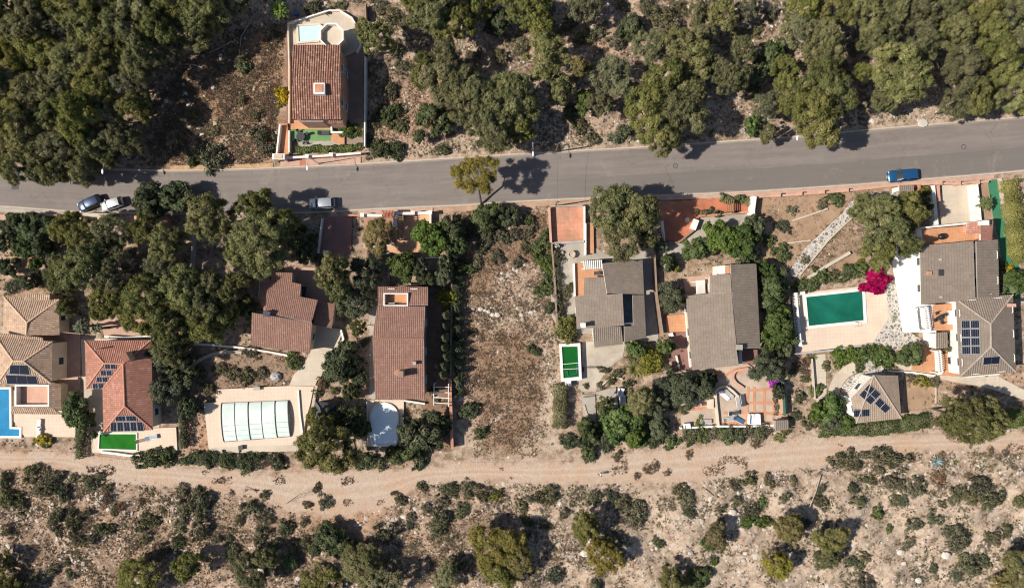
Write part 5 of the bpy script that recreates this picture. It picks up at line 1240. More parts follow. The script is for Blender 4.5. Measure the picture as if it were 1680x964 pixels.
def boxfoliage(name, pts, w, h, mat, dens=75, leaf=.11, label=None, cat='hedge', group=None, round_=.35, name_o='hedge', bumpy=.16):
    """hedge along a photo-space polyline, clipped or shaggy"""
    rs = np.random.RandomState(hash_(label or name)); P = [G(x, y, h*.8) for x, y in pts]; V = []; T = []
    org = Vector((sum(p.x for p in P)/len(P), sum(p.y for p in P)/len(P), 0))
    for a, b in zip(P[:-1], P[1:]):
        L = (Vector((b.x, b.y)) - Vector((a.x, a.y))).length; d = np.array([(b.x-a.x)/L, (b.y-a.y)/L]); nn = np.array([-d[1], d[0]])
        n = int(dens * (L+w*.5) * (w + 2*h)); t = rs.uniform(-.1, L+.1, n); ang = rs.uniform(0, math.pi, n)
        ca, sa = np.cos(ang), np.sin(ang); p_ = 1-round_*.55
        su = np.sign(ca)*np.abs(ca)**p_; sz = np.abs(sa)**p_
        wob = 1 + bumpy*np.sin(t*2.1+ang*2) + bumpy*.7*np.sin(t*4.7+1) + rs.normal(size=n)*.06
        y = su*w/2*wob; z = sz*h*wob*rs.uniform(.25, 1, n)**.4
        cen = np.stack([a.x+d[0]*t+nn[0]*y-org.x, a.y+d[1]*t+nn[1]*y-org.y, np.maximum(z, .03)], 1)
        nr = np.stack([nn[0]*su, nn[1]*su, sz+.1], 1) + rs.normal(size=(n, 3))*.5
        V.append(leafquads(rs, cen, nr, leaf, .6)); T.append(np.clip(.4 + .3*np.sin(t*1.7) + rs.normal(size=n)*.18, 0, 1))
    V = np.concatenate(V); T = np.concatenate(T); me = rawmesh(name, V, np.arange(len(V)).reshape(-1, 4), T); me.materials.append(L_[mat])
    o = bpy.data.objects.new(name_o, me); COL.objects.link(o); o.location = org; tag(o, label, cat, group)
    for x, y in pts: OCC.append((x, y, w/S/2))
    return o

# ---- top left wood
wood = [(20,10,34),(72,6,32),(125,12,36),(182,6,34),(238,12,34),(292,8,36),(348,14,36),(400,8,26),(0,55,32),(52,58,34),(105,50,30),(158,58,36),(214,52,32),(268,55,34),(325,52,32),
 (28,104,34),(82,98,34),(134,106,32),(190,100,30),(240,98,32),(6,150,30),(60,150,34),(112,152,32),(166,148,34),(218,146,28),(34,200,36),(90,196,30),(142,198,32),(192,192,26),(232,180,22),
 (10,248,30),(58,242,34),(112,248,34),(165,240,30),(208,232,26),(100,280,24),(140,274,24),(172,262,22),(282,92,24),(-30,30,34),(-32,100,34),(-34,180,34),(-30,240,30),(40,272,26),(75,276,24)]
r_ = random.Random(4)
for x, y, r in wood: tree(r_.choice(['pine','pine','pine','piney','pineg']), x + r_.uniform(-4, 4), y + r_.uniform(-4, 4), r*1.04, r_.uniform(.95, 1.3))
# ---- centre and right wood
for k, x, y, r, h in [('pine',619,70,28,1.25),('pine',712,22,38,1.2),('pine',745,45,30,1.1),('pine',690,5,30,1.1),('dark',820,42,24,1.2),('pine',856,20,28,1.1),('pine',700,118,24,1),('pine',742,142,40,1.05),('pineg',730,110,28,1),
 ('pine',778,168,36,1.1),('pine',832,172,40,1.15),('pine',808,214,34,1.1),('pine',850,212,26,1),('dark',708,200,30,.9),('pine',880,28,30,1.1),('pineg',955,12,26,1),('pine',898,98,34,1.1),('piney',946,118,15,1.3),('pineg',1000,132,34,1),('dark',1034,48,22,1),
 ('pineg',1062,78,26,.9),('pine',1118,78,28,1),('pine',1088,135,34,1.1),('pine',1060,190,38,1.15),('pine',1105,190,40,1.15),('pine',1085,225,28,1.1),('pine',1122,150,30,1.1),('green',958,172,16,1),('pineg',985,172,22,.8),('pineg',1140,30,20,.8),
 ('pineg',1150,62,20,.9),('pine',1142,104,26,1.1),('pine',1190,132,30,1),('dark',1232,128,24,1.1),('green',1262,95,26,.9),('pineg',1300,62,30,1),('pine',1345,82,34,1.1),('pine',1345,145,40,1.2),('pine',1282,122,26,1),('pine',1330,198,40,1.2),('pineg',1252,178,24,.9),('pine',1292,165,28,1),
 ('pine',1180,30,22,.9),('pineg',1222,22,20,.8),('pine',1312,18,28,1),('green',1232,204,14,.8),('pine',1258,222,14,.8),('pine',1372,24,28,1),('pine',1410,32,28,1.1),('pine',1452,20,30,1.1),('pine',1492,32,28,1.1),('pine',1540,14,30,1.1),('pine',1600,20,32,1.1),('pineg',1648,26,30,1.1),
 ('pine',1428,72,28,1.1),('pine',1468,128,40,1.15),('pine',1500,74,30,1.1),('pine',1555,62,28,1.1),('pine',1618,72,32,1.1),('pine',1670,62,28,1.1),('pine',1410,120,15,.9),('pine',1562,118,36,1.15),('pine',1588,160,28,1.1),('pine',1632,112,30,1.1),('pine',1652,148,30,1.1),('pineg',1560,176,22,1),('pine',1680,172,22,1),
 ('pine',1445,165,22,1),('pineg',1720,40,32,1.1),('pine',1720,120,32,1.1),('pine',790,12,24,1),('pine',920,150,22,.9),('pine',1620,165,18,.9),('pine',1530,55,20,1),('pine',1215,85,20,.9)]:
    tree(k, x, y, r, h)
for k, x, y, r, h in [('dark',72,402,20,1),('green',60,432,12,.8),('olive',96,428,18,1),('dark',14,438,18,1),('dark',92,466,16,1),('olive',44,462,14,.8),('pine',120,505,18,1),('pine',178,500,26,1.1),('pine',208,494,26,1.05),('pine',372,520,22,1.05),('dark',405,505,18,1),
 ('pine',180,412,28,1.1),('dark',505,410,18,1),('olive',566,500,18,1),('pine',560,470,22,1),('dark',700,458,16,1),('olive',690,438,14,1),('dark',578,640,16,1),('olive',592,620,14,.9),('pine',990,662,14,.8),('dark',965,705,18,.9),('olive',1000,715,14,.8),('green',1040,710,18,.9),('olive',1075,668,20,1),('dark',1080,700,18,.9),
 ('dark',1095,430,14,.9),('olive',1085,402,12,.8),('yellow',1106,436,9,.8),('green',1255,440,16,1),('dark',1250,462,14,1),('dark',1262,508,16,1),('olive',1290,540,12,.9),('dark',1276,640,12,.9) ,('olive',1362,690,14,.8),('green',1650,478,16,.8),('olive',1516,334,9,1.5),('olive',1514,352,9,1.5),('yellow',1517,313,8,1.2),('dark',1552,572,9,.8),('olive',1098,606,9,.9)]:
    tree(k, x, y, r, h)
# ---- leaning roadside pine
e = empty('pine_tree', (G(790, 337).x, G(790, 337).y, 0), 'yellowish pine leaning over the road, alone on the centre verge', 'pine'); 
mb = MB(); b_ = Vector(e.location); tp = G(782, 300, 4.4); mb.tube([b_ + Vector((0,0,-.1)), b_.lerp(tp, .45)+Vector((.05,0,-.1)), b_.lerp(tp, .8)+Vector((.1,.1,.3)), tp + Vector((0,.4,.8))], [.2,.17,.14,.07], 8)
for dx, dy in ((-1.2,.4),(1.1,.9),(.3,1.9),(-.8,1.6)): mb.tube([b_.lerp(tp,.8)+Vector((.1,.1,.3)), tp+Vector((dx,dy,1.2))], [.09,.03], 6)
mb.build('trunk', M_['bark'], e)
c = bpy.data.objects.new('crown', KIN['piney'][0][1]); COL.objects.link(c); c.parent = e; g = G(782, 290, 6.0); c.location = (g.x-b_.x, g.y-b_.y, 4.6); c.scale = (1.06,.95,.85); OCC.append((783,290,28))
# ---- trees of the plots
for k, x, y, r, h in [('dark',22,365,24,1),('dark',55,372,28,1),('dark',8,398,22,1),('green',38,405,20,.8),('dark',92,372,18,.9),('dark',245,330,30,1.15),('dark',290,324,28,1.1),('dark',234,336,16,1),('pine',122,375,28,1.1),('pine',152,392,30,1.1),('pineg',192,384,28,1.1),
 ('pine',150,435,44,1.15),('pine',112,455,30,1.1),('pine',195,445,34,1.1),('pine',246,376,26,1.05),('pine',278,398,30,1.1),('pineg',270,440,28,1),('pine',250,486,38,1.1),('pine',310,478,40,1.1),('pine',352,492,34,1.1),('pine',290,532,36,1.1),('pine',384,474,30,1.1),('pine',342,530,32,1.1),('pine',232,520,26,1.05),
 ('pine',348,360,36,1.15),('pine',432,396,46,1.2),('pine',428,336,26,1.1),('pine',468,376,26,1.1),('dark',492,386,24,1),('pine',398,410,26,1),('pine',548,446,28,1.1),('olive',602,448,30,1.1),('piney',622,386,27,.75),('green',706,390,30,1),('green',664,438,24,1),
 ('dark',745,372,20,1.5),('dark',752,402,17,1.4),('dark',735,430,18,1.2),('olive',728,455,16,1),('yellow',734,488,15,1),('dark',800,358,24,.9),('dark',832,355,18,.8),
 ('green',128,672,26,.9),('dark',142,700,18,.8),('dark',278,588,30,1.1),('olive',272,640,26,1),('dark',300,618,24,1),('dark',312,668,18,.9),('dark',262,560,20,1),('pine',288,570,24,1),
 ('dark',562,596,30,1.1),('dark',568,690,29,1.05),('pine',540,730,42,1.15),('pine',528,690,20,1),('dark',590,704,18,.9),('olive',590,500,24,1),('olive',572,478,20,1),('pine',588,536,12,1),('dark',696,712,33,1.05),('dark',672,742,18,1),('dark',728,700,14,1),
 ('pine',1000,342,34,1.2),('pine',1045,352,36,1.2),('pine',1020,385,32,1.15),('pine',1062,392,16,1),('olive',1102,487,24,1),('green',1140,408,22,1),('green',1182,388,28,1.05),('green',1216,396,26,1.05),('dark',1238,372,20,1),('dark',1222,420,18,.9),
 ('pine',1440,372,38,1.2),('pine',1478,345,28,1.15),('pine',1432,412,28,1.1),('pine',1412,345,24,1.1),('pine',1470,392,28,1.1),('green',1268,480,22,1.15),('green',1270,545,28,1.15),('dark',1286,575,16,1),('olive',1256,602,28,1.1),('green',1282,516,16,1),
 ('olive',1128,640,32,1.05),('dark',1155,625,18,.9),('piney',1051,655,24,1.0),('green',1018,693,30,1),('green',1046,680,16,.9),('green',1090,566,14,1.3),('green',1040,572,15,.9),('yellow',1070,590,18,1),('olive',1092,640,22,1),('yellow',928,541,16,1),
 ('pine',1560,678,34,1),('pine',1592,690,36,1.05),('pine',1612,664,20,.95),('green',1492,583,20,1),('green',1342,672,16,1),('green',1366,668,20,1),('green',1388,694,14,.8),('green',1664,462,18,.9),
 # bottom scrub
 ('piney',812,888,44,1.15),('piney',845,905,32,1.1),('pine',820,930,26,1.05),('pine',598,925,34,1),('pineg',638,948,26,1),('pine',960,858,24,1.15),('piney',990,910,28,1.05),('pine',1100,950,24,1),('piney',1172,872,20,1),('piney',1290,865,26,1.1),('piney',1352,880,28,1.1),('pine',1348,908,20,1),('piney',1270,920,24,1.05),
 ('piney',1664,936,34,1.05),('pine',235,942,34,1),('pine',312,922,24,1),('pine',415,930,30,1),('pine',440,912,20,1),('pine',532,948,28,1),('dark',542,884,28,1),('pineg',735,944,24,.9),('dark',1145,950,22,.9),('pine',5,920,20,.9),('piney',1640,955,20,.9),('pine',20,965,26,.9)]:
    tree(k, x, y, r, h)
# ---- shrubs: (kind, px, py, radius in photo pixels)
SH = []
for k, l in (('mid', [(990,606,7),(1003,622,8),(985,632,6),(1015,612,8),(962,632,5),(1030,632,9),(1035,590,7),(955,604,4),(925,650,6),(1100,660,8),(1120,670,9),(1090,690,9),(1060,700,10),(1355,600,7),(1320,620,8),(1312,650,9),(1305,680,9),(1325,695,10),(1300,610,8),(1660,600,6),(1600,612,5),(1620,610,5),(700,680,9),(715,655,6),(720,690,9),(710,640,6),(668,690,8),(500,420,9),(520,425,8),(590,590,8),(580,570,8),(600,560,7),(520,645,8),(530,632,7),(550,640,7),(1110,560,4),(1118,575,4),(1121,590,4),(660,640,0.1)][:-1]),
  ('dark', [(402,108,12),(435,232,20),(345,258,22),(318,262,10),(640,188,17),(632,182,12),(657,206,14),(1020,220,16),(935,185,12),(652,246,13),(625,245,14),(728,246,8),(515,12,13),(560,9,8),
   (10,785,12),(55,775,17),(85,785,16),(75,802,15),(105,806,14),(150,793,14),(15,815,18),(30,828,14),(95,848,14),(125,852,15),(175,866,13),(190,833,9),(242,855,15),(230,863,9),(295,886,12),(268,838,5),(110,923,7),(115,943,9),
   (336,824,20),(412,835,16),(436,848,13),(428,880,15),(292,890,12),(382,902,13),(532,822,14),(475,862,9),(452,892,12),(692,797,9),(655,818,12),(740,803,13),(770,812,9),(812,808,8),(900,812,17),(882,815,12),(722,868,12),
   (972,815,13),(1125,822,13),(1225,785,13),(1205,797,9),(1345,822,14),(1235,788,9),(1395,800,9),(1410,930,10),(1530,848,13),(1568,882,20),(1588,926,18),(1612,918,12),(1672,820,12),(1655,870,11),(1180,832,9),(1130,812,12),
   (250,752,20),(275,750,13),(310,752,13),(342,750,13),(372,756,13),(402,760,14),(455,755,13),(415,748,12),(610,756,16),(590,758,13),(650,750,12),(690,752,14),(965,738,16),(945,725,13),(1000,722,12),(1075,718,13),(1210,712,14),(1245,708,12),(768,672,14),(788,710,10),
   (940,470,8),(895,450,9),(905,505,11),(868,360,9),(875,412,8),(893,385,7),(882,478,8),(875,575,9),(760,440,14),(752,560,9),(985,722,12),(930,722,12),(755,470,9),(980,960,12),(645,740,12),(1410,603,8),(520,800,8),(35,955,18),(165,780,8),(1560,575,8)]),
  ('green', [(633,872,16),(722,855,10),(1235,840,14),(1605,798,17),(865,855,8),(895,860,9),(1225,855,10),(1252,856,11),(1252,822,8),(1162,890,11),(478,916,14),(470,865,13),(505,888,11),(1282,415,14),(1371,326,12),(482,592,13),(576,214,15),(890,402,16),(893,428,14),(1080,890,8),(1440,840,10),(1625,820,16),(900,440,13),(897,470,12),(1405,822,10),
   (1260,395,10),(1395,582,15),(1415,582,15),(1436,580,15),(1455,584,17),(1375,584,13),(1640,435,11),(1348,452,14),(1330,466,13),(1390,448,15),(1410,440,12),(1312,466,10),(980,700,13),(960,704,12),(1340,640,10),(660,352,5),(505,960,10),(1190,710,14),(1150,708,14),(1130,715,12),(1100,724,12),(1050,724,12),(1172,920,6),(1460,868,6),(1497,858,11)]),
  ('olive', [(413,578,12),(1388,753,26),(1456,755,28),(1040,845,24),(1022,826,15),(1115,805,13),(1087,38,24),(960,60,16),(930,40,14),(1010,70,15),(985,50,13),(975,15,14),(905,50,13),(900,20,12),(300,806,12),(325,806,10),(300,860,14),(330,865,18),(395,850,9),(435,812,9),(305,832,16),(505,828,8),(535,870,14),(560,900,14),(790,808,14),(765,798,12),(725,820,12),(720,845,16),(745,925,18),(858,830,10),(925,840,9),(865,875,7),
   (997,890,13),(1180,850,8),(1205,822,10),(1260,788,10),(1285,815,9),(1425,786,12),(1455,785,15),(1472,792,12),(1502,798,16),(1468,820,11),(1565,808,15),(1585,812,14),(1628,880,14),(1490,890,12),(1418,912,10),(1420,956,16),(1545,825,8),(1300,786,7),(15,870,11),(60,950,14),(85,935,12),(240,882,10),(270,900,10),(145,838,10),(120,783,8),(175,800,10),(20,925,12),(130,880,11),(100,870,9),(155,880,9),(500,855,8),(675,845,9),(700,830,8),
   (640,150,12),(615,200,11),(660,110,12),(650,80,12),(640,30,15),(625,12,14),(665,40,12),(605,232,11),(730,88,12),(780,95,13),(850,75,14),(820,95,12),(950,205,13),(970,225,12),(1150,130,10),(1235,55,13),(1205,55,12),(1260,25,12),(1160,15,12),(1115,12,12),(1060,15,13),(1020,8,12),(1390,80,12),(1380,110,12),(1345,20,12),(455,60,8),(395,165,8),(420,190,9),(350,215,9),(300,230,10),(320,190,10),
   (770,380,14),(792,400,15),(822,385,13),(780,432,11),(815,422,12),(845,385,11),(850,430,9),(785,375,12),(870,380,10),(880,400,11),(800,385,12),(775,545,7),(862,405,9),(1350,335,9),(1300,345,8),(1320,425,8),(1365,450,9),(930,480,10),(920,510,11),(912,450,10),(917,420,9),(1015,745,7),(330,610,9),(380,612,12),(405,618,13),(430,612,10),(345,640,12),(360,605,10),(1160,470,8)]),
  ('grey', [(735,800,10),(760,835,11),(672,860,7),(912,943,14),(1000,812,9),(425,905,7),(360,883,6),(378,882,6),(1130,838,9),(1480,820,8),(1552,870,10),(1395,920,9),(430,870,6),(1345,800,7),(1285,372,11),(20,470,12),(60,455,12),(85,440,12),(1320,855,8),(1530,930,7),(1568,944,8),(540,20,7)]),
  ('yellow', [(812,812,9),(945,125,8),(462,165,9),(75,725,9),(1280,716,8),(1290,706,7)]),
  ('rust', [(178,815,10),(200,830,8),(520,645,8),(528,630,10),(440,760,6),(1062,770,8),(1075,764,8),(1045,780,6),(1095,775,6),(1130,745,7),(1240,728,8),(1545,745,6),(1495,752,6),(1538,785,12),(1585,780,6),(1315,600,12),(1325,590,9),(300,815,7),(230,822,6),(380,808,5),(1625,738,6),(1650,742,6),(1010,750,6)])):
    for x, y, r in l:
            kk = k
            if y > 768 and k == 'dark': kk = ('mid', 'olive', 'mid', 'dark', 'mid')[(x*7+y*3) % 5]; r = r*.86
            if y > 768 and k == 'olive': r = r*.9
            if y > 768 and k == 'green': kk = ('green', 'mid')[(x+y) % 2]
            if y < 340 and k == 'dark' and (x+y) % 2: kk = 'mid'
            SH.append((kk, x, y, r))
big = {(1388,753): 1.3, (1456,755): 1.45}
for k, x, y, r in SH:
    if (x, y) in big: shrub(k, x, y, r*.72, .95, big[(x, y)])
    else: shrub(k, x, y, r)
# clipped balls beside the garden house
for x, y, r, lb in ((1495,619,7.5,'leftmost'),(1513,626,10,'middle and largest'),(1532,625,8.5,'rightmost')): shrub('olive' if r < 10 else 'yellow', x, y, r, 1.3, label=f'{lb} of three clipped ball shrubs beside the garden house', sx=1.001)
# flowering plants
def bloom(px, py, r, mat, label, sx=1.0, hs=1, n=5, name='bougainvillea'):
    me = crownmesh('bloom', hash_(label), 1.4, .9, 60, 220, .34, .12, L_[mat], 'shrub', .7, 0, .8); g = G(px, py, 1.2)
    o = bpy.data.objects.new(name, me); COL.objects.link(o); s = r*S/1.4; o.scale = (s*sx, s, s*hs); o.location = (g.x, g.y, .3); tag(o, label, 'flowering shrub'); OCC.append((px, py, r)); return o
bloom(1441, 461, 16, 'magenta', 'vivid magenta bougainvillea at the upper right corner of the teal pool', 1.25, 1.1)
bloom(1422, 472, 7, 'magenta', 'small magenta spray touching the coping of the teal pool', 1.3)
bloom(1275, 628, 8, 'purple', 'purple bougainvillea at the top of the green screen fence', 1.0)
bloom(462, 152, 12, 'flower', 'yellow-flowering shrub against the left wall of the tall red villa', .8, 1.2, name='flowering_shrub')
bloom(66, 722, 9, 'flower', 'yellow-leaved shrub below the stone patio of the sand-tiled house', 1.2, name='flowering_shrub')
bloom(1663, 440, 6, 'flower', 'orange-flowering shrub on the green strip right of the villa', .8, name='flowering_shrub')
bloom(1283, 480, 6, 'rust', 'dry reddish creeper on the wall right of the wide grey roof', 1, name='creeper') if False else None
# hedges
boxfoliage('hedge', [(127,702),(127,752)], 1.15, 1.8, 'green', label='narrow clipped green hedge running down to the track beside the bright green pool', round_=.15, bumpy=.04, leaf=.08, dens=110)
boxfoliage('hedge', [(298,645),(298,735)], 1.1, 1.8, 'dark', label='tall narrow dark hedge between the bright green pool and the covered pool plot', bumpy=.1)
boxfoliage('hedge', [(921,632),(920,702)], 2.3, 2.2, 'scrub', label='thick brown-green hedge below the raised dark green pool', bumpy=.08, dens=85)
boxfoliage('hedge', [(1344,706),(1392,702),(1440,703),(1490,696),(1528,690)], 2.4, 1.3, 'dark', label='dark ivy hedge along the track below the garden house', bumpy=.12)
boxfoliage('hedge', [(1625,690),(1655,688),(1700,684)], 2.8, 1.4, 'green', label='green hedge along the track at the right edge', bumpy=.15)
boxfoliage('hedge', [(1662,295),(1668,340),(1676,400),(1682,430)], 2.6, 2.0, 'pine', label='tall yellow-green hedge along the right edge beside the green strip', bumpy=.14, dens=85)
boxfoliage('hedge', [(486,246),(520,243),(560,243),(590,240)], 1.1, .8, 'green', label='low green planting behind the white front wall of the tall red villa', leaf=.12)
boxfoliage('hedge', [(1182,325),(1215,328),(1232,330)], 1.3, 1.0, 'green', label='straggly green creeper on the upper right corner of the red forecourt', leaf=.12, bumpy=.3)
boxfoliage('hedge', [(1142,350),(1165,346),(1186,350)], 1.1, .9, 'dark', label='dark planting along the low wall of the red forecourt', leaf=.12, bumpy=.3)
boxfoliage('hedge', [(1272,640),(1274,680)], .7, .7, 'olive', label='narrow grey-leaved planter strip on the orange-banded patio', leaf=.1, bumpy=.3)
boxfoliage('hedge', [(911,400),(914,470),(917,520)], 1.2, 1.2, 'scrub', label='ragged climber on the wall between empty plot and grey yard', leaf=.1, bumpy=.3)
boxfoliage('hedge', [(312,752),(350,752),(395,756),(430,760)], 2.0, 1.0, 'dark', label='low shaggy hedge along the track below the covered pool', leaf=.1, bumpy=.22)
boxfoliage('hedge', [(1120,712),(1170,710),(1230,708),(1262,706)], 2.0, 1.1, 'scrub', label='low ragged hedge along the track below the orange-banded patio', leaf=.1, bumpy=.25)
boxfoliage('hedge', [(1484,604),(1500,603)], .6, .6, 'dark', label='tiny hedge tuft above the white border wall') if False else None
boxfoliage('hedge', [(749,455),(751,520),(753,580),(754,650)], 1.3, 1.7, 'dark', label='dark ragged growth along the boundary wall beside the empty plot', leaf=.11, bumpy=.35, dens=60)
# narrow cypresses
def cypress(px, py, r, h, label):
    e = empty('cypress_tree', (0, 0, 0), label, 'cypress', 'cypresses between the brown house and the empty plot'); g = G(px, py, h*.75); e.location = (g.x, g.y, 0)
    rs = np.random.RandomState(int(px*7+py)); n = 2600; t = rs.uniform(0, 1, n)**.8; th = rs.uniform(0, 6.28, n); R_ = r*S*(1-t**2.2)*(.85+.2*np.sin(th*3+t*9))+.04
    rr = R_*rs.uniform(.5, 1.05, n); cen = np.stack([rr*np.cos(th), rr*np.sin(th), .3 + t*(h-.3)], 1); nr = np.stack([np.cos(th), np.sin(th), .5+0*t], 1)+rs.normal(size=(n, 3))*.45
    me = rawmesh('crown', leafquads(rs, cen, nr, .09, .5), np.arange(4*n).reshape(-1, 4), np.clip(.5+rs.normal(size=n)*.25, 0, 1)); me.materials.append(L_['mid' if int(px) % 2 else 'dark'])
    c = bpy.data.objects.new('crown', me); COL.objects.link(c); c.parent = e; mb = MB(); mb.tube([Vector((g.x, g.y, -.1)), Vector((g.x, g.y, h*.8))], [.12, .04], 6); mb.build('trunk', M_['bark'], e); OCC.append((px, py, r))
for k, (x, y) in enumerate([(731,517),(730,534),(729,554),(728,570),(732,585),(728,600),(726,615)]):
    cypress(x, y, 10.5, [4.6,4.4,5.2,4.8,4.9,5.0,5.3][k], f'small clipped cypress, {NUM[k]} from the top of the row beside the empty plot')

# palms, yucca, agave: leaves as arching blades from one centre
def rosette(name, px, py, h, L, n, mat, label, cat, trunk=0, w=.09, droop=.5, up=.6, leaflets=False, seed=1, zc=None):
    rs = random.Random(seed); g = G(px, py, h+trunk); V = []; T = []; Q = []; c = Vector((0, 0, trunk+h*.3))
    def blade(p0, d, L, w, dr, tone):
        pr = None; side = Vector((-d.y, d.x, 0)).normalized()
        for k in range(7):
            t = k/6; p = p0 + Vector((d.x, d.y, 0))*L*t*(1-.1*dr*t) + Vector((0, 0, d.z*L*t - dr*L*t*t*.6)); ww = w*(1-t)**.7+.006
            V.extend([tuple(p - side*ww), tuple(p + side*ww)]); 
            if pr is not None: i = len(V)-4; Q.append((i, i+1, i+3, i+2)); T.append(tone)
            pr = p
    for k in range(n):
        a = k*2.39996 + rs.uniform(-.15, .15); el = up*(1-k/n)*1.4 + .05; d = Vector((math.cos(a)*math.cos(el), math.sin(a)*math.cos(el), math.sin(el))); LL = L*rs.uniform(.8, 1.1)*(.7+.3*k/n)
        tone = rs.uniform(.1, .9)
        if leaflets:
            for j in range(2, 15):
                t = j/15; p = c + Vector((d.x, d.y, 0))*LL*t + Vector((0, 0, d.z*LL*t - droop*LL*t*t*.6)); sd_ = Vector((-d.y, d.x, 0)).normalized()
                for s_ in (-1, 1): blade(p, (sd_*s_*.9 + Vector((d.x, d.y, -.1))*.6).normalized(), LL*.24*(1.1-t*.6), .035, .4, tone)
            blade(c, d, LL, .04, droop, tone)
        else: blade(c, d, LL, w, droop, tone)
    me = rawmesh(name, np.array(V), np.array(Q), np.array(T)); me.materials.append(L_[mat]); OCC.append((px, py, L/S))
    if trunk:
        e = empty(name, (g.x, g.y, 0), label, cat); o = bpy.data.objects.new('crown', me); COL.objects.link(o); o.parent = e
        mb = MB(); mb.tube([Vector((g.x, g.y, -.1)), Vector((g.x, g.y, trunk*.5)), Vector((g.x, g.y, trunk+h*.3))], [.24, .2, .22], 10); mb.build('trunk', M_['bark'], e); return e
    o = bpy.data.objects.new(name, me); COL.objects.link(o); o.location = (g.x, g.y, terz(g.x, g.y)); return tag(o, label, cat)
rosette('palm_tree', 455, 14, 1, 1.9, 44, 'green', 'bright fan palm at the top edge beside the villa terrace', 'palm', 3.0, .1, .6, .8, True, 3)
rosette('palm_tree', 127, 536, 1, 1.5, 30, 'olive', 'pale-fronded palm above the house with stepped solar panels', 'palm', 4.0, .1, .7, .7, True, 5)
rosette('palm_tree', 155, 539, .8, 1.2, 22, 'olive', 'smaller palm right of the pale-fronded palm', 'palm', 3.0, .1, .7, .7, True, 6)
rosette('palm_tree', 1622, 333, 1, 1.6, 40, 'green', 'feathery palm on the green strip right of the villa driveway', 'palm', 2.2, .1, .6, .8, True, 8)
rosette('palm_tree', 1302, 556, .8, 1.4, 34, 'green', 'palm squeezed between the teal pool deck and green trees', 'palm', 2.0, .1, .6, .8, True, 9)
rosette('palm_tree', 1285, 448, .8, 1.3, 34, 'green', 'palm at the foot of the diagonal stone path', 'palm', 1.6, .1, .6, .8, True, 19)
rosette('palm_tree', 1292, 492, .8, 1.2, 30, 'rust', 'dry brown palm left of the teal pool balustrade', 'palm', 1.4, .1, .8, .6, True, 29)
rosette('yucca', 1042, 605, .9, 2.6, 90, 'yellow', 'big spiky yellow-striped yucca between the two grey-roofed houses', 'yucca', 0, .085, .35, .75, False, 2)
rosette('agave', 1537, 757, .3, 1.25, 30, 'blue', 'blue-grey agave with stiff spreading leaves below the right track', 'agave', 0, .13, .05, .6, False, 4)
rosette('agave', 1466, 522, .3, 1.15, 60, 'green', 'dark round cycad beside the crazy paving right of the teal pool', 'cycad', 0, .05, .4, .8, False, 11)
rosette('agave', 1567, 758, .2, .7, 16, 'green', 'small green agave right of the blue-grey agave', 'agave', 0, .09, .1, .6, False, 12)
rosette('agave', 1290, 374, .2, .8, 26, 'blue', 'spiky pale agave in the dry garden beside the stone path', 'agave', 0, .09, .1, .6, False, 13)
rosette('agave', 1408, 598, .3, .9, 40, 'green', 'small spiky palm on the crazy paving above the garden house', 'cycad', 0, .05, .4, .8, False, 14)
rosette('agave', 1336, 586, .3, .9, 26, 'green', 'small spiky plant at the top of the pale garden path', 'cycad', 0, .05, .4, .8, False, 15)
rosette('agave', 1461, 498, .2, .6, 20, 'yellow', 'yellowish spiky plant in the bed right of the teal pool', 'agave', 0, .05, .3, .8, False, 16)
rosette('agave', 1463, 484, .2, .5, 20, 'green', 'small green plant at the top of the bed right of the teal pool', 'agave', 0, .05, .3, .8, False, 17)
finish_labels()

# ------------------------------------------------------------------ loose stuff no one could count
RES = .25; NX, NY = int(184/RES), int(112/RES)
gx = (np.arange(NX)+.5)*RES-92; gy = (np.arange(NY)+.5)*RES-56; GX, GY = np.meshgrid(gx, gy); PX = 840+GX/S; PY = 482-GY/S
blk = np.zeros(GX.shape, bool)
for pg in BLOCK: blk |= inpoly(PX, PY, pg)
trk = inpoly(PX, PY, [(p[0], p[1]+4) for p in TRACK_T] + [(p[0], p[1]-6) for p in TRACK_B[::-1]])
dens_n = terr(GX.ravel()*1.7+9, GY.ravel()*1.3) * 0
def vnoise(x, y, s, seed):
    rs = np.random.RandomState(seed); t = rs.uniform(0, 1, (256, 256)); x = x/s; y = y/s; xi = np.floor(x).astype(int); yi = np.floor(y).astype(int); fx = x-xi; fy = y-yi
    fx = fx*fx*(3-2*fx); fy = fy*fy*(3-2*fy); g = lambda a, b: t[a % 256, b % 256]
    return (g(xi,yi)*(1-fx)+g(xi+1,yi)*fx)*(1-fy) + (g(xi,yi+1)*(1-fx)+g(xi+1,yi+1)*fx)*fy
def pick(n, prob, seed):
    rs = np.random.RandomState(seed); p = prob.ravel().astype(float); p /= p.sum(); i = rs.choice(len(p), n, p=p)
    x = GX.ravel()[i] + rs.uniform(-RES/2, RES/2, n); y = GY.ravel()[i] + rs.uniform(-RES/2, RES/2, n); return x, y, terr(x, y)
W4 = weights(GX.ravel(), GY.ravel()).reshape(*GX.shape, 4)
free = (~blk).astype(float); n6 = vnoise(GX, GY, 6, 1); n2_ = vnoise(GX, GY, 1.8, 2); n12 = vnoise(GX, GY, 12, 3)
below = PY > interp(PX, TRACK_B); above = PY < interp(PX, ROAD_T)
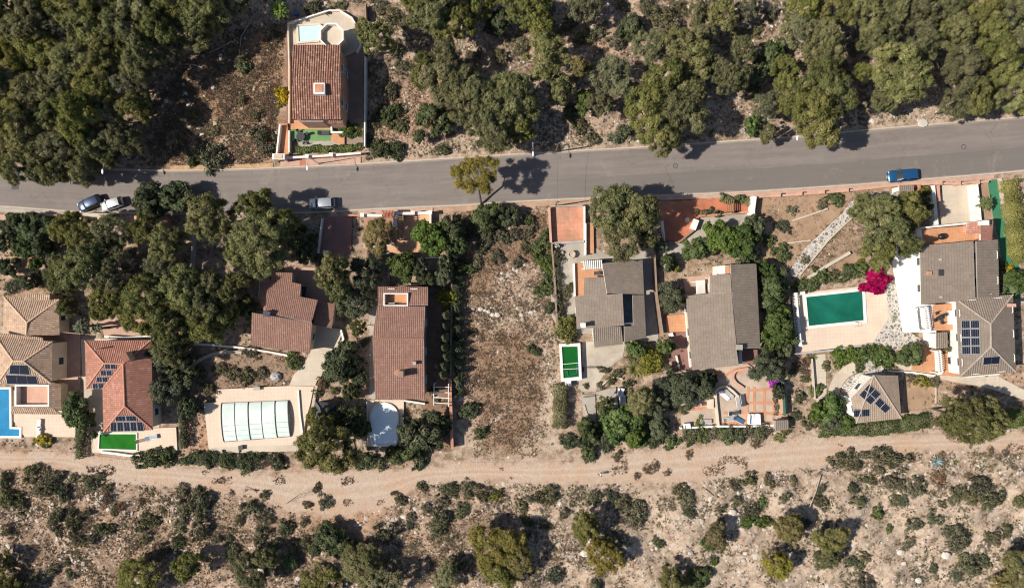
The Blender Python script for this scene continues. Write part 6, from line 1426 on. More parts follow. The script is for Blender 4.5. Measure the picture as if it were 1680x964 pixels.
def stones(name, n, prob, smin, smax, mat, seed, flat=.6):
    x, y, z = pick(n, prob, seed); rs = np.random.RandomState(seed+1); s = smin + (smax-smin)*rs.uniform(0, 1, n)**3.0
    base = np.array([(1,0,0),(.3,.95,0),(-.8,.6,0),(-.8,-.6,0),(.3,-.95,0),(.1,.1,.9)], float); V = base[None]*(1+rs.uniform(-.35, .35, (n, 6, 1)))
    a = rs.uniform(0, 6.28, n); ca, sa = np.cos(a), np.sin(a); X = V[:, :, 0]*ca[:, None]-V[:, :, 1]*sa[:, None]*.8; Y = V[:, :, 0]*sa[:, None]+V[:, :, 1]*ca[:, None]*.8
    V = np.stack([X*s[:, None]+x[:, None], Y*s[:, None]+y[:, None], V[:, :, 2]*s[:, None]*flat+z[:, None]-.0], 2)
    V[:, :5, 2] += rs.uniform(-.05, .35, (n, 5))*s[:, None]*flat - .02
    f = np.array([(0,1,5),(1,2,5),(2,3,5),(3,4,5),(4,0,5)]); Q = (np.arange(n)[:, None, None]*6 + f[None]).reshape(-1, 3)
    tone = np.repeat(rs.uniform(0, 1, n), 5); me = rawmesh(name, V.reshape(-1, 3), Q, tone); me.materials.append(mat); o = bpy.data.objects.new(name, me); COL.objects.link(o); return tag(o, kind='stuff')
m, t, b = newmat('limestone'); at = N(t, 'ShaderNodeAttribute', attribute_name='tone').outputs['Fac']; pos = N(t, 'ShaderNodeNewGeometry').outputs['Position']
c = mix(t, math_(t, 'MULTIPLY', noise(t, pos, 6, 3), .5), ramp(t, at, [(0, (.30,.22,.17)), (.5, (.44,.37,.31)), (1, (.60,.56,.51))]), (.22,.18,.14)); t.links.new(c, b.inputs['Base Color']); b.inputs['Roughness'].default_value = .95
STM = m
rock_p = free*(below*(.25+1.6*(n6 > .5)*n2_) + above*(.5+1.0*(n6 > .55)) * (1-W4[..., 0])**2 + W4[..., 0]*.10*(PY < 560)*(PY > 340) + .8*inpoly(PX, PY, [(830,430),(905,430),(905,560),(780,530)]) + .12)
rock_p = np.where(trk, .06*free, rock_p)
stones('loose_stones', 42000, rock_p, .05, .26, STM, 11)
stones('limestone_rocks', 3200, free*(~trk)*(below*(n6 > .52)*1.0 + above*.5*(n12 > .5) + .05 + .7*inpoly(PX, PY, [(830,430),(905,430),(905,560),(780,530)])), .18, .55, STM, 21, .5)
def tufts(name, n, prob, size, mat, seed, k=9, up=.8, spread=.5, w=.05):
    x, y, z = pick(n, prob, seed); rs = np.random.RandomState(seed+5); s = size*rs.uniform(.5, 1.5, n)
    N_ = n*k; cx = np.repeat(x, k); cy = np.repeat(y, k); cz = np.repeat(z, k); ss = np.repeat(s, k); a = rs.uniform(0, 6.28, N_); r0 = rs.uniform(0, .35, N_)*ss; L = ss*rs.uniform(.6, 1.1, N_); sp = rs.uniform(.1, spread, N_)*2
    bx = cx+np.cos(a)*r0; by = cy+np.sin(a)*r0; tx = bx+np.cos(a)*L*sp*.7; ty = by+np.sin(a)*L*sp*.7; tz = cz+L*up; b2 = rs.uniform(0, 6.28, N_); wx = np.cos(b2)*w*(ss/size); wy = np.sin(b2)*w*(ss/size)
    V = np.stack([np.stack([bx-wx, by-wy, cz], 1), np.stack([bx+wx, by+wy, cz], 1), np.stack([tx, ty, tz], 1)], 1).reshape(-1, 3); Q = np.arange(N_*3).reshape(-1, 3)
    me = rawmesh(name, V, Q, np.repeat(rs.uniform(0, .9, n), k)); me.materials.append(L_[mat]); o = bpy.data.objects.new(name, me); COL.objects.link(o); return tag(o, kind='stuff')
n09_ = vnoise(GX, GY, .8, 77)
gp = free*(~trk)*(W4[..., 0]*(.4+n2_)*2.4 + above*.25 + below*.22*(n2_ > .4))
tufts('dry_grass', 60000, gp*(.2+n09_**2), .24, 'dry', 31, w=.04, up=.55)
tufts('dry_grass_tufts', 900, trk*free*(n2_ > .72)*(n6 > .5), .28, 'rust', 33, w=.05)
# low green-grey ground cover: little domes of leaves
def cover(name, n, prob, mat, seed, rmin, rmax, k=60, leaf=.07, fl=.75):
    x, y, z = pick(n, prob, seed); rs = np.random.RandomState(seed+7); r = rmin+(rmax-rmin)*rs.uniform(0, 1, n)**2; N_ = n*k
    d = sph(rs, N_, .4); d[:, 2] = np.abs(d[:, 2]); R_ = np.repeat(r, k)[:, None]*rs.uniform(.35, 1.1, N_)[:, None]
    cen = np.stack([np.repeat(x, k), np.repeat(y, k), np.repeat(z, k)], 1) + d*R_*np.array([1, 1, fl]); me = rawmesh(name, leafquads(rs, cen, d+rs.normal(size=(N_, 3))*.5, leaf, .6), np.arange(N_*4).reshape(-1, 4), np.clip(np.repeat(rs.uniform(0, .8, n), k)+rs.normal(size=N_)*.1, 0, 1))
    me.materials.append(L_[mat]); o = bpy.data.objects.new(name, me); COL.objects.link(o); return tag(o, kind='stuff')
wild = free*(~trk); n35 = vnoise(GX, GY, 3.5, 9); n09 = vnoise(GX, GY, .9, 10); patch = np.clip((n35*.6+n2_*.4-.48)*6, 0, 1)*(.3+n09)
lot = inpoly(PX, PY, [(748,350),(905,345),(900,740),(748,740)])
cover('scrub_ground_cover', 22000, wild*(below*(.06+patch*1.2) + above*(.15+patch) + lot*.25*patch + .35*(~lot)*(PY > 340)*(PY < 740)*patch), 'scrub', 41, .12, .50, 34, .065, .6)
cover('green_ground_cover', 5200, wild*(below*np.clip((n35-.56)*6, 0, 1)*(.2+n09) + above*patch*.7 + .5*(~lot)*(PY > 340)*(PY < 740)*n2_**2 + .12*lot*(PY < 560)*patch), 'mid', 43, .12, .42, 40, .065)
cover('dry_ground_cover', 12000, wild*(W4[..., 0]*np.clip((n2_*.5+n09*.5-.35)*5, 0, 1)*1.6 + below*.9*np.clip((n2_-.45)*4, 0, 1) + above*.3*n2_), 'straw', 47, .10, .42, 26, .06, .35)
# ================================================================== VEHICLES, LAMPS, FURNITURE, PERSON
def carpaint(name, col, metal=.5):
    m, t, b = newmat(name); b.inputs['Base Color'].default_value = (*col, 1); b.inputs['Metallic'].default_value = metal; b.inputs['Roughness'].default_value = .28
    b.inputs['Coat Weight'].default_value = .6; b.inputs['Coat Roughness'].default_value = .05; return m
CARGLASS = newmat('car_glass'); CARGLASS[2].inputs['Base Color'].default_value = (.012,.016,.02,1); CARGLASS[2].inputs['Roughness'].default_value = .04; CARGLASS = CARGLASS[0]
LIGHTM = plain('lamp_lens', (.7,.7,.68), .2, .05, 3, bmp=0); REDM = plain('rear_lens', (.35,.02,.02), .25, .05, 3, bmp=0)
def car(px, py, ang, L, W_, H, paint, label, hatch=True):
    g = G(px, py, .9); e = empty('parked_car', (g.x, g.y, .012), label, 'car', 'cars parked along the road', rz=ang)
    def add(name, verts, faces, mat, par=e, smooth=True, bev=0):
        me = bpy.data.meshes.new(name); me.from_pydata(verts, [], faces); me.materials.append(mat); me.polygons.foreach_set('use_smooth', [smooth]*len(faces)); me.update()
        o = bpy.data.objects.new(name, me); COL.objects.link(o); o.parent = par
        if bev: md = o.modifiers.new('b', 'BEVEL'); md.width = bev; md.segments = 2
        return o
    # x stations from tail to nose: (x, half width, sill z, belt z)
    st = [(-.5,.60,.42,.72),(-.492,.80,.30,.88),(-.46,.92,.24,.93),(-.38,.98,.20,.95),(-.2,1.0,.20,.95),(0,1.0,.20,.94),(.15,1.0,.20,.92),(.24,.995,.20,.90),(.34,.97,.20,.84),(.43,.90,.24,.76),(.48,.78,.30,.66),(.5,.58,.40,.56)]
    V = []; F = []; n = 10
    for x, w, z0, z1 in st:
        hw = w*W_/2; X = x*L
        ring_ = [(X, -hw*.86, z0), (X, -hw, z0+.12), (X, -hw, z1-.16), (X, -hw*.95, z1-.05), (X, -hw*.80, z1), (X, hw*.80, z1), (X, hw*.95, z1-.05), (X, hw, z1-.16), (X, hw, z0+.12), (X, hw*.86, z0)]
        if z1 < .93 and x > .2: ring_[4] = (X, -hw*.7, z1+.03); ring_[5] = (X, hw*.7, z1+.03)
        V += ring_
    for k in range(len(st)-1):
        for j in range(n): F.append((k*n+j, k*n+(j+1) % n, (k+1)*n+(j+1) % n, (k+1)*n+j))
    F.append(tuple(range(n))[::-1]); F.append(tuple((len(st)-1)*n+j for j in range(n)))
    add('body', V, F, paint)
    # greenhouse: glass band and roof panel
    xr, xf = (-.47, .235) if hatch else (-.36, .235); tr_, tf = (-.385, .075) if hatch else (-.22, .075); zb, zt = .92, H-.05; wb, wt = .455*W_, .375*W_
    c = [(xr*L,-wb*.95,zb),(xf*L,-wb*.93,zb-.03),(xf*L+.06*L/4,0,zb-.03),(xf*L,wb*.93,zb-.03),(xr*L,wb*.95,zb)]; tp_ = [(tr_*L,-wt*.95,zt-.03),(tf*L,-wt*.95,zt),(tf*L+.09,0,zt),(tf*L,wt*.95,zt),(tr_*L,wt*.95,zt-.03)]
    V = c + tp_; add('windscreen', [V[1],V[2],V[3],V[6],V[7],V[8]], [(0,1,4,3),(1,2,5,4)], CARGLASS)
    add('rear_window', [V[0],V[4],V[5],V[9]], [(1,0,2,3)], CARGLASS, smooth=False)
    for a in ((0,1,6,5), (3,4,9,8)): add('side_window', [V[i] for i in a], [(0,1,2,3)], CARGLASS, smooth=False)
    RV = []; RF = []; xs_ = np.linspace(tr_*L-.06, tf*L+.06, 7); ys_ = np.linspace(-1, 1, 7)
    for i, x in enumerate(xs_):
        for y in ys_: RV.append((x + (.06*(1-y*y) if i == 6 else 0), y*wt*.99, zt+.055-.05*y*y-.05*((i-3)/3)**2))
    for i in range(6):
        for j in range(6): RF.append((i*7+j, i*7+j+1, (i+1)*7+j+1, (i+1)*7+j)[::-1])
    add('roof', RV, RF, paint)
    for s in (-1, 1):       # pillars
        mb = MB(); y = s
        for p, q in (((xf*L,y*wb*.93,zb-.02),(tf*L,y*wt*.95,zt)), ((xr*L,y*wb*.95,zb),(tr_*L,y*wt*.95,zt-.02)), ((-.08*L,y*wb*.97,zb),(-.09*L,y*wt*.97,zt))): mb.tube([p, q], .045, 6)
        add('pillar', mb.v, mb.f, paint)
        mb = MB(); mb.box((xf*L-.18, s*(W_/2+.07), .98), (.14, .2, .13)); add('mirror', mb.v, mb.f, paint, bev=.03)
        mb = MB(); mb.box((.455*L, s*W_*.33, .66), (.2, .3, .1), s*-.35); add('headlight', mb.v, mb.f, LIGHTM, bev=.02)
        mb = MB(); mb.box((-.485*L, s*W_*.38, .78), (.1, .22, .2), s*.3); add('tail_light', mb.v, mb.f, REDM, bev=.02)
        for x in (-.31, .32):
            pr = [(.30,-.1),(.335,-.06),(.335,.06),(.30,.1)]; mb = MB(); V2 = []
            for r_0, yy in [(.19,-.1)]+pr+[(.19,.1)]:
                for k in range(18): tt = 2*math.pi*k/18; V2.append((x*L+math.cos(tt)*r_0, s*(W_/2-.10)+yy, .335+math.sin(tt)*r_0))
            F2 = [(i*18+k, i*18+(k+1) % 18, (i+1)*18+(k+1) % 18, (i+1)*18+k) for i in range(5) for k in range(18)]
            wh = add('wheel', V2, F2, M_['rubber'])
            V3 = [(x*L+math.cos(2*math.pi*k/18)*.2, s*(W_/2-.10)+yy, .335+math.sin(2*math.pi*k/18)*.2) for yy in (-.07, .07) for k in range(18)]
            add('rim', V3, [tuple(range(18)), tuple(range(18, 36))[::-1]]+[(k, (k+1) % 18, 18+(k+1) % 18, 18+k) for k in range(18)], M_['steel'], wh)
    mb = MB(); mb.box((.503*L, 0, .42), (.03, .5, .11)); add('number_plate', mb.v, mb.f, M_['lampw'])
    return e
car(145.5, 333, R(24)+math.pi, 4.0, 1.75, 1.5, carpaint('dark_blue_paint', (.03,.05,.10)), 'dark blue hatchback, left one of two cars parked nose to tail')
car(182, 334.5, R(17)+math.pi, 3.7, 1.68, 1.5, carpaint('silver_paint', (.55,.56,.56), .6), 'pale silver hatchback, right one of two cars parked nose to tail')
car(527.5, 333, R(2)+math.pi, 4.25, 1.8, 1.55, carpaint('silver_grey_paint', (.42,.44,.46), .6), 'silver-grey car parked alone above the maroon driveway')
car(1482.5, 287.5, R(5)+math.pi, 4.9, 1.95, 1.55, carpaint('bright_blue_paint', (.02,.10,.24)), 'bright blue car parked on the right part of the road')
# street lamps
def lamp(px, py, label):
    H = 6.3; b = G(px, py, H); e = empty('street_lamp', (b.x, b.y, 0), label, 'street lamp', 'street lamps along the upper kerb')
    mb = MB(); mb.tube([(b.x,b.y,0),(b.x,b.y,.9)], .11, 10); mb.tube([(b.x,b.y,.9),(b.x,b.y,H-.2)], [.075,.05], 10); mb.build('pole', M_['steel'], e)
    mb = MB(); mb.tube([(b.x, b.y - 1.5*math.sin(t), H-.2+.35*(1-math.cos(t))) for t in [math.pi/2*k/7 for k in range(8)]], .035, 8); mb.build('arm', M_['steel'], e)
    mb = MB(); mb.ellipsoid((b.x, b.y-1.85, H+.13), (.17,.42,.09), 12, 8); mb.build('lamp_head', M_['lampw'], e, smooth=True)
    mb = MB(); mb.ellipsoid((b.x, b.y-1.85, H+.06), (.13,.3,.06), 12, 6); mb.build('lens', LIGHTM, e, smooth=True)
lamp(169, 262, 'white street lamp head under the edge of the top left wood')
lamp(504.5, 256, 'white street lamp at the pink pavement below the tall red villa')
lamp(874.5, 233, 'white street lamp beside the big roadside pines in the centre')
lamp(1307.5, 207, 'white street lamp head showing among the pines at top right')
def upole(px, py, h, label):
    g = G(px, py, 0); e = empty('utility_pole', (g.x, g.y, 0), label, 'utility pole'); mb = MB(); mb.tube([g, g+Vector((0,0,h))], [.13,.09], 8); mb.build('pole', M_['wood'], e)
    mb = MB(); mb.box((g.x, g.y, h-.5), (.9,.1,.1)); mb.build('crossarm', M_['wood'], e)
    for s in (-.35,.35): mb = MB(); mb.lathe((g.x+s, g.y, h-.45), [(.04,0),(.06,.08),(.03,.14)], 8); mb.build('insulator', M_['lampw'], e)
upole(911, 338, 5.6, 'thin wooden utility pole on the lower kerb above the terracotta forecourt')
def cable(a, b, sag, label):
    e_ = MB(); P = [a.lerp(b, k/12) - Vector((0, 0, sag*4*(k/12)*(1-k/12))) for k in range(13)]; e_.tube(P, .012, 5); tag(e_.build('overhead_cable', M_['iron'], origin=(a.x, a.y, 0)), label, 'cable')
_p0 = G(911, 338, 0) + Vector((0, 0, 5.1)); _p1 = G(912, 249, 0) + Vector((0, 0, 5.6))
upole(912, 249, 6.0, 'thin wooden utility pole on the upper kerb right of the centre street lamp')
cable(_p0, _p1, .3, 'thin cable strung across the road between the two utility poles')
cable(_p0, G(989, 452, 4.6), .3, 'thin cable from the lower utility pole to the grey roof with slot')
# white litter by the kerb, boulders
def boulder(px, py, r, label, mat=None, group=None, f=.6):
    g = G(px, py, .2); mb = MB(); rs = random.Random(int(px*3+py)); mb.ellipsoid((g.x, g.y, terz(g.x, g.y)+r*.25), (r, r*.8, r*f), 9, 6, jit=.25, rs=rs)
    tag(mb.build('boulder', mat or STM2), label, 'boulder', group)
STM2 = plain('pale_limestone', (.50,.45,.39), .95, .25, 1.5, bmp=.6)
for k, (x, y, r) in enumerate([(776,507,.42),(788.5,507,.5),(796,509,.38),(801.5,511,.42),(808.5,516,.45),(816,516,.55)]): boulder(x, y, r, f'white boulder in the empty plot, {NUM[k]} from left of the row', group='white boulders in a row')
boulder(453, 617, .95, 'large grey boulder in the garden above the glass-covered pool', M_['greyw'])
boulder(466, 628, .3, 'small pale stone block near the corner of the cream pool deck')
boulder(1514, 202, .9, 'flat white slab of stone on the verge above the blue car', f=.2)
boulder(1218, 213, .55, 'pale stone block at the kerb under the centre right pines', f=.5)
boulder(960, 905, .8, 'flat pale rock left of the yellowish pine below the hiker', f=.35)
boulder(1132, 905, .5, 'grey rock in the open scrub right of the hiker', M_['greyw'])
boulder(1220, 918, .45, 'grey rock below the bright green shrub of the right scrub', M_['greyw'])
boulder(1200, 838, .7, 'pale pinkish rock left of the bright green shrub', f=.5)
boulder(1505, 950, .6, 'whitish outcrop at the bottom of the right scrub', f=.35); boulder(1548, 908, .8, 'flat whitish outcrop beside dark shrubs, bottom right', f=.3); boulder(1478, 905, .7, 'whitish outcrop in the middle of the right scrub', f=.35)
# dead wood
def branch(pts, r, label, twigs=0, h=.25):
    P = [G(x, y, h) for x, y in pts]; 
    for p in P: p.z = terz(p.x, p.y) + h
    mb = MB(); mb.tube(P, [r*(1-.12*k) for k in range(len(P))], 7); rs = random.Random(int(pts[0][0]))
    for k in range(twigs):
        a = P[0].lerp(P[-1], rs.uniform(.2, .95)); an = rs.uniform(0, 6.28); L = rs.uniform(.5, 1.3); mb.tube([a, a+Vector((math.cos(an)*L, math.sin(an)*L, rs.uniform(0, .5)))], [r*.4, r*.12], 5)
    tag(mb.build('fallen_branch', M_['deadwood'], origin=(P[0].x, P[0].y, 0)), label, 'fallen branch')
branch([(346,780),(1,1)][:0] + [(1345.5,780),(1337,804),(1326,831)], .09, 'long pale straight log lying in the right scrub below the track', 2, .6)
branch([(306,107),(322,109),(336,114)], .13, 'white fallen trunk at the right edge of the top left wood', 5)
branch([(388,0),(402,8),(418,18)], .12, 'bare grey branch sticking out at the top of the left wood', 6, 1)
branch([(410,40),(398,62),(394,95)], .07, 'thin grey fallen branch in the dry clearing beside the wood', 5)
branch([(345,88),(360,80),(378,70)], .07, 'short grey fallen branch at the lower edge of the dry clearing', 4)
branch([(1345,770),(1358,774),(1372,768)], .07, 'bleached tangle of brush at the track edge above the log', 16, .4)
branch([(1250,792),(1262,788),(1272,783),(1286,781)], .06, 'crooked driftwood-like branch below the track, right of centre', 6)
branch([(1380,843),(1400,854),(1420,868)], .05, 'thin pale branch in the scrub right of the log', 3)
branch([(1156,802),(1162,806),(1168,812)], .07, 'small forked stump left of the driftwood-like branch', 5)
branch([(468,826),(488,812),(512,806)], .05, 'dark twiggy dead brush at the lower edge of the orange track soil', 22, .3)
branch([(1310,768),(1322,776),(1330,782)], .05, 'dark dead thorn bush above the pale log', 16, .3)
branch([(1495,470),(1,1)][:0] + [(1443,372),(1450,380),(1458,386)], .06, 'bare white branch showing in the big pine above the villa', 5, 4.2)
branch([(1020,866),(1030,858),(1040,853)], .05, 'grey twisted branch below the hiker', 5)

# outdoor furniture
def lounger(px, py, ang, label, cm=None, z=.3, frame=None, group='sun loungers'):
    g = G(px, py, z+.3); e = empty('sun_lounger', (g.x, g.y, z), label, 'sun lounger', group, rz=ang); fr = frame or M_['lampw']
    def add(nm, f, mat):
        mb = MB(); f(mb); me = bpy.data.meshes.new(nm); me.from_pydata(mb.v, [], mb.f); me.materials.append(mat); me.update(); o = bpy.data.objects.new(nm, me); COL.objects.link(o); o.parent = e
    add('frame', lambda m: (m.box((0,.33,.3),(1.9,.05,.05)), m.box((0,-.33,.3),(1.9,.05,.05)), m.box((.9,0,.3),(.05,.7,.05)), m.box((-.9,0,.3),(.05,.7,.05))), fr)
    add('cushion', lambda m: (m.box((.3,0,.37),(1.25,.6,.08)),), cm or M_['cloth']); add('backrest', lambda m: (m.box((-.6,0,.5),(.7,.6,.08), rot=Matrix.Rotation(.5, 3, 'Y')),), cm or M_['cloth'])
    for x in (-.75, .75):
        for y in (-.3, .3): add('leg', lambda m: (m.box((x,y,.15),(.05,.05,.3)),), fr)
lounger(232, 722, .25, 'brown sun lounger nearer the bright green pool', plain('brown_canvas', (.25,.17,.12), .8), .25); lounger(249, 717, .2, 'pale blue-striped sun lounger right of the brown lounger', plain('pale_blue_canvas', (.35,.42,.48), .8), .25)
lounger(1188, 648, 2.4, 'white sun lounger standing askew inside the curved patio wall', None, .33); lounger(1195, 645, 2.4, 'grey sun lounger standing askew inside the curved patio wall', M_['greyw'], .33)
lounger(1211, 658, 1.75, 'grey sun lounger right of the two askew loungers', M_['greyw'], .33); lounger(1219, 656, 1.75, 'dark sun lounger right of the two askew loungers', M_['dgrey'], .33)
lounger(1204, 677, .15, 'dark low lounger in the lower half of the walled patio corner', M_['dgrey'], .33); lounger(1195, 688, .15, 'grey low lounger at the lower left of the walled patio corner', M_['greyw'], .33)
lounger(1211, 688, -.5, 'blue-covered lounger left of the white covered sofas', M_['blue'], .33); lounger(1158, 691, .0, 'long grey bench lounger left of the curved patio wall', M_['greyw'], .33)
lounger(531, 218, .0, 'dark sunbed on the green mat below the tall red villa', M_['dgrey'], .38, M_['iron']); lounger(64, 697, 1.5, 'pale lounger on the stone patio by the blue pool, lower', None, .22); lounger(64, 708, 1.5, 'pale lounger on the stone patio by the blue pool, lowest', None, .22)
def sofa(px, py, ang, label, mat, z=.33, sx=1.8, sy=.95, group=None):
    g = G(px, py, z+.5); e = empty('covered_sofa', (g.x, g.y, z), label, 'garden sofa', group, rz=ang)
    for nm, c, s in (('seat', (0,-.1,.28), (sx,sy,.5)), ('backrest', (0,sy*.38,.55), (sx,.26,.7)), ('armrest', (-sx*.46,-.1,.45), (.22,sy,.55)), ('armrest', (sx*.46,-.1,.45), (.22,sy,.55))):
        mb = MB(); mb.box(c, s); me = bpy.data.meshes.new(nm); me.from_pydata(mb.v, [], mb.f); me.materials.append(mat); o = bpy.data.objects.new(nm, me); COL.objects.link(o); o.parent = e; md = o.modifiers.new('b', 'BEVEL'); md.width = .06; md.segments = 2
sofa(1232, 687, 1.5, 'left one of two white covered sofas at the patio front wall', M_['cloth'], sx=1.7); sofa(1242, 687, -1.5, 'right one of two white covered sofas at the patio front wall', M_['cloth'], sx=1.7)
sofa(1018, 643, 1.4, 'upper white covered garden sofa left of the yellow-leaved tree', M_['cloth'], .1, 1.3); sofa(1021, 656, 1.7, 'lower white covered garden sofa left of the yellow-leaved tree', M_['cloth'], .1, 1.3)
sofa(1142, 658, .4, 'white covered armchair under the grey-leaved tree on the patio', M_['cloth'], .33, 1.0, .9)
sofa(1127, 698, .1, 'white covered seat at the left end of the patio front wall', M_['cloth'], .33, 1.0, .8)
def tableset(px, py, z, label, tm, cm, n=4, r=.55):
    g = G(px, py, z+.7); e = empty('garden_table', (g.x, g.y, z), label[0], 'table')
    mb = MB(); mb.lathe((g.x, g.y, z+.68), [(r, 0), (r, .05)], 20); mb.build('tabletop', tm, e); mb = MB(); mb.lathe((g.x, g.y, z), [(.25, 0), (.06, .06), (.05, .68)], 10); mb.build('pedestal', tm, e)
    for k in range(n):
        a = 2*math.pi*k/n+.5; c = (g.x+math.cos(a)*(r+.35), g.y+math.sin(a)*(r+.35)); ch = empty('garden_chair', (c[0], c[1], z), f'{label[1]}, {DIRS[int(((math.degrees(a)+22.5) % 360)//45)]} its table', 'chair', label[2], rz=a)
        for nm, cc, s in (('seat',(0,0,.44),(.45,.45,.05)),('backrest',(.21,0,.7),(.05,.45,.5)),('leg',(.18,.18,.22),(.04,.04,.44)),('leg',(-.18,.18,.22),(.04,.04,.44)),('leg',(.18,-.18,.22),(.04,.04,.44)),('leg',(-.18,-.18,.22),(.04,.04,.44))):
            mb = MB(); mb.box(cc, s); me = bpy.data.meshes.new(nm); me.from_pydata(mb.v, [], mb.f); me.materials.append(cm); o = bpy.data.objects.new(nm, me); COL.objects.link(o); o.parent = ch
tableset(493, 224, .38, ('dark garden table on the green mat below the tall red villa', 'dark garden chair below the tall red villa', 'chairs round the dark table'), M_['iron'], M_['iron'], 4, .7)
tableset(1543, 521, 3.0, ('round dark table on the orange terrace of the white villa', 'dark iron chair on the villa terrace', 'chairs on the villa terrace'), M_['iron'], M_['iron'], 4, .45)
# barrel barbecue on the villa's north terrace
g = G(1544.6, 388, 4.2); e = empty('barbecue', (g.x, g.y, 3.4), 'round black kettle barbecue on the orange roof terrace of the villa', 'barbecue')
mb = MB(); mb.ellipsoid((g.x, g.y, 4.35), (.62,.5,.42), 16, 10); mb.build('kettle', M_['black'], e, smooth=True)
for a in range(3): mb = MB(); mb.tube([(g.x+.25*math.cos(a*2.1), g.y+.25*math.sin(a*2.1), 4.1), (g.x+.5*math.cos(a*2.1), g.y+.5*math.sin(a*2.1), 3.4)], .03, 6); mb.build('leg', M_['iron'], e)
# oddments
def crate(px, py, s, z, ang, mat, label, cat='crate', name='storage_box', lid=True):
    g = G(px, py, z+s[2]); e = empty(name, (g.x, g.y, z), label, cat); mb = MB(); mb.box((g.x, g.y, z+s[2]/2), s, ang); mb.build('box', mat, e)
    if lid: mb = MB(); mb.box((g.x, g.y, z+s[2]+.03), (s[0]+.08, s[1]+.08, .06), ang); mb.build('lid', mat, e)
crate(484, 21, (.7,.6,.6), .05, .1, M_['blue'], 'small blue box at the top left corner of the villa terrace')
crate(421, 637, (1.0,.45,.4), .42, .05, M_['greyw'], 'grey box on the upper edge of the cream pool deck')
crate(395, 734, (.7,.6,.4), .43, .05, M_['iron'], 'small dark box below the glass-covered pool')
crate(1335, 685, (1.3,.8,.8), .05, .0, M_['black'], 'black bin box beside the dark ivy hedge', 'bin', 'storage_bin')
crate(932, 629, (.9,.8,1.0), .05, .05, M_['cloth'], 'white pump box just below the raised dark green pool')
crate(914, 402, (.7,.6,.7), .06, .2, M_['cloth'], 'white box in the corner of the grey yard below the terracotta forecourt')
crate(921, 415, (.6,.4,.3), .06, .5, M_['greyw'], 'small grey crate among clutter in the grey yard')
crate(913, 430, (.5,.5,.3), .06, .9, M_['cloth'], 'small white crate lying lower in the grey yard')
crate(1101, 549, (.6,.5,.5), .33, .3, M_['cloth'], 'small white box at the top of the maroon steps')
crate(1148, 665, (.6,.5,1.1), .33, .1, M_['pink'], 'small upright pink cabinet against the curved patio wall') 
crate(980, 448, (.9,.5,.8), 1.26, .0, M_['dgrey'], 'dark cabinet on the orange terrace of the house with the slot')
crate(1166, 662, (.9,1.5,.7), .33, .0, M_['cream'], 'cream brick counter left of the curved patio wall')
def jar(px, py, r, h, mat, label, z=.06, name='plant_pot', cat='plant pot'):
    g = G(px, py, z+h); mb = MB(); mb.lathe((g.x, g.y, z), [(r*.7,0),(r,h*.5),(r*.8,h*.9),(r*.95,h),(r*.7,h),(r*.6,h*.8)], 14); tag(mb.build(name, mat, origin=(g.x, g.y, 0)), label, cat)
jar(938, 417, .65, .8, M_['stone'], 'large round stone pot in the grey yard', name='stone_pot'); jar(1128, 360, .35, .7, M_['white'], 'white round pot on the red forecourt'); jar(684, 390, .4, .8, M_['iron'], 'dark round pot on the peach paving')
jar(441, 733, .5, .3, M_['iron'], 'low dark bowl planter below the glass-covered pool'); jar(1275, 690, .4, .5, M_['white'], 'white round pot left of the barbecue hut')
jar(1175, 348, .22, .5, M_['iron'], 'left of two small dark pots on the coping of the red forecourt', .9); jar(1208, 347, .22, .5, M_['iron'], 'right of two small dark pots on the coping of the red forecourt', .9)
# wrought garden arch
g = G(672, 398, 1.2)
# parasol-less bench beside the raised pool: railings
def railing(label, a, b, h, z, n, mat):
    A, B = G(*a, z), G(*b, z); e = empty('railing', (A.x, A.y, 0), label, 'railing'); mb = MB(); mb.tube([A+Vector((0,0,h)), B+Vector((0,0,h))], .04, 6); mb.build('top_rail', mat, e)
    for k in range(n+1): p = A.lerp(B, k/n); mb = MB(); mb.tube([p, p+Vector((0,0,h))], .025, 6); mb.build('post', mat, e)
railing('white railing along the left side of the pale oval pool', (604,657), (605,728), 1.0, .3, 14, M_['lampw'])
railing('dark railing right of the raised dark green pool', (957,602), (975,602), .9, .06, 5, M_['iron'])
railing('dark railing on the lower terrace below the raised green pool', (957,650), (976,648), .9, .06, 5, M_['iron'])
railing('pale railing in the curve of the crazy paving by the garden house', (1386,640), (1412,614), .9, .12, 8, M_['lampw'])

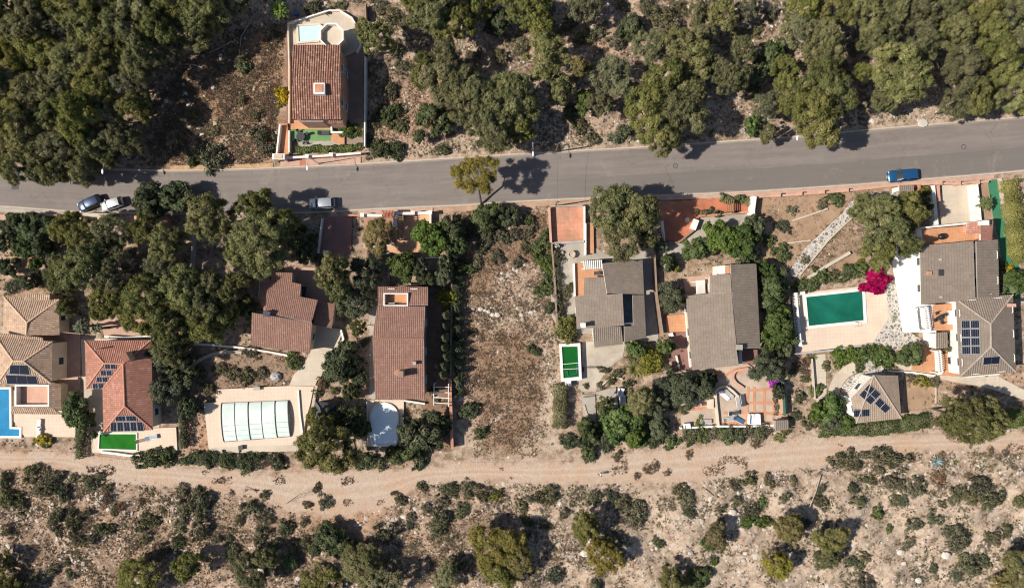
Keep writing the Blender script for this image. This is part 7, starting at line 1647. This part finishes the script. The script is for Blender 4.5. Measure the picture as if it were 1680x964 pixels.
# ------------------------------------------------------------------ the hiker
def hiker():
    g = G(985.5, 778, .9); x0, y0 = g.x, g.y; e = empty('person', (x0, y0, .03), 'person in a white shirt and dark trousers walking on the dirt track', 'person')
    J = {'pelvis':(0,0,.92,.125),'waist':(0,0,1.06,.11),'chest':(0,.01,1.30,.145),'neck':(0,.02,1.47,.055),'head0':(0,.03,1.56,.075),'head1':(0,.04,1.66,.095),'head2':(0,.03,1.74,.06)}
    E_ = [('pelvis','waist'),('waist','chest'),('chest','neck'),('neck','head0'),('head0','head1'),('head1','head2')]
    for s, nm, fy in ((-1,'l',.22),(1,'r',-.22)):
        J.update({nm+'sh':(s*.18,.01,1.38,.06),nm+'el':(s*.24,-fy*.35,1.12,.042),nm+'wr':(s*.25,-fy*.95+.08,.90,.028),nm+'pa':(s*.25,-fy*1.1+.1,.83,.034),nm+'hip':(s*.09,0,.86,.092),nm+'kn':(s*.10,fy*.75+.04,.50,.06),nm+'an':(s*.10,fy*1.25,.10,.04),nm+'toe':(s*.11,fy*1.25+.19,.045,.038)})
        E_ += [('chest',nm+'sh'),(nm+'sh',nm+'el'),(nm+'el',nm+'wr'),(nm+'wr',nm+'pa'),('pelvis',nm+'hip'),(nm+'hip',nm+'kn'),(nm+'kn',nm+'an'),(nm+'an',nm+'toe')]
        px_, py_, pz_, _ = J[nm+'pa']
        for k, (dy, L) in enumerate(((.028,.065),(.010,.078),(-.010,.074),(-.027,.058))):
            J[f'{nm}f{k}a'] = (px_, py_+dy, pz_-L*.55, .009); J[f'{nm}f{k}b'] = (px_-s*.015, py_+dy, pz_-L, .008); E_ += [(nm+'pa', f'{nm}f{k}a'), (f'{nm}f{k}a', f'{nm}f{k}b')]
        J[f'{nm}th'] = (px_-s*.02, py_+.05, pz_-.005, .010); E_.append((nm+'pa', f'{nm}th'))
    names = list(J); me = bpy.data.meshes.new('body'); me.from_pydata([J[n][:3] for n in names], [(names.index(a), names.index(b)) for a, b in E_], [])
    o = bpy.data.objects.new('body', me); COL.objects.link(o); o.parent = e; md = o.modifiers.new('skin', 'SKIN'); md.use_smooth_shade = True
    for i, n in enumerate(names): me.skin_vertices[0].data[i].radius = (J[n][3], J[n][3])
    me.skin_vertices[0].data[0].use_root = True
    sb = o.modifiers.new('sub', 'SUBSURF'); sb.levels = 1; sb.render_levels = 1
    m, t, b = newmat('person_surface'); tc = N(t, 'ShaderNodeTexCoord').outputs['Object']; sp = N(t, 'ShaderNodeSeparateXYZ'); t.links.new(tc, sp.inputs[0])
    c = ramp(t, math_(t, 'DIVIDE', sp.outputs[2], 2), [(0,(.05,.04,.035)),(.05,(.045,.05,.07)),(.485,(.75,.74,.72)),(.735,(.45,.27,.19))])
    return e, o, m, t, b, c
_e, _o, _m, _t, _b, _c = None, None, None, None, None, None
_e, _o, _m, _t, _b, _c = hiker()
for nd in _t.nodes:
    if nd.type == 'VALTORGB': nd.color_ramp.interpolation = 'CONSTANT'
_t.links.new(_c, _b.inputs['Base Color']); _b.inputs['Roughness'].default_value = .8; _o.data.materials.append(_m)
mb = MB(); c_ = Vector(_e.location); mb.ellipsoid(c_ + Vector((0,.015,1.71)), (.1,.112,.085), 14, 10); mb.build('hair', plain('brown_hair', (.06,.035,.02), .7), _e, smooth=True)
_e.rotation_euler.z = math.radians(100);
